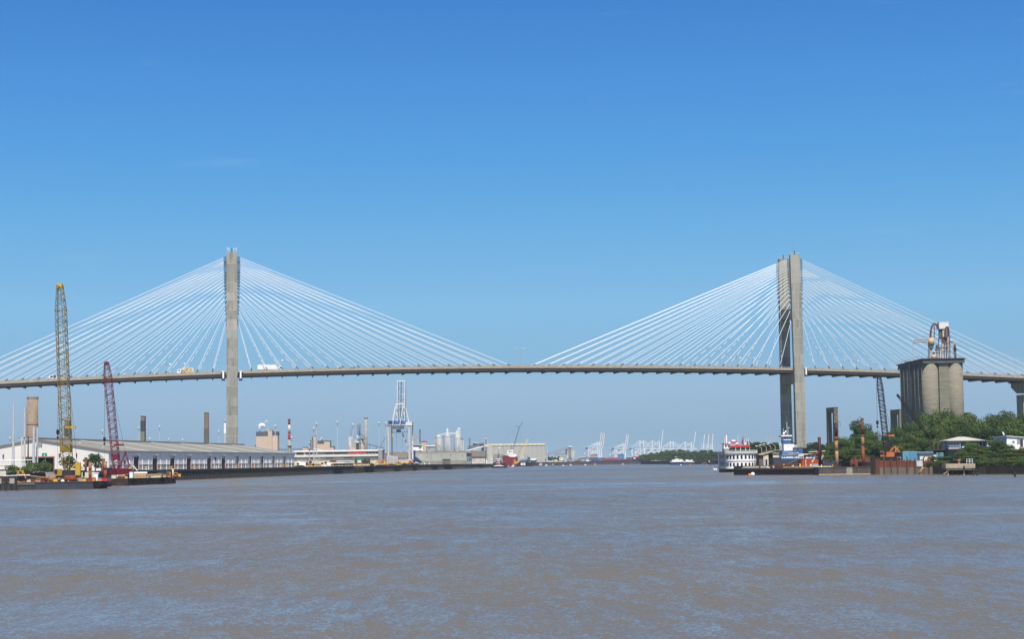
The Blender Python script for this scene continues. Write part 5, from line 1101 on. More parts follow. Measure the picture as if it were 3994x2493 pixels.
for px in (1937, 1942, 1947): f.box('stanchion', px, px + 2, 1803, 1809, .8, 1, white)
f.beam('mast', (1943, 1765), (1943, 1791), 1.8, black, 3); f.beam('crosstree', (1938, 1779), (1948, 1779), 1, black, 3); f.beam('funnel', (1950, 1786), (1950, 1802), 3, black, 4)
# jetties, frames, small craft
f = Fr('dark_jetty', 'dark steel mooring framework between the tug and the red ship', 'jetty', 1945, 1720, 0)
for px in range(1925, 1964, 5): f.beam('post', (px, 1772 + (px % 3) * 3), (px, 1818), 1.6, hull_b, (px % 4))
for y in (1775, 1784, 1794, 1804): f.beam('rail', (1923, y), (1964, y), 1.3, hull_b)
f = Fr('white_platform', 'white railed loading platform left of the tug', 'platform', 1906, 1690, 3)
f.box('deck', 1890, 1920, 1808, 1810, 0, 6, white_w)
for px in range(1890, 1920, 4): f.beam('stanchion', (px, 1800), (px, 1809), .9, white)
f.box('gangway', 1900, 1921, 1785, 1787, 0, 3, cream); f.beam('post', (1918, 1785), (1918, 1812), 1.4, white)
for i, (px, w_, Y, hull, top, lab) in enumerate(((1984, 14, 1850, hull_b, white, 'small dark workboat with a white cabin right of the tug'), (2050, 62, 2050, hull_b, white, 'long low black barge with a white deckhouse'), (2003, 22, 1950, white_w, white, 'white launch beneath the yellow boom'),
        (2110, 36, 2250, hull_b, white, 'black barge with a white hut before the grey block'), (2131, 12, 2240, white_w, white, 'white boat left of the sugar terminal'), (2157, 14, 2300, hull_b, white, 'dark boat with a white cabin below the conveyors'), (2175, 12, 2330, hull_b, white, 'small dark boat under the white gabled office'), (2197, 8, 2100, white, white, 'tiny white boat on open water before the terminal'),
        (2283, 9, 2200, white, white, 'white two-decked launch before the port'), (2430, 14, 2150, orange, white, 'orange hulled workboat with a white cabin before the port'), (2321, 16, 2150, rust_l, cream, 'low tan raft left of mid port water'), (2226, 10, 2280, white, white, 'white boat right of the sugar terminal'))):
    f = Fr('workboat' if i != 1 else 'deck_barge', lab, 'boat', px, Y, 0, 0); W_ = px2m(w_, Y); hh = .06 * W_ + .35; ch_ = min(2.2, W_ * .34)
    m = MB(); m.ext([(-W_ * .46, 0, -.3), (W_ * .46, 0, -.3), (W_ * .52, 0, hh), (-W_ * .52, 0, hh)], (0, 4, 0)); part('hull', m, hull, f.o)
    m = MB(); m.box(-W_ * .2, W_ * .12, .5, 3.5, hh, hh + ch_) if w_ < 40 else m.box(-W_ * .3, -W_ * .02, .5, 3.5, hh, hh + 2.6); cb = part('cabin', m, top, f.o)
    m = MB(); m.box(-W_ * .2, W_ * .1 if w_ < 40 else -W_ * .1, .4, .5, hh + ch_ * .5, hh + ch_ * .8); part('window', m, dark, cb)
    m = MB(); m.cyl((0, 2, hh), (0, 2, hh + ch_ * 1.7), .06, n=5); part('mast', m, grey, f.o)
# ---- sugar terminal with conveyors
f = Fr('bulk_terminal', 'rusty bulk terminal with a long inclined conveyor and trussed tower', 'terminal', 2190, 2350)
rp = mat('rust_pink', (.30, .20, .17), .85, .25, .1)
f.beam('conveyor', (2129, 1771), (2222, 1745), 2.2, rp); f.beam('conveyor', (2129, 1775), (2214, 1753), 1.8, rp, 3)
f.box('transfer_tower', 2206, 2215, 1752, 1775, 0, 8, plant_d); f.box('tall_tower', 2218, 2228, 1743, 1790, -2, 6, rp); f.box('tower_head', 2218, 2230, 1741, 1746, -3, 6, white_w)
f.box('truss', 2163, 2208, 1768, 1770, 0, 3, rp); f.box('truss', 2163, 2208, 1774, 1775.5, 0, 3, rp)
for k in range(9): f.beam('truss_brace', (2164 + k * 5, 1769), (2169 + k * 5, 1775), 1, rp)
for px in (2214, 2222, 2230, 2236): f.beam('leg', (px, 1760), (px, 1800), 2, white_w)
f.box('stacked_floor', 2229, 2243, 1760, 1764, 0, 6, cream); f.box('stacked_floor', 2229, 2244, 1768, 1771, 0, 6, cream); f.box('stacked_floor', 2229, 2242, 1776, 1779, 0, 6, cream); f.beam('floor_post', (2236, 1760), (2236, 1790), 3, rp, 3)
f.box('support', 2136, 2139, 1771, 1790, 0, 2, plant_d); f.box('hopper', 2126, 2136, 1776, 1786, 0, 6, tan)
f.box('platform', 2205, 2234, 1785, 1788, -2, 6, cream)
for i, (x0, x1, y0, m_, gab, lab) in enumerate(((2136, 2155, 1788, white_w, 0, 'pale green-white shed below the inclined conveyor'), (2160, 2178, 1782, cream, 1, 'cream gabled house below the truss'), (2180, 2200, 1781, cream, 0, 'cream block beside the white gabled office'), (2181, 2201, 1791, white, 1, 'bright white gabled office on the shore'), (2198, 2210, 1784, lgrey, 0, 'grey block beneath the terminal tower'), (2212, 2232, 1790, grey, 0, 'grey shed under the terminal platform'))):
    Y = 2330 - i * 6; f = Fr('shore_building', lab, 'building', (x0 + x1) / 2, Y); m = MB()
    if gab: m.ext([(f.x(x0), 0, 0), (f.x(x1), 0, 0), (f.x(x1), 0, f.z(y0 + 5)), (0, 0, f.z(y0)), (f.x(x0), 0, f.z(y0 + 5))], (0, 10, 0))
    else: m.box(f.x(x0), f.x(x1), 0, 10, 0, f.z(y0))
    wl = part('wall', m, m_, f.o)
    for k in range(2): f.box('window', x0 + 4 + k * 8, x0 + 6 + k * 8, y0 + 8, y0 + 13, -.2, 0, dark, wl)
    f.box('roof_edge', x0 - .5, x1 + .5, y0 + (5 if gab else 0) - .8, y0 + (5 if gab else 0) + .4, -.6, 10, lgrey)
o = thing('black_quay', 'low black quay line along the far shore below the terminal', 'quay', at(2200, 2420, 0)); m = MB(); m.box(px2m(-100, 2400), px2m(290, 2400), 0, 3, -.5, 3.3); part('wall', m, mat('far_quay', (.055, .055, .065), .8, .3, .2), o)
for i, (px, h0, Y) in enumerate(((2146, 1790, 2300), (2154, 1788, 2310), (2140, 1795, 2290), (2165, 1796, 2290), (2176, 1797, 2295), (2123, 1797, 2260))):
    solo('dark_tree', 'small dark tree among the terminal sheds, %s of six from the left' % ('third', 'fourth', 'second', 'fifth', 'sixth', 'first')[i], 'tree', crown(random.Random(60 + i), 3.2, 5, 1.5, 260, .6, 6)[0], TD, at(px, Y, QZ), 0, 'dark trees on the terminal shore')
# ================================================================ container port far upriver
pw = mat('port_white', (.60, .62, .64), .6, .05, .1); pblue = mat('port_blue', (.09, .17, .34), .6, .1, .1)
def sts_open(px, Y, ybeam, ytop, boomtop, mirror=1, bpx=24, label=''):
    """ship-to-shore crane seen from the side, seaward leg at column px"""
    f = Fr('container_crane', label, 'crane', px, Y, QZ, 0, 'container cranes of the far port'); s = mirror; k = 2900 / Y
    def bm(n_, a, b_, w_, m_=pw, d=0, par=None): return f.beam(n_, (px + a[0] * s * k, a[1]), (px + b_[0] * s * k, b_[1]), w_, m_, d, par)
    for d in (0, 16):
        bm('leg', (0, ybeam), (0 + 2, 1803), 2.4, d=d); bm('leg', (-33, ybeam), (-32, 1803), 2.4, d=d)
        bm('diagonal', (-32, 1778), (-2, ybeam + 3), 1.7, d=d); bm('portal_beam', (-33, 1781), (0, 1781), 2.2, d=d)
    bm('girder', (-52, ybeam), (0, ybeam), 2.6, d=6); bm('girder', (-52, ybeam + .5), (0, ybeam + .5), 2.6, d=10)
    bm('apex', (0, ybeam), (0, ytop), 2.4, d=3); bm('apex', (0, ybeam), (0, ytop), 2.4, d=13)
    bm('backstay', (-1, ytop + 1), (-34, ybeam - 2), 1.3, d=3); bm('backstay', (-1, ytop + 3), (-52, ybeam - 1), 1.1, d=13)
    h = MB(); h.box(f.x(px - 46 * s * k), f.x(px - 33 * s * k), 4, 12, f.z(ybeam + 2), f.z(ybeam - 5)); part('machinery_house', h, pblue, f.o)
    bm('counter_jib', (-72 + 18, ybeam + 1.5), (-46, ybeam + 1.5), 3.6, plant_d, 8)
    if boomtop: 
        bm('boom', (6, ybeam + 2), (6 + boomtop[0], boomtop[1]), 3.0, d=6); bm('boom', (8.2, ybeam + 2), (8.2 + boomtop[0], boomtop[1]), 1.6, plant_d, 10); bm('boom_tip', (5 + boomtop[0], boomtop[1]), (9.5 + boomtop[0], boomtop[1]), 2.2, plant_d, 8)
    else:
        bm('boom', (0, ybeam), (52, ybeam), 2.4, d=6); bm('forestay', (1, ytop + 1), (30, ybeam - 1), 1.1, d=5); bm('forestay', (1, ytop + 1), (50, ybeam - 1), 1.1, d=11)
    bm('trolley', (-20, ybeam + 3), (-12, ybeam + 3), 2.4, plant_d, 8)
    return f
ords = ('first', 'second', 'third', 'fourth', 'fifth', 'sixth', 'seventh', 'eighth')
for i in range(3): sts_open(2331 + i * 7.2, 2750 + i * 60, 1749.5, 1723.5 + i, (10, 1686 + i * .6), 1, label='white container crane with raised boom, %s of the three in the left group' % ords[i])
for i in range(2): sts_open(2432 + i * 7, 2850 + i * 60, 1752, 1729.5 + i, (9.5, 1693 + i * .5), 1, label='white container crane with raised boom, %s of the pair left of the wooded point' % ords[i])
for i, (px, yt) in enumerate(((2498, 1718), (2512.5, 1718.5), (2546.5, 1719), (2573, 1720), (2616.5, 1722), (2628, 1722), (2674, 1724), (2699, 1725))):
    sts_open(px, 2950 + i * 45, 1752.5, yt, (11, 1677.5) if i == 3 else ((14, 1683) if i == 7 else None), 1, label='container crane with %s boom behind the wooded point, %s from the left' % ('raised' if i in (3, 7) else 'lowered', ords[i]))
for i, px in enumerate((2743, 2760, 2776)):
    f = Fr('container_crane', 'distant narrow container crane with raised boom, %s of three beyond the wooded point' % ords[i], 'crane', px, 3400, QZ, 0, 'container cranes of the far port')
    f.beam('boom', (px, 1752), (px + 7, 1694 - i * 2), 3.2, pw); f.beam('boom', (px + 2.6, 1752), (px + 9.4, 1694 - i * 2), 1.8, plant_d, 3); f.beam('boom_tip', (px + 5, 1694 - i * 2), (px + 11, 1694 - i * 2), 2, plant_d, 1)
    for a in (-5, 4): f.beam('leg', (px + a, 1730), (px + a, 1790), 2, pw, 2)
    f.beam('girder', (px - 14, 1754), (px + 8, 1754), 2.5, pw, 2)
for i, (px, yt) in enumerate(((3001, 1703), (3016, 1704), (3030, 1704))):
    f = Fr('container_crane', 'thin leaning crane boom above the dark trees left of the tow boat, %s of three' % ords[i], 'crane', px - 15, 3000, QZ, 0, 'crane booms above the dark trees')
    f.beam('boom', (px - 18, 1732), (px, yt), 1.6, lgrey); f.beam('boom', (px - 14, 1732), (px + 2, yt + 2), 1.2, grey, 4); f.beam('boom_tip', (px - 1, yt), (px + 4, yt), 2, grey); f.beam('leg', (px - 18, 1730), (px - 22, 1790), 2, lgrey)
    for k in range(4): f.beam('brace', (px - 16 + k * 4, 1729 - k * 6.5), (px - 11 + k * 4, 1727 - k * 6.5), .8, lgrey, 1)
# container stacks: colours seen in the photograph
cc = [mat('box_maroon', (.22, .05, .08), .7, .15, .2), mat('box_rose', (.34, .09, .15), .7, .15, .2), mat('box_blue', (.07, .11, .24), .7, .15, .2), mat('box_slate', (.17, .20, .26), .7, .15, .2), mat('box_white', (.55, .56, .57), .7, .1, .2), mat('box_brown', (.20, .11, .09), .7, .15, .2)]
cn_ = ['maroon', 'rose red', 'blue', 'slate', 'white', 'brown']
rnd = random.Random(11); boxes = []
proto = {}
for k in range(6):
    pass
cnum = {}
def container(k, loc, where):
    if k not in proto:
        o = thing('shipping_container', '', 'container', loc, 0); m = MB(); m.box(-6.1, 6.1, 0, 2.45, 0, 2.6); part('body', m, cc[k], o); m = MB()
        m.box(-6.12, -5.8, -.04, 0, 0, 2.6); m.box(5.8, 6.12, -.04, 0, 0, 2.6); m.box(-6.1, 6.1, -.04, 0, 2.45, 2.62); part('frame', m, cc[k], o); proto[k] = o
    else: o = copy_tree(proto[k], None, loc)
    cnum[(k, where)] = cnum.get((k, where), 0) + 1; o['label'] = '%s container %s, %s of that colour from the left' % (cn_[k], where, QO[cnum[(k, where)] - 1]); o['group'] = cn_[k] + ' containers in the port yard ' + where
    return o
for (a, b_, lv, pal, where) in ((2296, 2335, 2, (2, 3, 2), 'under the left crane group'), (2362, 2404, 2, (0, 1, 0, 5), 'between the two crane groups'), (2404, 2432, 2, (0, 5, 3), 'left of the crane pair'), (2448, 2472, 2, (0, 5, 0, 2), 'left of the navy ship'), (2250, 2296, 2, (3, 4, 5), 'right of the terminal')):
    px = a
    while px < b_:
        n_ = rnd.randint(max(1, lv - 2), lv)
        for l in range(n_): container(pal[rnd.randrange(len(pal))], at(px, 2690, QZ + l * 2.62), where)
        px += 32.5 * 1.0 if False else 12.4 * F / 2690 * .405
for i, (x0, x1, y0, y1, m_, lab) in enumerate(((2296, 2333, 1775, 1780, cc[5], 'brown container row high under the left crane group'), (2410, 2434, 1773, 1780, pblue, 'dark blue stack top beneath the crane pair'))):
    f = Fr('container_row', lab, 'containers', (x0 + x1) / 2, 2760); f.box('body', x0, x1, y0, None, 0, 10, m_); f.box('top_edge', x0, x1, y0 - 1, y0, -.5, 10, cc[3])
f = Fr('container_ship', 'navy blue ship hull with white and red upperworks half behind the wooded point', 'ship', 2482, 2620, 0)
m = MB(); X = f.x; Z = f.z
m.ext([(X(2474), 0, 0), (X(2530), 0, 0), (X(2530), 0, Z(1792)), (X(2474), 0, Z(1792)), (X(2469), 0, Z(1789))], (0, 26, 0)); part('hull', m, navy, f.o)
f.box('upper_deck', 2470, 2530, 1786, 1792, 1, 25, white_w); f.box('deck_cargo', 2474, 2520, 1781, 1786, 2, 24, redpaint); f.box('deck_cargo', 2468, 2474, 1783, 1789, 2, 24, plant_d)
f = Fr('white_ship', 'white ship superstructure glimpsed above the wooded point', 'ship', 2556, 2700, 0); f.box('hull', 2540, 2575, 1772, None, 0, 20, white); f.box('upper_deck', 2545, 2574, 1764, 1772, 2, 18, white); f.box('window_band', 2546, 2573, 1767, 1769, 1.7, 2, dark)
# distant sheds and low skyline left of the port
for i, (x0, x1, y0, m_, lab) in enumerate(((2236, 2262, 1788, lgrey, 'pale distant shed right of the terminal tower'), (2256, 2284, 1785, white_w, 'white distant shed before the left crane group'), (2272, 2300, 1783, grey, 'grey distant shed under the crane jib end'), (2286, 2296, 1791, white, 'small bright white gatehouse on the far quay'), (2340, 2364, 1786, plant_d, 'slate shed behind the raised boom legs'), (2444, 2468, 1784, lgrey, 'pale shed behind the crane pair'))):
    f = Fr('port_building', lab, 'building', (x0 + x1) / 2, 2900 if m_ is not white else 2600); f.box('wall', x0, x1, y0, None, 0, 20, m_); f.box('roof', x0 - .6, x1 + .6, y0 - 1.3, y0, -1, 21, white_w)
for i, px in enumerate((2281, 2308, 2380, 2392, 2416, 2466)):
    highmast(px, 1773 + (i % 3) * 2, 2800, 'distant port mast light, %s from the left between the container cranes' % ords[i])
# buoys / mooring buoys
for i, (px, py, m_, r, lab) in enumerate(((2936, 1854, white, .75, 'white round mooring buoy below the riverboat'), (2924, 1857, orange, .6, 'orange buoy beside the white one below the black barge'), (2786, 1834, white, .55, 'white buoy at the riverboat stern, left one'), (2793.5, 1834, white, .55, 'white buoy at the riverboat stern, right one'), (2782, 1828.5, orange, .6, 'orange buoy above the two white ones by the riverboat'), (2692, 1815.5, orange, .7, 'tiny orange channel buoy before the wooded point'), (2656, 1816, white, .7, 'tiny white buoy below the moored ships'), (2756, 1813, orange, .7, 'tiny orange buoy near the island jetty'))):
    g = G(px, py, 0); o = thing('buoy', lab, 'buoy', g); m = MB(); m.smooth = True; m.ball((0, 0, r * .35), r, 12); part('float', m, m_, o); m = MB(); m.cyl((0, 0, r * 1.2), (0, 0, r * 1.5), r * .2, n=6); part('ring', m, dark, o)
# ================================================================ right shore
ORD = ['first', 'second', 'third', 'fourth', 'fifth', 'sixth', 'seventh', 'eighth', 'ninth', 'tenth', 'eleventh', 'twelfth', 'thirteenth', 'fourteenth', 'fifteenth', 'sixteenth', 'seventeenth', 'eighteenth', 'nineteenth', 'twentieth'] + ['twenty-' + s for s in ('first', 'second', 'third', 'fourth', 'fifth', 'sixth', 'seventh', 'eighth', 'ninth')] + ['thirtieth'] + ['thirty-' + s for s in ('first', 'second', 'third', 'fourth', 'fifth', 'sixth', 'seventh', 'eighth', 'ninth')]
def text(parent, s, loc, size, m_, vertical=False, name='lettering'):
    cu = bpy.data.curves.new(name, 'FONT'); cu.body = '\n'.join(s) if vertical else s; cu.size = size; cu.align_x = 'CENTER'; cu.space_line = .82; cu.extrude = .02; cu.offset = .02 * size
    cu.materials.append(m_); t_ = bpy.data.objects.new('t', cu); COL.objects.link(t_); bpy.context.view_layer.update(); me = bpy.data.meshes.new_from_object(t_); bpy.data.objects.remove(t_)
    o = bpy.data.objects.new(name, me); COL.objects.link(o); o.location = loc; o.rotation_euler = (pi / 2, 0, 0); o.parent = parent; return o
# ---- riverboat
RB = at(2897.5, 765, 0); rbt = thing('riverboat', 'white three-deck passenger riverboat with rounded stern, dark arched windows and red bunting', 'riverboat', RB)
HWB, DEP, LEN = 6.75, 5.0, 34
def plan(hw, dep, y0=0, ln=LEN, n=26):
    P = []
    for i in range(n + 1):
        t_ = pi * i / n; P.append((-hw * cos(t_), y0 + dep - dep * sin(t_)))
    return P + [(hw, y0 + ln), (-hw, y0 + ln)]
m = MB(); m.prism(plan(HWB * .93, DEP, .8), -.5, 1.5); part('hull', m, hull_b, rbt)
m = MB(); m.prism(plan(HWB * 1.0, DEP, 0), 1.5, 2.3); part('guard_deck', m, white, rbt)
m = MB(); m.prism(plan(HWB * .985, DEP, .2), 2.3, 4.75); body1 = part('lower_saloon', m, white_w if False else white, rbt)
m = MB(); m.prism(plan(HWB * 1.01, DEP, 0), 4.75, 4.95); part('belt_line', m, mat('belt_rose', (.45, .30, .30)), rbt)
m = MB(); m.prism(plan(HWB * .985, DEP, .2), 4.95, 8.1); body2 = part('upper_saloon', m, white, rbt)
m = MB(); m.prism(plan(HWB * 1.06, DEP + .3, -.4, LEN + .4), 8.1, 8.35); part('promenade_deck', m, cream, rbt)
def arc_pt(hw, dep, t_, y0=.2): return Vector((-hw * cos(t_), y0 + dep - dep * sin(t_), 0))
def arch_windows(par, z0, z1, skip=()):
    for i in range(11):
        t_ = pi * (i + .8) / 12.0
        if i in skip: continue
        c = arc_pt(HWB * .985, DEP, t_); e = arc_pt(HWB * .985, DEP, t_ + .01) - arc_pt(HWB * .985, DEP, t_ - .01); e.normalize(); nn = Vector((e.y, -e.x, 0))
        if nn.y > 0 and t_ < pi / 2 and False: nn = -nn
        c = c + nn * .05; hw = .42; P = []
        for a, b_ in ((-hw, z0), (hw, z0), (hw, z1 - .2), (hw * .6, z1), (-hw * .6, z1), (-hw, z1 - .2)): P.append(c + e * a + Vector((0, 0, b_)))
        m = MB(); m.ext(P, nn * .05); w_ = part('window', m, glass, par)
arch_windows(body2, 5.75, 7.45); arch_windows(body1, 2.5, 4.05)
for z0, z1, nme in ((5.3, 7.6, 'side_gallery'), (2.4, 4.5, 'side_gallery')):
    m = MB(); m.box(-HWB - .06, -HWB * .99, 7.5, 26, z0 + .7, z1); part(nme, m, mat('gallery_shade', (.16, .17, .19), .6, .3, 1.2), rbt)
m = MB()
for k in range(18): m.box(-HWB - .14, -HWB - .02, 6 + k * 1.4, 6.12 + k * 1.4, 2.3, 8.0)
part('gallery_posts', m, lgrey, rbt)
m = MB(); pl = plan(HWB * 1.04, DEP, -.25)
for i, (a, b_) in enumerate(zip(pl[:-1], pl[1:])):
    m.beam((a[0], a[1], 9.45), (b_[0], b_[1], 9.45), .1); m.beam((a[0], a[1], 8.95), (b_[0], b_[1], 8.95), .05)
    m.beam((a[0], a[1], 8.35), (a[0], a[1], 9.45), .07); q = ((a[0] + b_[0]) / 2, (a[1] + b_[1]) / 2); m.beam((*q, 8.35), (*q, 9.4), .05)
m.beam((pl[-1][0], pl[-1][1], 9.45), (pl[0][0], pl[0][1], 9.45), .1)
part('deck_railing', m, white, rbt)
m = MB(); m.prism(plan(HWB * 1.03, DEP, -.2), 8.4, 9.0); part('rail_screen', m, mat('rail_net', (.50, .50, .47), .8, .3, 3), rbt)
fx = lambda px: D(px, 1750, 765).x - RB.x
m = MB(); m.box(fx(2856), fx(2928), 5, 16, 8.4, 10.9); part('lounge', m, mat('lounge_dark', (.06, .065, .07), .6, .4, 1), rbt)
m = MB(); m.box(fx(2852), fx(2929), 3.2, 17, 10.9, 11.1); rf = part('lounge_roof', m, white, rbt)
m = MB(); m.box(fx(2852), fx(2929), 3.1, 3.25, 10.75, 11.55)
part('red_fascia', m, redpaint, rf)
for px in (2873, 2892, 2912, 2928): m = MB(); m.cyl((fx(px), 3.3, 8.4), (fx(px), 3.3, 12.6 if px > 2900 else 10.9), .09, n=6); part('post', m, white, rbt)
m = MB(); m.box(fx(2831), fx(2875), 7, 14, 8.4, 10.3); part('pilot_base', m, mat('pilot_glass', (.22, .22, .22), .4, .2, 1), rbt)
m = MB(); m.box(fx(2831), fx(2873), 7, 13, 10.3, 12.4); ph = part('pilothouse', m, white, rbt)
for a, b_ in ((2836, 2842), (2846, 2849.5), (2851.5, 2854)): m = MB(); m.box(fx(a), fx(b_), 6.93, 7, 10.9, 11.9); part('window', m, glass, ph)
m = MB(); m.box(fx(2828), fx(2876), 6.5, 13.5, 12.4, 12.6); part('pilot_roof', m, redpaint, ph)
for i, (px, z, w_, m_) in enumerate(((2854, 12.9, 1.3, white), (2862, 13.3, 1.6, redpaint), (2869, 13.7, 1.7, white), (2876, 13.4, 1.5, redpaint), (2881, 12.7, 1.2, white), (2886, 12.0, 1.2, redpaint))):
    m = MB(); m.lathe([(w_ * .5, 0), (w_ * .62, .25), (w_ * .3, .8)], (fx(px), 6.4, z - .5), 10); part('bunting', m, m_, rbt)
m = MB(); m.cyl((fx(2843.5), 9, 12.4), (fx(2843.5), 9, 16.2), .35, n=10); part('funnel', m, white, rbt); m = MB(); m.beam((fx(2833), 9, 16.1), (fx(2854), 9, 16.1), .12); m.cyl((fx(2840), 9, 12.5), (fx(2840), 9, 16.2), .12, n=6); part('yard', m, grey, rbt)
for px, zt_ in ((2832, 15), (2885, 16.2), (2905.5, 15.6), (2910, 14.2), (2918, 14.6), (2926, 15)): m = MB(); m.cyl((fx(px), 5, 11), (fx(px), 5, zt_), .07, n=5); part('flagpole', m, dark if px == 2905.5 else white, rbt)
m = MB(); m.ext([(fx(2905), 5.05, 15.2), (fx(2898), 5.05, 12.6), (fx(2900), 5.05, 11.6), (fx(2905), 5.05, 13)], (0, .05, 0)); part('flag', m, maroon, rbt)
for px in (2914, 2922): m = MB(); m.ext([(fx(px - 3), 5, 12.8), (fx(px + 3), 5, 12.8), (fx(px + 3), 5, 11.8), (fx(px), 5, 12.2), (fx(px - 3), 5, 11.7)], (0, .05, 0)); part('flag', m, redpaint if px == 2922 else white_w, rbt)
m = MB(); m.box(-HWB * .93, -HWB * .5, 9, 11, 9.5, 10.0); part('life_raft', m, white, rbt)
for px in (2810, 2816, 2823): m = MB(); z = 2.0; m.ext([(-HWB - .1, 12 + (2823 - px) * 1.4, z), (-HWB - .1, 14 + (2823 - px) * 1.4, z), (-HWB - .1, 13 + (2823 - px) * 1.4, z - .6)], (-.05, 0, 0)); part('bunting', m, redpaint, rbt)
# ---- ramshackle hut
f = Fr('dockside_hut', 'ramshackle cream and rust hut with an open dark front behind the black barge', 'hut', 3005, 705, 2.4)
f.box('left_wall', 2960, 2977, 1772, 1816, 0, 8, mat('board_brown', (.13, .10, .075), .9, .4, .8, streak=True)); f.box('front_panel', 2976, 2993.5, 1776, 1793, -.5, 0, cream); f.box('front_panel', 2976, 2984, 1793, 1816, -.5, 0, lgrey); f.box('front_panel', 2991, 2996, 1766, 1816, -.4, 0, cream); d_ = f.box('doorway', 2984, 2991, 1793, 1816, -.35, 0, black)
f.box('dark_interior', 2996, 3018, 1768, 1816, .5, 6, black); f.box('right_panel', 3014, 3046, 1770, 1786, -.3, 4, cream); f.box('window', 3018, 3024, 1771, 1776, -.4, -.3, timber, None); f.box('lower_wall', 3018, 3046, 1786, 1800, 0, 4, rust_r)
m = MB(); m.ext([(f.x(2958), -1, f.z(1772)), (f.x(2995), -1, f.z(1765)), (f.x(3017), -1, f.z(1759)), (f.x(3017), -1, f.z(1761)), (f.x(2996), -1, f.z(1768)), (f.x(2974), -1, f.z(1776)), (f.x(2958), -1, f.z(1775))], (0, 8, 0)); part('roof', m, mat('hut_roof', (.42, .36, .26), .9, .25, 1.2, c2=(.25, .11, .06), c2amt=.45), f.o)
f.box('roof_edge', 3012, 3046, 1768, 1770, -.8, 4, white_w); f.beam('gangway_rail', (3017, 1757), (3050, 1758), 1.2, cream, -1); f.cyl('exhaust', 2966, 1746, 1765, 5, black, 2); f.cyl('exhaust', 3010, 1748, 1765, 4, rust, 2)
for k in range(7): f.beam('railing_post', (3018 + k * 4.5, 1758), (3018 + k * 4.5, 1769), .7, dark, -1)
for i, (px, yt, xr, lab) in enumerate(((2971, 1740, 2947, 'lowest'), (2989.5, 1736.5, 2961, 'second'), (3005.5, 1733, 2975, 'third'), (3023.5, 1730, 2992, 'tallest and rightmost'))):
    f = Fr('street_lamp', 'gooseneck street lamp behind the dockside hut, %s of four' % lab, 'street lamp', px, 760 + i * 12, 4.2, 0, 'gooseneck street lamps behind the hut')
    f.beam('pole', (px, yt + 8), (px, 1790), 1.4, lgrey); m = MB(); m.tube([(0, 0, f.z(yt + 8)), (f.x(px - 8), 0, f.z(yt + 3)), (f.x(xr + 8), 0, f.z(yt))], .08, 5); part('arm', m, lgrey, f.o); f.box('lamp_head', xr, xr + 9, yt - 1, yt + 1.2, -.3, .3, white)
# ---- tow boat
f = Fr('towboat', 'blue and white river towboat with a tall pilothouse moored behind the black barge', 'towboat', 3085, 680, 0)
shade_w = white
def deck(n_, x0, x1, y0, y1, d0, d1, m_, par=None): return f.box(n_, x0, x1, y0, y1, d0, d1, m_, par)
m = MB(); m.ext([(f.x(3016), 0, 0), (f.x(3116), 0, 0), (f.x(3116), 0, f.z(1792)), (f.x(3060), 0, f.z(1793)), (f.x(3030), 0, f.z(1790)), (f.x(3014), 0, f.z(1791))], (0, 9, 0)); part('hull', m, hull_g, f.o)
deck('hull_stripe', 3046, 3113, 1787.5, 1793.5, .5, 8.5, blue); lc = deck('lower_cabin', 3050, 3113, 1777, 1787.5, 1, 8, white)
for px in (3056, 3064, 3094, 3100): deck('window', px, px + 3, 1779, 1785, .9, 1, dark, lc)
deck('shade_band', 3050, 3114, 1772.5, 1777, .6, 8.2, grey); bb_ = deck('blue_deck', 3052, 3133, 1759, 1772.5, .8, 8, blue); deck('white_line', 3054, 3075, 1765, 1766, .72, .8, white, bb_)  # grey band below the blue deck is the deck's shade, put in as colour
text(bb_, 'GUARTT TWR', (f.x(3096), .7, f.z(1770.4)), .62, white)
uc = deck('upper_cabin', 3059, 3101, 1733, 1759, 1, 7, white); deck('upper_cabin', 3101, 3132, 1751, 1759, 1, 7, white); deck('vent_grille', 3112, 3116, 1753, 1758, .9, 1, dark, uc)
deck('boat_deck', 3094, 3133, 1746, 1751, .4, 7.5, mat('deck_slate', (.10, .10, .12), .7, .2, .8)); deck('hatch', 3105, 3112, 1736, 1747, 2, 4, lgrey)
deck('mast_house', 3058, 3088, 1718, 1732, 1.4, 6, blue); ph = deck('pilothouse', 3059, 3089, 1704, 1718, 1.2, 6, white)
for px in (3060, 3065, 3073, 3081): deck('window', px, px + 4.5, 1705.5, 1711, 1.1, 1.2, glass, ph)
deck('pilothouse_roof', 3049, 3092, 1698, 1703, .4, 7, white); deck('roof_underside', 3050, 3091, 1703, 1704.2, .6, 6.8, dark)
for px in (3053, 3056): f.beam('post', (px, 1702), (px, 1732), 1, dblue, 1)
deck('exhaust_housing', 3132, 3152, 1749, 1771, 1, 6, black)
f.beam('tall_mast', (3076.5, 1648), (3076.5, 1698), 1.2, white, 3); f.beam('whip_antenna', (3076.5, 1622), (3076.5, 1650), .4, lgrey, 3); f.beam('light_mast', (3082.5, 1664), (3083, 1698), 1.6, grey, 3); f.beam('crosstree', (3079, 1670), (3087, 1669), 1.4, white, 3)
m = MB(); m.smooth = True; m.ball((f.x(3062), 2, f.z(1691)), .5, 10); part('searchlight', m, white, f.o); m = MB(); m.smooth = True; m.ball((f.x(3069), 2, f.z(1684)), .38, 10); part('radar_dome', m, white, f.o); f.beam('dome_stand', (3069, 1684), (3069, 1698), 1, black, 2)
for px in (3040, 3047): f.beam('ladder_rail', (px, 1728), (px + 2, 1756), 1, white, -.5)
for k in range(7): f.beam('ladder_rung', (3040.5 + k * .25, 1730 + k * 4), (3047.5 + k * .25, 1730 + k * 4), 1, white, -.5)
m = MB(); m.tube([(f.x(3105), 1, f.z(1746)), (f.x(3106), 1, f.z(1738)), (f.x(3113), 1, f.z(1738))], .07, 5); part('davit', m, white, f.o)
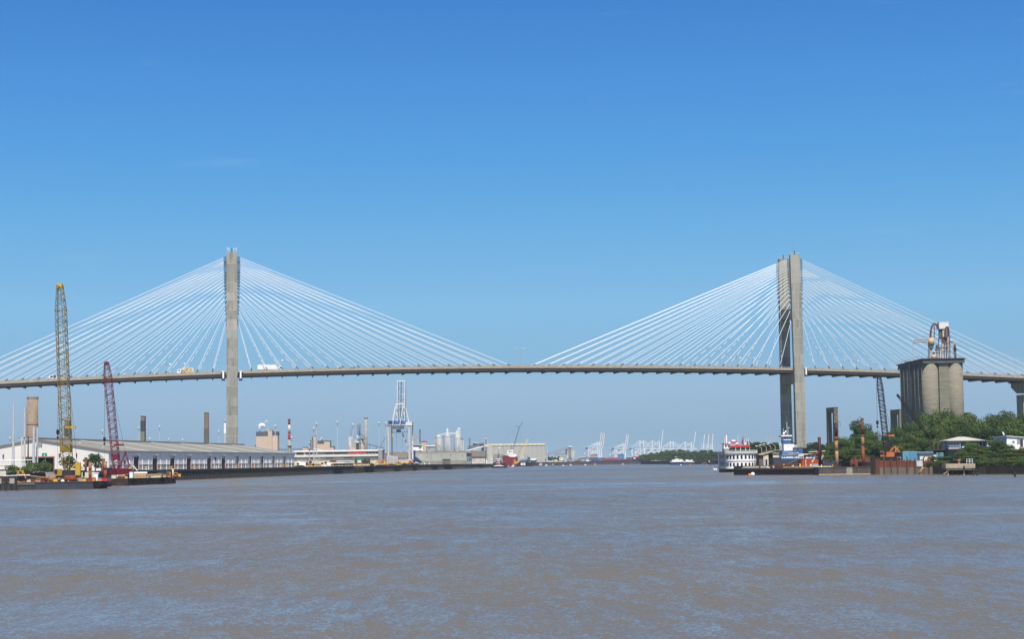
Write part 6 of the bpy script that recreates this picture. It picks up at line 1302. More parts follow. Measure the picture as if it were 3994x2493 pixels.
f.beam('mooring_rope', (3066, 1813), (3111, 1792), .8, timber, -.5); f.box('deck_post', 3112, 3116, 1773, 1815, -.4, -.1, white_w)
# ---- red hulled barge with white house
f = Fr('red_workboat', 'brick red steel workboat with a low white deckhouse and vertical white letters', 'workboat', 3165, 655, 0)
deck('hull', 3126, 3208, 1790, 1823, 0, 8, mat('brick_red', (.36, .06, .02), .6, .15, .6)); deck('gunwale', 3125, 3210, 1789, 1790.3, -.15, 8, rust_r)
dh_ = deck('deckhouse', 3129, 3197, 1774.5, 1789, 1, 6, white); deck('window', 3137, 3144, 1776, 1788, .9, 1, dark, dh_); deck('window', 3145, 3163, 1775.5, 1780, .9, 1, glass, dh_); deck('window', 3167, 3176, 1776, 1788, .9, 1, grey, dh_); deck('window', 3184, 3196, 1775.5, 1780, .9, 1, glass, dh_)
deck('roof', 3116, 3198, 1770.5, 1774.5, .4, 7, cream); deck('side_panel', 3117, 3135, 1773, 1780, .2, .5, white_w); deck('side_panel', 3118, 3130, 1780, 1790, .3, .6, grey); f.beam('boom_pole', (3153, 1764), (3186, 1761), 1.8, white, -.3); f.beam('boom_pole', (3206, 1761), (3218, 1760.5), 2, white, -.3)
m = MB(); m.lathe([(.15, 0), (.75, .4), (.75, .8), (.2, 1.3)], (f.x(3187), 0, f.z(1775)), 9); part('red_winch', m, redpaint, f.o)
text(f.o, 'TEXAN', (f.x(3141.5), -.1, f.z(1794.6)), .62, white, True)
for i, (a, b_) in enumerate((((3163, 1804), (3182, 1775)), ((3166, 1806), (3184, 1780)), ((3192, 1804), (3210, 1775)), ((3195, 1807), (3212, 1779)))):
    f = Fr('stabbing_pole', 'white slanted pole leaning over the red workboat, %s of four' % ORD[i], 'pole', a[0], 632, 2.3, 0, 'slanted poles before the red workboat'); f.beam('pole', a, b_, 1.3, white, 0); f.box('foot', a[0] - 1.5, a[0] + 1.5, a[1], a[1] + 4, -.2, .2, redpaint)
# ---- black hopper barge, rust grey barge
P0 = Vector((79.2, 640, 0)); P1 = Vector((103.2, 606, 0)); rz_ = atan2(P1.y - P0.y, P1.x - P0.x)
hb = barge('hopper_barge', 'long black barge with raised bow and cream deck covers below the towboat', P0, rz_, (P1 - P0).length, 12, 2.35, hull_b)
m = MB(); m.box(0, 2.2, .2, 11.8, 2.35, 3.2); part('bow_bulwark', m, hull_b, hb)
m = MB(); m.ext([(3, 1.2, 2.4), (17, 1.2, 2.4), (15.5, 1.2, 3.0), (4, 1.2, 3.05)], (0, 9.5, 0)); part('deck_cover', m, cream, hb); m = MB(); m.ext([(24, 1.5, 2.4), (39, 1.5, 2.4), (38.5, 1.5, 2.9), (24.5, 1.5, 2.9)], (0, 9, 0)); part('deck_cover', m, mat('cover_rust', (.45, .34, .22), .85, .25, 1, c2=(.22, .09, .05), c2amt=.35), hb)
m = MB(); m.box(.8, 40, -.16, -.12, 1.9, 2.05); part('red_boot_line', m, rust_r, hb)
for x0 in (13, 16.5, 20): m = MB(); m.box(x0, x0 + .35, .3, .7, 2.4, 3.3); part('bitt', m, lgrey if x0 > 13 else rust, hb)
o = thing('skiff', 'rust red open skiff lying on the black barge', 'skiff', P0 + Vector((21.5 * cos(rz_) - 2 * sin(rz_), 21.5 * sin(rz_) + 2 * cos(rz_), 2.42)), rz_); m = MB(); m.ext([(-5.6, 0, 1.0), (-4, 0, 0), (4.4, 0, 0), (5.6, 0, .95)], (0, 2.2, 0)); part('hull', m, rust, o); m = MB(); m.box(-4.5, 4.5, .2, 2, 1.0, 1.08); part('thwarts', m, rust_r, o)
rb2 = barge('deck_barge', 'rust streaked grey deck barge with two tall spuds', at(3194, 598, 0), 0, 17.8, 10, 2.55, mat('streaked_hull', (.085, .07, .065), .8, .35, .5, c2=(.20, .15, .10), c2amt=.3, streak=True))
m = MB(); m.box(0, 17.8, -.17, -.13, -.1, .35); part('waterline', m, timber, rb2); m = MB(); m.box(9.3, 11.3, -.15, -.125, .3, 2.3); part('pale_patch', m, mat('patch_buff', (.30, .26, .19), .9, .3, 2), rb2)
def spud(px, y0, y1, Y, w_, bands, label, hoop=None):
    f = Fr('spud_pile', label, 'pile', px, Y, zz(px, y1, Y)); r = px2m(w_, Y) / 2; prev = y1
    for i, (yy, m_) in enumerate(bands):
        m = MB(); m.smooth = True; m.cyl((0, 0, f.z(prev)), (0, 0, f.z(yy)), r, n=14); part('shaft' if i == 0 else 'shaft_band', m, m_, f.o); prev = yy
    m = MB(); m.cyl((0, 0, f.z(y0) - .25), (0, 0, f.z(y0) + .05), r * 1.25, n=14); part('collar', m, rust_r, f.o)
    if hoop: m = MB(); m.tube([(0, 0, f.z(y0)), (hoop * .8, 0, f.z(y0) + .6), (hoop * 1.5, 0, f.z(y0) - .1), (hoop * 1.4, 0, f.z(y0) - 1.2)], .06, 5); part('cable_loop', m, dark, f.o)
    return f
streak_d = mat('streaked_black', (.03, .022, .02), .5, .5, 2, c2=(.5, .5, .48), c2amt=.12, streak=True)
spud(3265, 1650, 1822, 601, 12.5, ((1760, rust_l), (1720, rust_l), (1704, rust_r), (1650, streak_d)), 'tall rusty spud with a black streaked top on the grey deck barge', 1)
spud(3368, 1633, 1822, 601, 11.5, ((1740, rust_r), (1706, rust_l), (1696, rust_r), (1633, rust)), 'tallest spud, dark red top and buff middle, at the right end of the deck barge', -1)
spud(3198.5, 1707, 1815, 628, 11.5, ((1707, mat('oxblood', (.06, .010, .010), .6, .3, 1)),), 'dark oxblood steel pile with a white hoop top at the end of the black barge')
spud(3259, 1721, 1800, 640, 3.5, ((1721, rust),), 'thin dark rusty pile half hidden behind the black topped spud')
for i, (px, w_, y0, y1, Y, m_, lab) in enumerate(((3058, 7, 1803, 1817, 622, amber, 'cream-yellow bitt post on the barge below the towboat'), (3121, 7, 1806, 1821, 618, amber, 'cream-yellow bitt post left of the red workboat'), (3249, 6, 1806, 1818, 604, amber, 'cream-yellow post beside the black topped spud'), (3163, 9, 1807, 1820, 615, cream, 'cream box at the foot of the slanted poles'), (3204, 4, 1809, 1819, 610, white, 'white drum right of the grey tarpaulin'),
        (3180, 26, 1805, 1819, 613, grey, 'grey tarpaulin heap between the slanted poles'), (3090, 14, 1811, 1821, 620, amber, 'amber trestle on the barge below the lettering'), (3140, 22, 1815, 1821, 616, rust_l, 'rust coloured plate stack right of the yellow bitt'), (3238, 3, 1812, 1818, 603, cream, 'small cream drum left of the yellow post'), (3026, 16, 1810, 1818, 626, rust_r, 'rust heap at the foot of the hut'))):
    f = Fr('deck_fitting', lab, 'fitting', px, Y, 2.5); W_ = px2m(w_, Y); h_ = px2m(y1 - y0, Y); m = MB(); m.hexa([(-W_ / 2, -W_ * .3, 0), (W_ / 2, -W_ * .3, 0), (W_ / 2, W_ * .3, 0), (-W_ / 2, W_ * .3, 0), (-W_ * .38, -W_ * .22, h_), (W_ * .38, -W_ * .22, h_), (W_ * .38, W_ * .22, h_), (-W_ * .38, W_ * .22, h_)]); part('body', m, m_, f.o); m = MB(); m.box(-W_ * .55, W_ * .55, -W_ * .35, W_ * .35, 0, .1); part('base', m, rust, f.o)
f = Fr('dark_lighter', 'dark grey lighter with white pipe racks between the red workboat and the bulkhead', 'barge', 3270, 640, 0)
m = MB(); m.ext([(f.x(3208), 0, 0), (f.x(3330), 0, 0), (f.x(3345), 0, f.z(1785)), (f.x(3320), 0, f.z(1788)), (f.x(3240), 0, f.z(1795)), (f.x(3208), 0, f.z(1793))], (0, 8, 0)); part('hull', m, hull_g, f.o)
m = MB(); m.ext([(f.x(3272), -.3, f.z(1813)), (f.x(3360), -.3, f.z(1783)), (f.x(3362), -.3, f.z(1789)), (f.x(3296), -.3, f.z(1812))], (0, .3, 0)); part('rusty_ramp', m, rust_r, f.o)
for y0, y1 in ((1785, 1777), (1790, 1782), (1797, 1791)): f.beam('pipe', (3272, y0), (3310, y1), 1.4, white, -.4)
for k in range(8): f.beam('rack_post', (3272 + k * 5.2, 1784 - k), (3272 + k * 5.2, 1795 - k), .9, white_w, -.4)
f.beam('railing', (3212, 1779), (3258, 1782), .8, lgrey, 0); f.beam('railing', (3212, 1784), (3268, 1786), .8, lgrey, 0)
for k in range(6): f.beam('railing_post', (3213 + k * 9, 1779), (3213 + k * 9, 1793), .7, lgrey, 0)
# ---- bulkhead wall
bkm = mat('bulkhead_rust', (.17, .055, .035), .9, .45, .35, c2=(.34, .20, .13), c2amt=.3, streak=True); mudm = mat('bulkhead_mud', (.17, .145, .11), .95, .3, .4, c2=(.10, .09, .065), c2amt=.4, streak=True)
x0 = at(3397, 591, 0).x
bk = thing('bulkhead_wall', 'rusty steel bulkhead with dark posts above a muddy base', 'bulkhead', (x0, 591, 0), atan2(-12, 17.5))
Lw = 21.5
m = MB(); rnd = random.Random(9)
for k in range(43): m.box(k * .5, k * .5 + .5 - (.03 if k % 2 else 0), 0 if k % 2 else -.06, .3, 2.3, 4.55 + rnd.uniform(-.25, .3))
part('steel_sheet', m, bkm, bk); m = MB(); m.box(0, Lw, -.08, .3, -.5, 2.3); part('mud_base', m, mudm, bk)
for k, s_ in enumerate((.3, .9, 1.3, 2.2, 3.0, 4.9, 7.4, 9.6, 12.9, 15.6, 18.6, 20.4)): m = MB(); hh = 5.3 + (k % 3) * .25 + (.6 if k < 2 else 0); m.beam((s_, -.25, -.5), (s_, -.25, hh), .3 if k > 3 else .45); part('post', m, timber_d if k < 3 else rust, bk)
m = MB(); m.box(16.2, 18.3, -.3, -.2, 2.5, 4.4); part('white_board', m, white_w, bk)
o = thing('old_fence', 'ragged rust coloured sheet fence behind the right end of the deck barge', 'fence', at(3318, 612, 2.0)); 
for k in range(17): m = MB(); m.box(k * .42, k * .42 + .34, 0, .15, 0, 3.3 + rnd.uniform(-.5, .7) + k * .03); part('plank', m, (rust, rust_r, bkm)[k % 3], o)
pl_ = pile('long rust and buff pile leaning right against the bulkhead end', 3583, 1787, 1852, 566, .36, rust_l, rust_r, .45, 'leaning_pile', 3.5)
# ---- orange crane on the right bank
oc = crawler('orange crawler crane with a black lattice boom on the right bank', 3462, 3437, 1463, 612, 4.3, hull_b, mat('faded_orange', (.55, .14, .05), .7, .2, 1), 1.75, 4, (3431, 1640), 1.3, black, 1, 44, gh=5.0, hd=black)
f = Fr('crane_shed', 'orange and yellow engine skid right of the orange crane', 'engine', 3510, 622, 4.2); f.box('engine_box', 3500, 3520, 1763, 1782, 0, 2.5, rust_l); f.box('base', 3498, 3522, 1782, 1796, 0, 2.5, timber); f.beam('frame_post', (3494, 1742), (3494, 1765), 3, amber, 0); f.beam('frame_post', (3502, 1744), (3502, 1765), 1.6, amber, 0); f.beam('frame_top', (3493, 1742), (3508, 1746), 1.2, rust_l, 0)
f = Fr('derrick_crane', 'black lattice derrick boom leaning left in front of the silo', 'crane', 3590, 700, 4.2)
m = MB(); m.lattice((f.x(3596), 0, f.z(1665)), (f.x(3508), 0, f.z(1541)), [(0, .9), (.3, 1.0), (1, .6)], .16, .09, 26); part('boom', m, black, f.o); m = MB(); m.cyl((f.x(3506), 0, f.z(1538)), (f.x(3513), 0, f.z(1549)), .5, n=8); part('boom_head', m, black, f.o); m = MB(); m.cyl((f.x(3508), 0, f.z(1541)), (f.x(3600), 0, f.z(1700)), .04, n=4); part('pendant_line', m, dark, f.o); m = MB(); m.box(f.x(3590), f.x(3612), -1, 2, 0, 3); part('machine_house', m, rust, f.o)
m = MB(); m.box(f.x(3604), f.x(3608), -1, 2, 3, 4); m.beam((f.x(3598), 0, 2.5), (f.x(3597), 0, f.z(1664)), .5); part('mast', m, black, f.o)
# ---- containers, deckhouse, canopy
for i, (xa, xb, y0, y1, Y, m_, lab) in enumerate(((3520, 3547, 1763, 1794, 612, lblue, 'light blue corrugated container, left end of the row on the right bank'), (3548, 3576, 1763, 1794, 612, mat('sky_blue', (.10, .27, .42), .6, .15, .8), 'sky blue corrugated container, second in the row'), (3577, 3640, 1764, 1796, 620, mat('mid_blue', (.07, .20, .38), .6, .2, .8), 'long mid blue container behind the white boat cabin'), (3650, 3698, 1768, 1799, 622, lblue, 'pale turquoise container partly behind the shrubs at the canopy'))):
    f = Fr('shipping_container', lab, 'container', (xa + xb) / 2, Y, 4.3); f.box('body', xa, xb, y0, None, 0, 2.5, m_)
    for k in range(int((xb - xa) / 3)): f.box('corrugation', xa + 1 + k * 3, xa + 2.2 + k * 3, y0 + 1.5, y1 - 1, -.07, 0, m_)
    f.box('roof_rail', xa - .5, xb + .5, y0 - .8, y0 + .4, -.1, 2.6, white_w)
f = Fr('boat_cabin', 'cut-off white boat cabin with round portholes standing on the bank', 'cabin', 3619, 592, 4.2)
cb_ = f.box('wall', 3587, 3651, 1775, None, 0, 3, white_w); f.box('roof', 3585, 3640, 1771, 1775, -.3, 3.2, mat('cabin_roof', (.07, .05, .045), .9, .3, 1))
for px in (3605, 3641.5): m = MB(); m.cyl((f.x(px), -.06, f.z(1782)), (f.x(px), 0, f.z(1782)), .22, n=12); part('porthole', m, dark, cb_)
for a, b_ in ((3613, 3616), (3622, 3625), (3634, 3636)): f.box('window', a, b_, 1779, 1784, -.05, 0, dark, cb_)
f = Fr('open_shelter', 'dark two-level canopy on thin posts left of the grey roofed house', 'canopy', 3665, 607, 4.2)
m = MB(); m.ext([(f.x(3629), -1, f.z(1758)), (f.x(3650), -1, f.z(1753.5)), (f.x(3740), -1, f.z(1752)), (f.x(3740), -1, f.z(1756)), (f.x(3645), -1, f.z(1757.5))], (0, 6, 0)); part('lower_roof', m, dark, f.o)
for px in (3646.5, 3662, 3681): f.box('post', px, px + (4 if px != 3662 else 2), 1756, None, 0, .5, black)
m = MB(); m.ext([(f.x(3665), -1, f.z(1726)), (f.x(3684), -1, f.z(1720)), (f.x(3704), -1, f.z(1720)), (f.x(3704), -1, f.z(1723)), (f.x(3672), -1, f.z(1724))], (0, 5, 0)); part('upper_roof', m, dark, f.o)
for px in (3646, 3662, 3679, 3692): f.beam('upper_post', (px, 1722), (px, 1754), 2, mat('post_weathered', (.16, .14, .11), .9) if px == 3646 else MATS['post_weathered'], 1)
for px in range(3650, 3700, 5): f.beam('baluster', (px, 1744), (px, 1753), .8, dark, -.8)
# ---- house with hipped roof
f = Fr('hip_roof_house', 'raised house with a pale grey hipped roof, veranda and wide windows', 'house', 3780, 605, 4.2)
m = MB(); zr, ze = f.z(1703.5), f.z(1719); a, b_, c, d_ = f.x(3694), f.x(3842), f.x(3752), f.x(3779)
m.add([(a, -1.2, ze), (b_, -1.2, ze), (b_, 11, ze), (a, 11, ze), (c, 5, zr), (d_, 5, zr)], [(0, 1, 5, 4), (1, 2, 5), (2, 3, 4, 5), (3, 0, 4), (3, 2, 1, 0)]); rf = part('roof', m, mat('house_roof', (.50, .45, .41), .8, .06, .5), f.o)
m = MB(); m.ext([(f.x(3694), -1.5, ze - .05), (f.x(3892), -1.5, f.z(1721.3)), (f.x(3892), -1.5, f.z(1722)), (f.x(3694), -1.5, f.z(1720.6))], (0, 12, 0)); part('veranda_roof', m, MATS['house_roof'], rf); m = MB(); m.box(f.x(3696), f.x(3890), -1.4, 10, f.z(1723), f.z(1721.9)); part('eaves', m, dark, rf)
lila = mat('lilac_white', (.50, .49, .54), .7, .1, .5); pteal = mat('pale_teal', (.26, .36, .36), .7, .1, .5)
w1 = f.box('wall', 3700, 3742, 1723, 1751, 0, 8, lila); w2 = f.box('wall', 3742, 3850, 1723, 1751, .6, 8, pteal); f.box('side_room', 3850, 3888, 1723, 1740, .3, 6, mat('pale_blue_wall', (.34, .42, .46), .7, .08, .5))
for px in (3703, 3712, 3723, 3733): f.box('window', px, px + 3.5, 1728, 1735, -.07, 0, dark, w1)
f.box('window', 3751, 3773, 1727, 1738, .5, .6, mat('teal_glass', (.10, .22, .24), .25), w2); f.box('window', 3788, 3800, 1727, 1739, .5, .6, glass, w2); f.box('window', 3824, 3845, 1727, 1739, .5, .6, glass, w2); f.box('mullion', 3834, 3835.5, 1727, 1739, .42, .5, white, w2); f.box('mullion', 3761, 3762.5, 1727, 1738, .42, .5, lgrey, w2)
for y in (1737.5, 1745, 1749): f.box('veranda_rail', 3700, 3744, y, y + .8, -1.3, -1.2, lila)
for px in range(3700, 3745, 4): f.box('baluster', px, px + .7, 1738, 1749, -1.3, -1.2, lila)
f.box('veranda_floor', 3694, 3888, 1751, 1755, -1.5, 8, MATS['cabin_roof']); f.box('lower_wall', 3699, 3748, 1755, None, 0, 7, mat('block_wall', (.20, .19, .17), .9, .2, .6)); f.box('window', 3715, 3723, 1772, 1778, -.06, 0, black)
for px in (3742.5, 3850): f.beam('post', (px, 1723), (px, 1751), 1.5, lila, -1)
for xa, xb in ((3846, 3888),): f.box('veranda_bench', xa, xb, 1739, 1744, -1.2, -1, white); f.box('veranda_bench', 3838, 3858, 1748, 1751, -1.3, -1.1, white)
f.box('panel', 3750, 3762, 1742, 1747, -1.1, -1, white)
# ---- white house at the right edge
f = Fr('white_house', 'white wooden house with a flat sloping roof and dark doorway at the right edge', 'house', 3950, 585, 6)
m = MB(); m.ext([(f.x(3928), 0, 0), (f.x(4060), 0, 0), (f.x(4060), 0, f.z(1714)), (f.x(3928), 0, f.z(1703))], (0, 8, 0)); w1 = part('wall', m, white, f.o)
m = MB(); m.ext([(f.x(3928), 0, 0), (f.x(3928), 0, f.z(1703)), (f.x(3902), 8, f.z(1705)), (f.x(3902), 8, 0)], (.3, .2, 0)); part('side_wall', m, lila, f.o)  # side face in shade: the shade is put into its lilac-grey colour
m = MB(); m.ext([(f.x(3926), -.5, f.z(1703)), (f.x(4062), -.5, f.z(1714)), (f.x(4062), -.5, f.z(1711.5)), (f.x(3926), -.5, f.z(1700))], (0, 9, 0)); part('roof', m, white_w, f.o); m = MB(); m.ext([(f.x(3898), 8, f.z(1704.5)), (f.x(3927), -.4, f.z(1703.2)), (f.x(3927), -.4, f.z(1701)), (f.x(3898), 8, f.z(1702.5))], (.5, .5, 0)); part('roof_edge', m, white_w, f.o)
f.box('upper_panel', 3968, 3979, 1710, 1733, -.1, 0, grey); f.box('doorway', 3980, 3991, 1714, 1745, -.12, 0, dark, w1); f.box('window', 3948, 3958, 1720, 1729, -.08, 0, lgrey, w1); f.box('window_pane', 3953.5, 3957.5, 1720.5, 1728.5, -.12, -.08, dark, w1)
f.box('stair_landing', 3976, 3994, 1745, 1751, -1.5, 0, timber); f.beam('stair_rail', (3975, 1741), (3975, 1752), 1, dark, -1.6)
for px in (3909, 3921): f.box('window', px, px + 6, 1709, 1716, 2 + (3921 - px) * .25, 2.6 + (3921 - px) * .25, glass, w1)
for px in (3930, 3955, 3985): f.beam('stilt', (px, 1750), (px, 1800), 2, dark, 1)
f = Fr('satellite_dish', 'white satellite dish on the roof of the white house', 'dish', 3914, 592, zz(3914, 1702, 592)); m = MB(); c = Vector((0, 0, f.z(1692)))
dn = Vector((.75, -.45, .45)).normalized(); m.cyl(c, c + dn * .12, .62, .55, 16); part('reflector', m, white, f.o); m = MB(); m.beam((0, 0, 0), c, .08); m.beam(c, c + dn * .6, .04); part('mount', m, grey, f.o)
# ---- concrete mooring dolphin
cb2 = mat('dolphin_concrete', (.40, .32, .22), .9, .2, .6, c2=(.24, .20, .14), c2amt=.4)
f = Fr('mooring_dolphin', 'weathered buff concrete mooring platform on dark piles', 'platform', 3745, 530, 0)
f.box('cap', 3687, 3802, 1809.5, 1827, 0, 5, cb2); f.box('cap_base', 3690, 3800, 1827, 1834.5, .15, 5, concrete_d)
for k, px in enumerate((3698, 3708, 3716, 3726, 3737, 3748, 3760, 3772, 3784, 3794)): f.beam('pile', (px, 1832), (px, 1858), 4.5, timber_d if k % 3 else timber, 1 + (k % 2) * 2.5)
f.box('shade_sheet', 3700, 3796, 1834.5, 1853, 2.2, 2.6, timber_d); f.box('rubber_fender', 3755, 3760, 1818, 1832, -.3, 0, black)  # dark sheet added between the piles to stand for the shade under the cap
m = MB(); m.lathe([(.3, 0), (.28, .7), (.5, .8), (.5, 1.15), (.35, 1.3)], (f.x(3743), 1.2, f.z(1809.5)), 10); part('bollard', m, rust_l, f.o)
for px in (3772, 3784, 3795): f.beam('rail_post', (px, 1791), (px, 1810), 1.1, white, 1)
for y in (1792, 1797, 1802): f.beam('rail', (3772, y), (3795.5, y + .5), .9, white, 1)
pile('pale topped timber pile touching the right end of the mooring platform', 3796.5, 1827, 1858, 522, .3, timber_d, timber_d, .5, 'timber_pile'); pile('slightly leaning timber pile right of the mooring platform', 3812, 1829, 1858, 522, .28, timber_d, timber_d, .5, 'timber_pile', -.3)
pile('lone short timber pile near the right edge of the water', 3959, 1843, 1864, 475, .3, timber_d, timber_d, .5, 'timber_pile'); pile('slim dark post standing before the retaining wall at the right edge', 3950, 1815, 1853, 512, .1, black, None, .5, 'thin_post')
f = Fr('drift_log', 'pale drift log lying at the foot of the platform', 'log', 3688, 545, 0); f.beam('trunk', (3677, 1850), (3698, 1838), 3, timber, 0); f.beam('branch', (3690, 1843), (3696, 1848), 1.2, timber, 0)
rw = mat('retaining_wall', (.028, .024, .018), .95, .4, .4, c2=(.28, .25, .19), c2amt=.16, streak=True)
o = thing('retaining_wall', 'dark stained retaining wall under the trees at the right edge', 'wall', at(3815, 558, 0), -.16); m = MB()
for k in range(30): m.box(k * .9, k * .9 + .86, 0, .6, -.5, 3.0 + random.Random(k).uniform(-.3, .3))
part('boards', m, rw, o)
# ---- grain silo
S0 = at(3613, 826, 4.2); gs = thing('grain_silo', 'tall cluster of joined concrete grain silos with rusty machinery on the roof', 'silo', S0)
ZH, ZS, ZR = zz(3650, 1417, 826) - 4.2, zz(3650, 1400, 826) - 4.2, zz(3650, 1398, 826) - 4.2
R1 = 3.85; WX = 19.3
def scyl(cx, cy, r):
    m = MB(); m.smooth = True; m.cyl((cx, cy, 0), (cx, cy, ZH + .1), r, n=36); return part('silo_cell', m, silo_c, gs)
for k in range(7):
    scyl(R1, R1 + k * 7.7, R1); scyl(WX - R1, R1 + k * 7.7, R1)
m = MB(); m.box(R1, WX - R1, 3.2, 52, 0, ZH + .1); m.box(R1 + 3.6, WX - R1 - 3.4, .9, 3.2, 0, ZH + .1); part('web_wall', m, silo_c, gs)
m = MB(); m.box(-.12, WX + .12, -.12, 54, ZH, ZR - .3); part('header', m, silo_top, gs); m = MB(); m.box(-.75, WX + .75, -.75, 55, ZR - .3, ZR); rs = part('roof_slab', m, silo_top, gs)
m = MB()
for k in range(28): m.beam((-1, -1 + k * 2, ZR), (-1, -1 + k * 2, ZR + 1.1), .07)
for k in range(11): m.beam((-1 + k * 2.1, -1, ZR), (-1 + k * 2.1, -1, ZR + 1.1), .07)
m.beam((-1, -1, ZR + 1.1), (-1, 55, ZR + 1.1), .07); m.beam((-1, -1, ZR + 1.1), (WX + 1, -1, ZR + 1.1), .07); part('roof_railing', m, lgrey, gs)
SY = 8; 
def sx_(px, py=1350): return D(px, py, 826 + SY).x - S0.x
def sz_(py, px=3660): return D(px, py, 826 + SY).z - S0.z
def spart(n_, mb_, m_, par=None): return part(n_, mb_, m_, par or gs)
def sb(n_, x0, x1, y0, y1, d0, d1, m_): m = MB(); m.box(sx_(x0), sx_(x1), SY + d0, SY + d1, sz_(y1), sz_(y0)); return spart(n_, m, m_)
def sl(n_, pts, wpx, m_, d=0, rnd_=True):
    m = MB(); P = [(sx_(a, b_), SY + d, sz_(b_)) for a, b_ in pts]
    if rnd_: m.tube(P, px2m(wpx, 834) / 2, 8)
    else:
        for a, b_ in zip(P[:-1], P[1:]): m.beam(a, b_, px2m(wpx, 834))
    return spart(n_, m, m_)
pipew = mat('silo_pipe', (.50, .46, .40), .7, .25, 1, c2=(.22, .09, .05), c2amt=.3); rustd = mat('rust_duct', (.13, .045, .03), .8, .4, 1, c2=(.38, .26, .20), c2amt=.2)
sb('elevator_head', 3662.5, 3700, 1258, 1284, -1.5, 2.5, white_w); sb('elevator_shaft', 3676, 3700, 1284, 1316, -1, 2.2, mat('shaft_cream', (.55, .48, .36), .75, .25, 1, c2=(.30, .13, .07), c2amt=.3)); sb('elevator_leg', 3664, 3674, 1284, 1322, -.5, 1, plant_d)
sl('gooseneck_duct', ((3629, 1322), (3630, 1288), (3634, 1272), (3641, 1263), (3648, 1263), (3653, 1272), (3656, 1283)), 6.5, rustd, -.5); sl('duct_drop', ((3643, 1268), (3643, 1318)), 3.6, rustd, -.5); sl('duct_brace', ((3627, 1290), (3625, 1330)), 3, rustd, -.5)
sl('gooseneck_duct', ((3683, 1318), (3683.5, 1284), (3688, 1277), (3694, 1278), (3697, 1290), (3699, 1345)), 5, rustd, -2); sb('duct_panel', 3684, 3693, 1284, 1318, -2.2, -1.6, plant_d)
m = MB(); m.smooth = True; m.cyl((sx_(3632), SY, sz_(1347)), (sx_(3632), SY, sz_(1318)), px2m(24, 834) / 2, n=16); spart('cyclone', m, mat('cyclone_orange', (.55, .36, .20), .75, .3, 1, c2=(.22, .07, .04), c2amt=.3)); m = MB(); m.smooth = True; m.cyl((sx_(3632), SY, sz_(1367)), (sx_(3632), SY, sz_(1347)), .3, px2m(22, 834) / 2, 16); spart('cyclone_cone', m, plant_d)
for k in range(4): sl('dust_pipe', ((3623, 1322 + k * 4), (3572, 1322 + k * 4), (3564, 1325 + k * 4.2), (3560.5, 1333 + k * 4)), 2.4, pipew if k % 2 == 0 else mat('pipe_dark_%d' % k, (.16, .12, .10), .7, .3, 1), -.5)
sl('dust_pipe', ((3560.5, 1333), (3560.5, 1397)), 3.2, pipew, -.5)
m = MB(); m.tube([(-.6, 26, ZR), (-.6, 26, 2)], .42, 10); spart('downpipe', m, MATS['pipe_dark_1'] if False else grey)
m = MB(); m.box(-2.6, 1.2, 23, 28, ZR, ZR + .2)
for a in (-2.5, -1, .6): m.beam((a, 23.1, ZR), (a, 23.1, ZR + 2.4), .1)
m.beam((-2.5, 23.1, ZR + 2.4), (1, 23.1, ZR + 2.4), .1); spart('pipe_platform', m, lgrey)
for px in (3621, 3626): sl('cyclone_leg', ((px, 1330), (px, 1398)), 2.6, rustd if px == 3621 else plant_d, 0, False)
for px in (3661, 3672, 3681, 3690, 3700, 3707): sl('tower_post', ((px, 1317 if px < 3705 else 1338), (px, 1398)), 3.0, plant_d if px % 2 else rustd, (px % 3) - 1, False)
for y, xa, xb in ((1317, 3660, 3706), (1337, 3672, 3714), (1343, 3674, 3704), (1372, 3672, 3705), (1358, 3660, 3700)): sl('tower_beam', ((xa, y), (xb, y)), 4.0, rustd, -1.2, False)
for k, (a, b_) in enumerate((((3661, 1318), (3681, 1340)), ((3681, 1345), (3700, 1372)), ((3700, 1345), (3681, 1372)), ((3672, 1374), (3690, 1396)), ((3690, 1374), (3707, 1396)))): sl('tower_brace', (a, b_), 1.1, plant_d, -1, False)
sb('filter_box', 3678, 3690, 1319, 1337, -1, 2, mat('filter_brown', (.20, .12, .09), .9, .35, 1)); sb('stair_house', 3640, 3652, 1374, 1397, -1, 2, MATS['mottled_pipe'] if 'mottled_pipe' in MATS else plant_d); sb('dust_bin', 3653, 3668, 1360, 1396, 0, 3, plant_d); sb('control_cabin', 3655, 3663, 1345, 1358, 1, 3, plant_d)
sl('mottled_pipe', ((3696, 1315), (3694, 1340), (3696, 1392)), 5.5, mat('mottled_pipe', (.42, .36, .33), .8, .35, 1.5, c2=(.28, .09, .06), c2amt=.4), -2)
for y in (1372, 1384, 1392): sl('white_rail', ((3638, y), (3670, y)), 1.1, white, -1.5, False)
for px in (3645, 3656, 3665): sl('white_post', ((px, 1370), (px, 1398)), 1.1, white, -1.5, False)
sl('yellow_pole', ((3671, 1340), (3671, 1398)), 1.8, amber, -2, False); sl('yellow_pole', ((3627, 1382), (3627, 1398)), 1.6, amber, -2, False)
m = MB(); m.smooth = True; m.cyl((sx_(3638), SY - 1, ZR), (sx_(3638), SY - 1, sz_(1383)), px2m(20, 834) / 2, n=14); spart('orange_tank', m, MATS['cyclone_orange'])
m = MB(); m.smooth = True; m.cyl((sx_(3724), SY, ZR), (sx_(3724), SY, sz_(1364)), px2m(11, 834) / 2, n=12); spart('roof_stack', m, plant_d); m = MB(); m.smooth = True; m.cyl((sx_(3724), SY, sz_(1364)), (sx_(3724), SY, sz_(1343)), px2m(10, 834) / 2, n=12); spart('stack_top', m, rust_r)
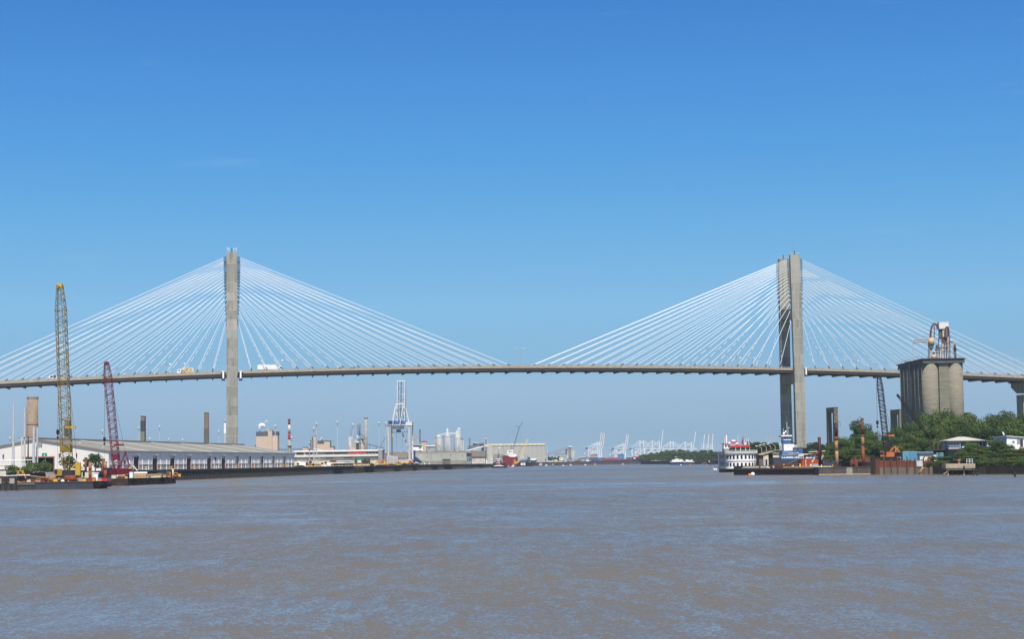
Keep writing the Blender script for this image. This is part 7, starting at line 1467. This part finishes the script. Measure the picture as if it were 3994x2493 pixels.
m = MB(); m.cyl((sx_(3724), SY, sz_(1364.5)), (sx_(3724), SY, sz_(1363)), px2m(22, 834) / 2, n=12); spart('stack_gallery', m, rust); m = MB(); m.ext([(sx_(3708), SY - .4, ZR), (sx_(3729), SY - .4, ZR), (sx_(3729), SY - .4, sz_(1380)), (sx_(3722), SY - .4, sz_(1380))], (0, .8, 0)); spart('stack_base', m, MATS['mottled_pipe'])
f = Fr('low_shed', 'small dark shed roof just right of the silo base', 'shed', 3784, 850, 4.2); f.box('wall', 3779, 3790, 1611, None, 0, 6, concrete_d); f.box('roof', 3778, 3791, 1610, 1611.5, -.4, 6.4, dark)
# ================================================================ trees
protos = []
def mk_proto(seed, mats, lobes, n, leaf, R=5, H=11, th=2.2):
    rnd = random.Random(seed); c, cs = crown(rnd, R, H - th, th, n, leaf, lobes); t = MB(); t.cyl((0, 0, -1), (0, 0, th + (H - th) * .4), R * .06, R * .03, 7)
    for x, y, z, r in cs[:9]: t.cyl((0, 0, th * .8 + (z - th) * .3), (x, y, z), R * .028, .03, 5)
    return c.obj('crown', mats), t.obj('trunk', bark), R, H
PR = [mk_proto(100 + i, mts, lo, n, lf) for i, (mts, lo, n, lf) in enumerate(((TG, 18, 4200, .26), (TB, 20, 4200, .26), (TD, 18, 4200, .26), (TO, 17, 4200, .26), ((leaf2, leaf4), 22, 4200, .25), ((leaf3, leaf2), 15, 3600, .28)))]
PB = [mk_proto(140 + i, mts, lo, n, lf, 3.2, 4.6, .3) for i, (mts, lo, n, lf) in enumerate(((TG, 14, 2200, .22), (TB, 14, 2200, .22), (TO, 14, 2200, .22), (TD, 12, 2200, .22)))]
PF = [mk_proto(170 + i, mts, lo, n, lf, 6, 13, 2) for i, (mts, lo, n, lf) in enumerate(((TD, 16, 1500, .6), ((leaf3, leaf2), 16, 1500, .6), ((leaf2, leaf3), 16, 1500, .6), ((leaf2, leaf4), 16, 1500, .6)))]
for P_ in (PR, PB, PF):
    for c_, t_, _, _ in P_: COL.objects.unlink(c_); COL.objects.unlink(t_)
def plant(name, label, cat, px, ytop, Y, R, proto, zb=4.2, group=None, rz=None):
    c_, t_, R0, H0 = proto; b = at(px, Y, zb); H = max(1.5, zz(px, ytop, Y) - zb); o = thing(name, label, cat, b, random.uniform(0, 6.28) if rz is None else rz, group); o.scale = (R / R0, R / R0, H / H0 / 1.02)
    for src in (t_, c_): k = src.copy(); COL.objects.link(k); k.parent = o
    return o
colw = {0: 'mid green', 1: 'bright green', 2: 'dark green', 3: 'olive green', 4: 'light olive', 5: 'deep green'}
def bank(kind, where, rows, group, prot, cw, name='tree'):
    rows = sorted(rows); 
    for i, (px, yt, Y, R, k) in enumerate(rows):
        plant(name, '%s %s %s, %s from the left' % (cw[k], kind, where, ORD[i]), 'tree' if name == 'tree' else 'shrub', px, yt, Y, R, prot[k], 4.2 if Y > 560 else 2.3, group)
random.seed(31)
# behind the lamps and towboat: dark far trees
rows = [(px, 1733 + random.uniform(-9, 6), 1180 + random.uniform(-60, 60), random.uniform(5.5, 7.5), random.choice((0, 1, 0, 2))) for px in range(2925, 3270, 17)]
bank('tree', 'in the belt behind riverboat and towboat', rows, 'dark tree belt behind the riverboat', PF, {0: 'dark green', 1: 'deep green', 2: 'mid green', 3: 'olive'})
rows = [(px, 1758 + random.uniform(-7, 6), 1000 + random.uniform(-40, 40), random.uniform(4.5, 6), random.choice((0, 1, 2))) for px in range(3000, 3260, 26)]
bank('tree', 'low in front of the dark belt', rows, 'lower trees before the dark belt', PF, {0: 'dark green', 1: 'deep green', 2: 'mid green', 3: 'olive'})
# round crowned tree and thickets to its side
plant('tree', 'round crowned dark tree standing alone above the thicket behind the tallest spud', 'tree', 3362, 1640, 720, 5.6, PR[2])
rows = [(3212, 1762, 650, 3.5, 1), (3232, 1742, 665, 4, 0), (3250, 1728, 680, 4.2, 4), (3281, 1706, 670, 4.6, 4), (3300, 1716, 640, 4.2, 0), (3320, 1704, 660, 4.8, 1), (3345, 1700, 655, 4.8, 0), (3376, 1697, 665, 4.8, 4), (3398, 1688, 670, 5, 0), (3424, 1690, 680, 5, 3), (3448, 1698, 685, 4.6, 0), (3478, 1686, 700, 5, 2), (3500, 1676, 690, 5, 0),
        (3240, 1775, 628, 3.2, 4), (3290, 1752, 625, 3.6, 1), (3330, 1748, 625, 3.8, 4), (3385, 1742, 628, 3.8, 1), (3415, 1746, 625, 3.8, 0), (3270, 1768, 618, 3, 0), (3350, 1775, 622, 3, 1), (3308, 1778, 620, 3, 0), (3400, 1776, 622, 3, 1), (3430, 1770, 628, 3, 4)]
bank('thicket tree', 'between the deck barge and orange crane', rows, 'thicket trees left of the orange crane', PR, colw)
rows = [(3520, 1668, 720, 5.5, 2), (3545, 1650, 730, 6, 0), (3572, 1656, 700, 5.5, 5), (3592, 1632, 735, 6, 4), (3618, 1618, 745, 6.5, 0), (3650, 1604, 750, 6.8, 4), (3688, 1602, 750, 6.8, 0), (3716, 1608, 745, 6.2, 1), (3748, 1626, 740, 6, 0), (3775, 1618, 735, 6, 4), (3800, 1616, 740, 6, 0), (3828, 1624, 735, 6, 1), (3852, 1634, 760, 5, 2), (3880, 1618, 800, 6, 2), (3925, 1604, 800, 6.5, 2), (3905, 1628, 740, 5.5, 0), (3945, 1622, 735, 6, 4), (3975, 1620, 730, 6, 1), (4010, 1612, 730, 6, 0)]
bank('tree', 'in the high row around the silo base', rows, 'high trees at the foot of the silo', PR, colw)
rows = [(3505, 1706, 650, 4.6, 0), (3530, 1700, 655, 4.8, 5), (3556, 1694, 660, 5, 3), (3585, 1682, 665, 5.2, 0), (3612, 1672, 670, 5.4, 2), (3640, 1668, 668, 5.2, 0), (3668, 1664, 672, 5.4, 4), (3700, 1662, 675, 5.6, 0), (3735, 1668, 675, 5.4, 5), (3768, 1664, 672, 5.2, 2), (3800, 1668, 670, 5.4, 0), (3832, 1660, 672, 5.4, 3), (3862, 1668, 668, 5, 2), (3894, 1672, 665, 5.2, 0), (3925, 1664, 668, 5, 5), (3960, 1660, 665, 5.4, 1), (3992, 1664, 665, 5.4, 0), (3520, 1735, 640, 4, 3), (3560, 1728, 642, 4, 0), (3600, 1722, 645, 4.2, 2), (3640, 1716, 645, 4.2, 4), (3675, 1722, 642, 4, 0), (3490, 1740, 640, 3.8, 2)]
bank('tree', 'in the middle row behind the houses', rows, 'middle row of trees behind the houses', PR, colw)
rows = [(3790, 1722, 580, 3.8, 1), (3770, 1742, 578, 3.6, 0), (3815, 1752, 575, 3.6, 3), (3842, 1745, 578, 3.6, 0), (3872, 1722, 580, 4.0, 0), (3900, 1720, 580, 4.2, 5), (3925, 1736, 577, 4, 0), (3950, 1752, 575, 3.6, 3), (3978, 1756, 573, 3.8, 3), (4005, 1750, 573, 3.6, 0), (3750, 1762, 572, 3.0, 4), (3862, 1762, 570, 3.6, 3), (3895, 1772, 568, 3.4, 0)]
bank('tree', 'in front of the two houses', rows, 'trees in front of the houses', PR, colw)
rows = [(3625, 1806, 560, 1.8, 3), (3655, 1806, 556, 2.2, 0), (3680, 1800, 553, 2.2, 2), (3815, 1796, 548, 2.4, 0), (3850, 1798, 545, 2.4, 2), (3885, 1799, 543, 2.3, 0), (3920, 1797, 541, 2.4, 3), (3955, 1796, 540, 2.4, 2), (3988, 1795, 539, 2.4, 0), (3642, 1792, 572, 2.0, 0), (3668, 1784, 570, 2.2, 2), (3692, 1788, 568, 2.2, 0), (3714, 1782, 568, 2.2, 3), (3735, 1790, 566, 2.2, 3), (3765, 1786, 564, 2.4, 1), (3790, 1785, 563, 2.6, 0), (3815, 1785, 562, 2.6, 2), (3840, 1786, 560, 2.6, 0), (3866, 1788, 558, 2.6, 2), (3892, 1788, 556, 2.6, 0), (3918, 1790, 556, 2.6, 3), (3945, 1785, 554, 2.6, 2), (3972, 1782, 552, 2.6, 2), (3998, 1784, 552, 2.6, 0)]
bank('shrub', 'overhanging the waterside bank', rows, 'shrubs along the right waterside', PB, {0: 'mid green', 1: 'bright green', 2: 'olive', 3: 'dark green'}, 'shrub')
# wooded point
tops = [(2493, 1783), (2508, 1775), (2525, 1771), (2545, 1768), (2565, 1765), (2585, 1759), (2605, 1757), (2625, 1757), (2648, 1754), (2670, 1755), (2690, 1758), (2712, 1760), (2735, 1757), (2752, 1755), (2775, 1757), (2800, 1762), (2830, 1763), (2862, 1762), (2895, 1758)]
rows = []
for i, (px, yt) in enumerate(tops):
    t_ = (px - 2493) / 400; Y = 2330 - 340 * t_ if px < 2800 else 1900
    rows.append((px, yt + random.uniform(-2, 2), Y + 40, 6.5, random.choice((0, 1, 2))))
bank('tree', 'along the skyline of the wooded point', rows, 'skyline trees on the wooded point', PF, {0: 'dark green', 1: 'deep green', 2: 'mid green', 3: 'olive'})
rows = []
for i in range(20):
    px = 2502 + i * 17; t_ = (px - 2493) / 400; rows.append((px, 1777 - min(14, i * 2.2) + random.uniform(-3, 3), 2290 - 380 * t_, 6.5, random.choice((0, 2, 3, 1))))
bank('tree', 'on the mid slope of the wooded point', rows, 'mid slope trees on the wooded point', PF, {0: 'dark green', 1: 'deep green', 2: 'mid green', 3: 'olive'})
rows = []
for i in range(20):
    px = 2498 + i * 17.5; t_ = (px - 2493) / 400; rows.append((px, 1792 - min(10, i * 1.6) + random.uniform(-3, 3), 2262 - 385 * t_, 5, random.choice((0, 2, 3, 2))))
bank('tree', 'at the shore of the wooded point', rows, 'shoreline trees on the wooded point', PF, {0: 'dark green', 1: 'deep green', 2: 'mid green', 3: 'olive'})
# moored research craft and wreck
for i, (xa, xb, hm, lab) in enumerate(((2614, 2668, navy, 'navy hulled white ship moored before the wooded point, left one'), (2662, 2707, hull_g, 'grey hulled white ship with a dark tripod mast, right one'))):
    f = Fr('moored_ship', lab, 'ship', (xa + xb) / 2, 1850 - i * 15, 0); m = MB(); m.ext([(f.x(xa + 1), 0, 0), (f.x(xb), 0, 0), (f.x(xb), 0, f.z(1803)), (f.x(xa), 0, f.z(1801))], (0, 9, 0)); part('hull', m, hm, f.o); f.box('white_rail', xa, xb, 1800.5, 1803, -.2, 9, white)
    h_ = f.box('deckhouse', xa + (8 if i == 0 else 14), xb - (4 if i == 0 else 6), 1796, 1801, 1, 7, white)
    if i == 0: w_ = f.box('wheelhouse', 2633, 2648, 1790, 1796, 2, 6, cream); f.box('fore_house', 2622, 2632, 1794, 1800, 2, 6, white_w); f.box('green_house', 2650, 2661, 1792, 1798, 2, 6, mat('pale_green', (.50, .56, .48))); f.beam('mast', (2637, 1779), (2637, 1792), 1, grey, 3); f.beam('yard', (2632, 1783), (2642, 1783), .9, white, 3)
    else: f.beam('tripod', (2684, 1783), (2677, 1800), 1, dark, 3); f.beam('tripod', (2688, 1783), (2696, 1798), 1, dark, 3); f.beam('tripod', (2686, 1783), (2688, 1800), 2, dark, 3); f.box('wheelhouse', 2674, 2684, 1794, 1800, 2, 6, white_w)
    for px in range(int(xa) + 12, int(xb) - 6, 6): f.box('window', px, px + 2.5, 1797.5, 1799, .85, 1, dark, h_)
f = Fr('old_jetty', 'dark broken timber jetty right of the moored ships', 'jetty', 2725, 1830, 0)
f.box('deck', 2710, 2745, 1800, 1803, 0, 4, timber_d)
for k in range(8): f.beam('pile', (2711 + k * 4.5, 1801), (2711 + k * 4.5, 1813), 1.4, timber_d, k % 3)
f.beam('fallen_beam', (2735, 1811), (2752, 1804), 1.5, timber, -.5)
f = Fr('beached_hulk', 'small dark hulk drawn up on the island shore', 'boat', 2775, 1800, 0); m = MB(); m.ext([(f.x(2764), 0, 0), (f.x(2788), 0, 0), (f.x(2790), 0, f.z(1805)), (f.x(2762), 0, f.z(1803))], (0, 3, 0)); part('hull', m, hull_b, f.o); f.box('cabin', 2763, 2768, 1799, 1804, .5, 2, white_w)
# ---------------------------------------------------------------- the air between here and the far port
hz = bpy.data.materials.new('air_haze'); hz.use_nodes = True; t = hz.node_tree; t.nodes.remove(t.nodes['Principled BSDF'])
vp = N(t, 'ShaderNodeVolumePrincipled'); vp.inputs['Color'].default_value = (.80, .88, 1, 1); vp.inputs['Density'].default_value = 6e-5; vp.inputs['Anisotropy'].default_value = 0.0
L(t, vp.outputs[0], t.nodes['Material Output'].inputs['Volume'])
m = MB(); m.box(-2500, 2500, -60, 5200, -2.5, 150)
solo('haze', None, None, m, hz, kind='stuff')
bpy.context.view_layer.update()
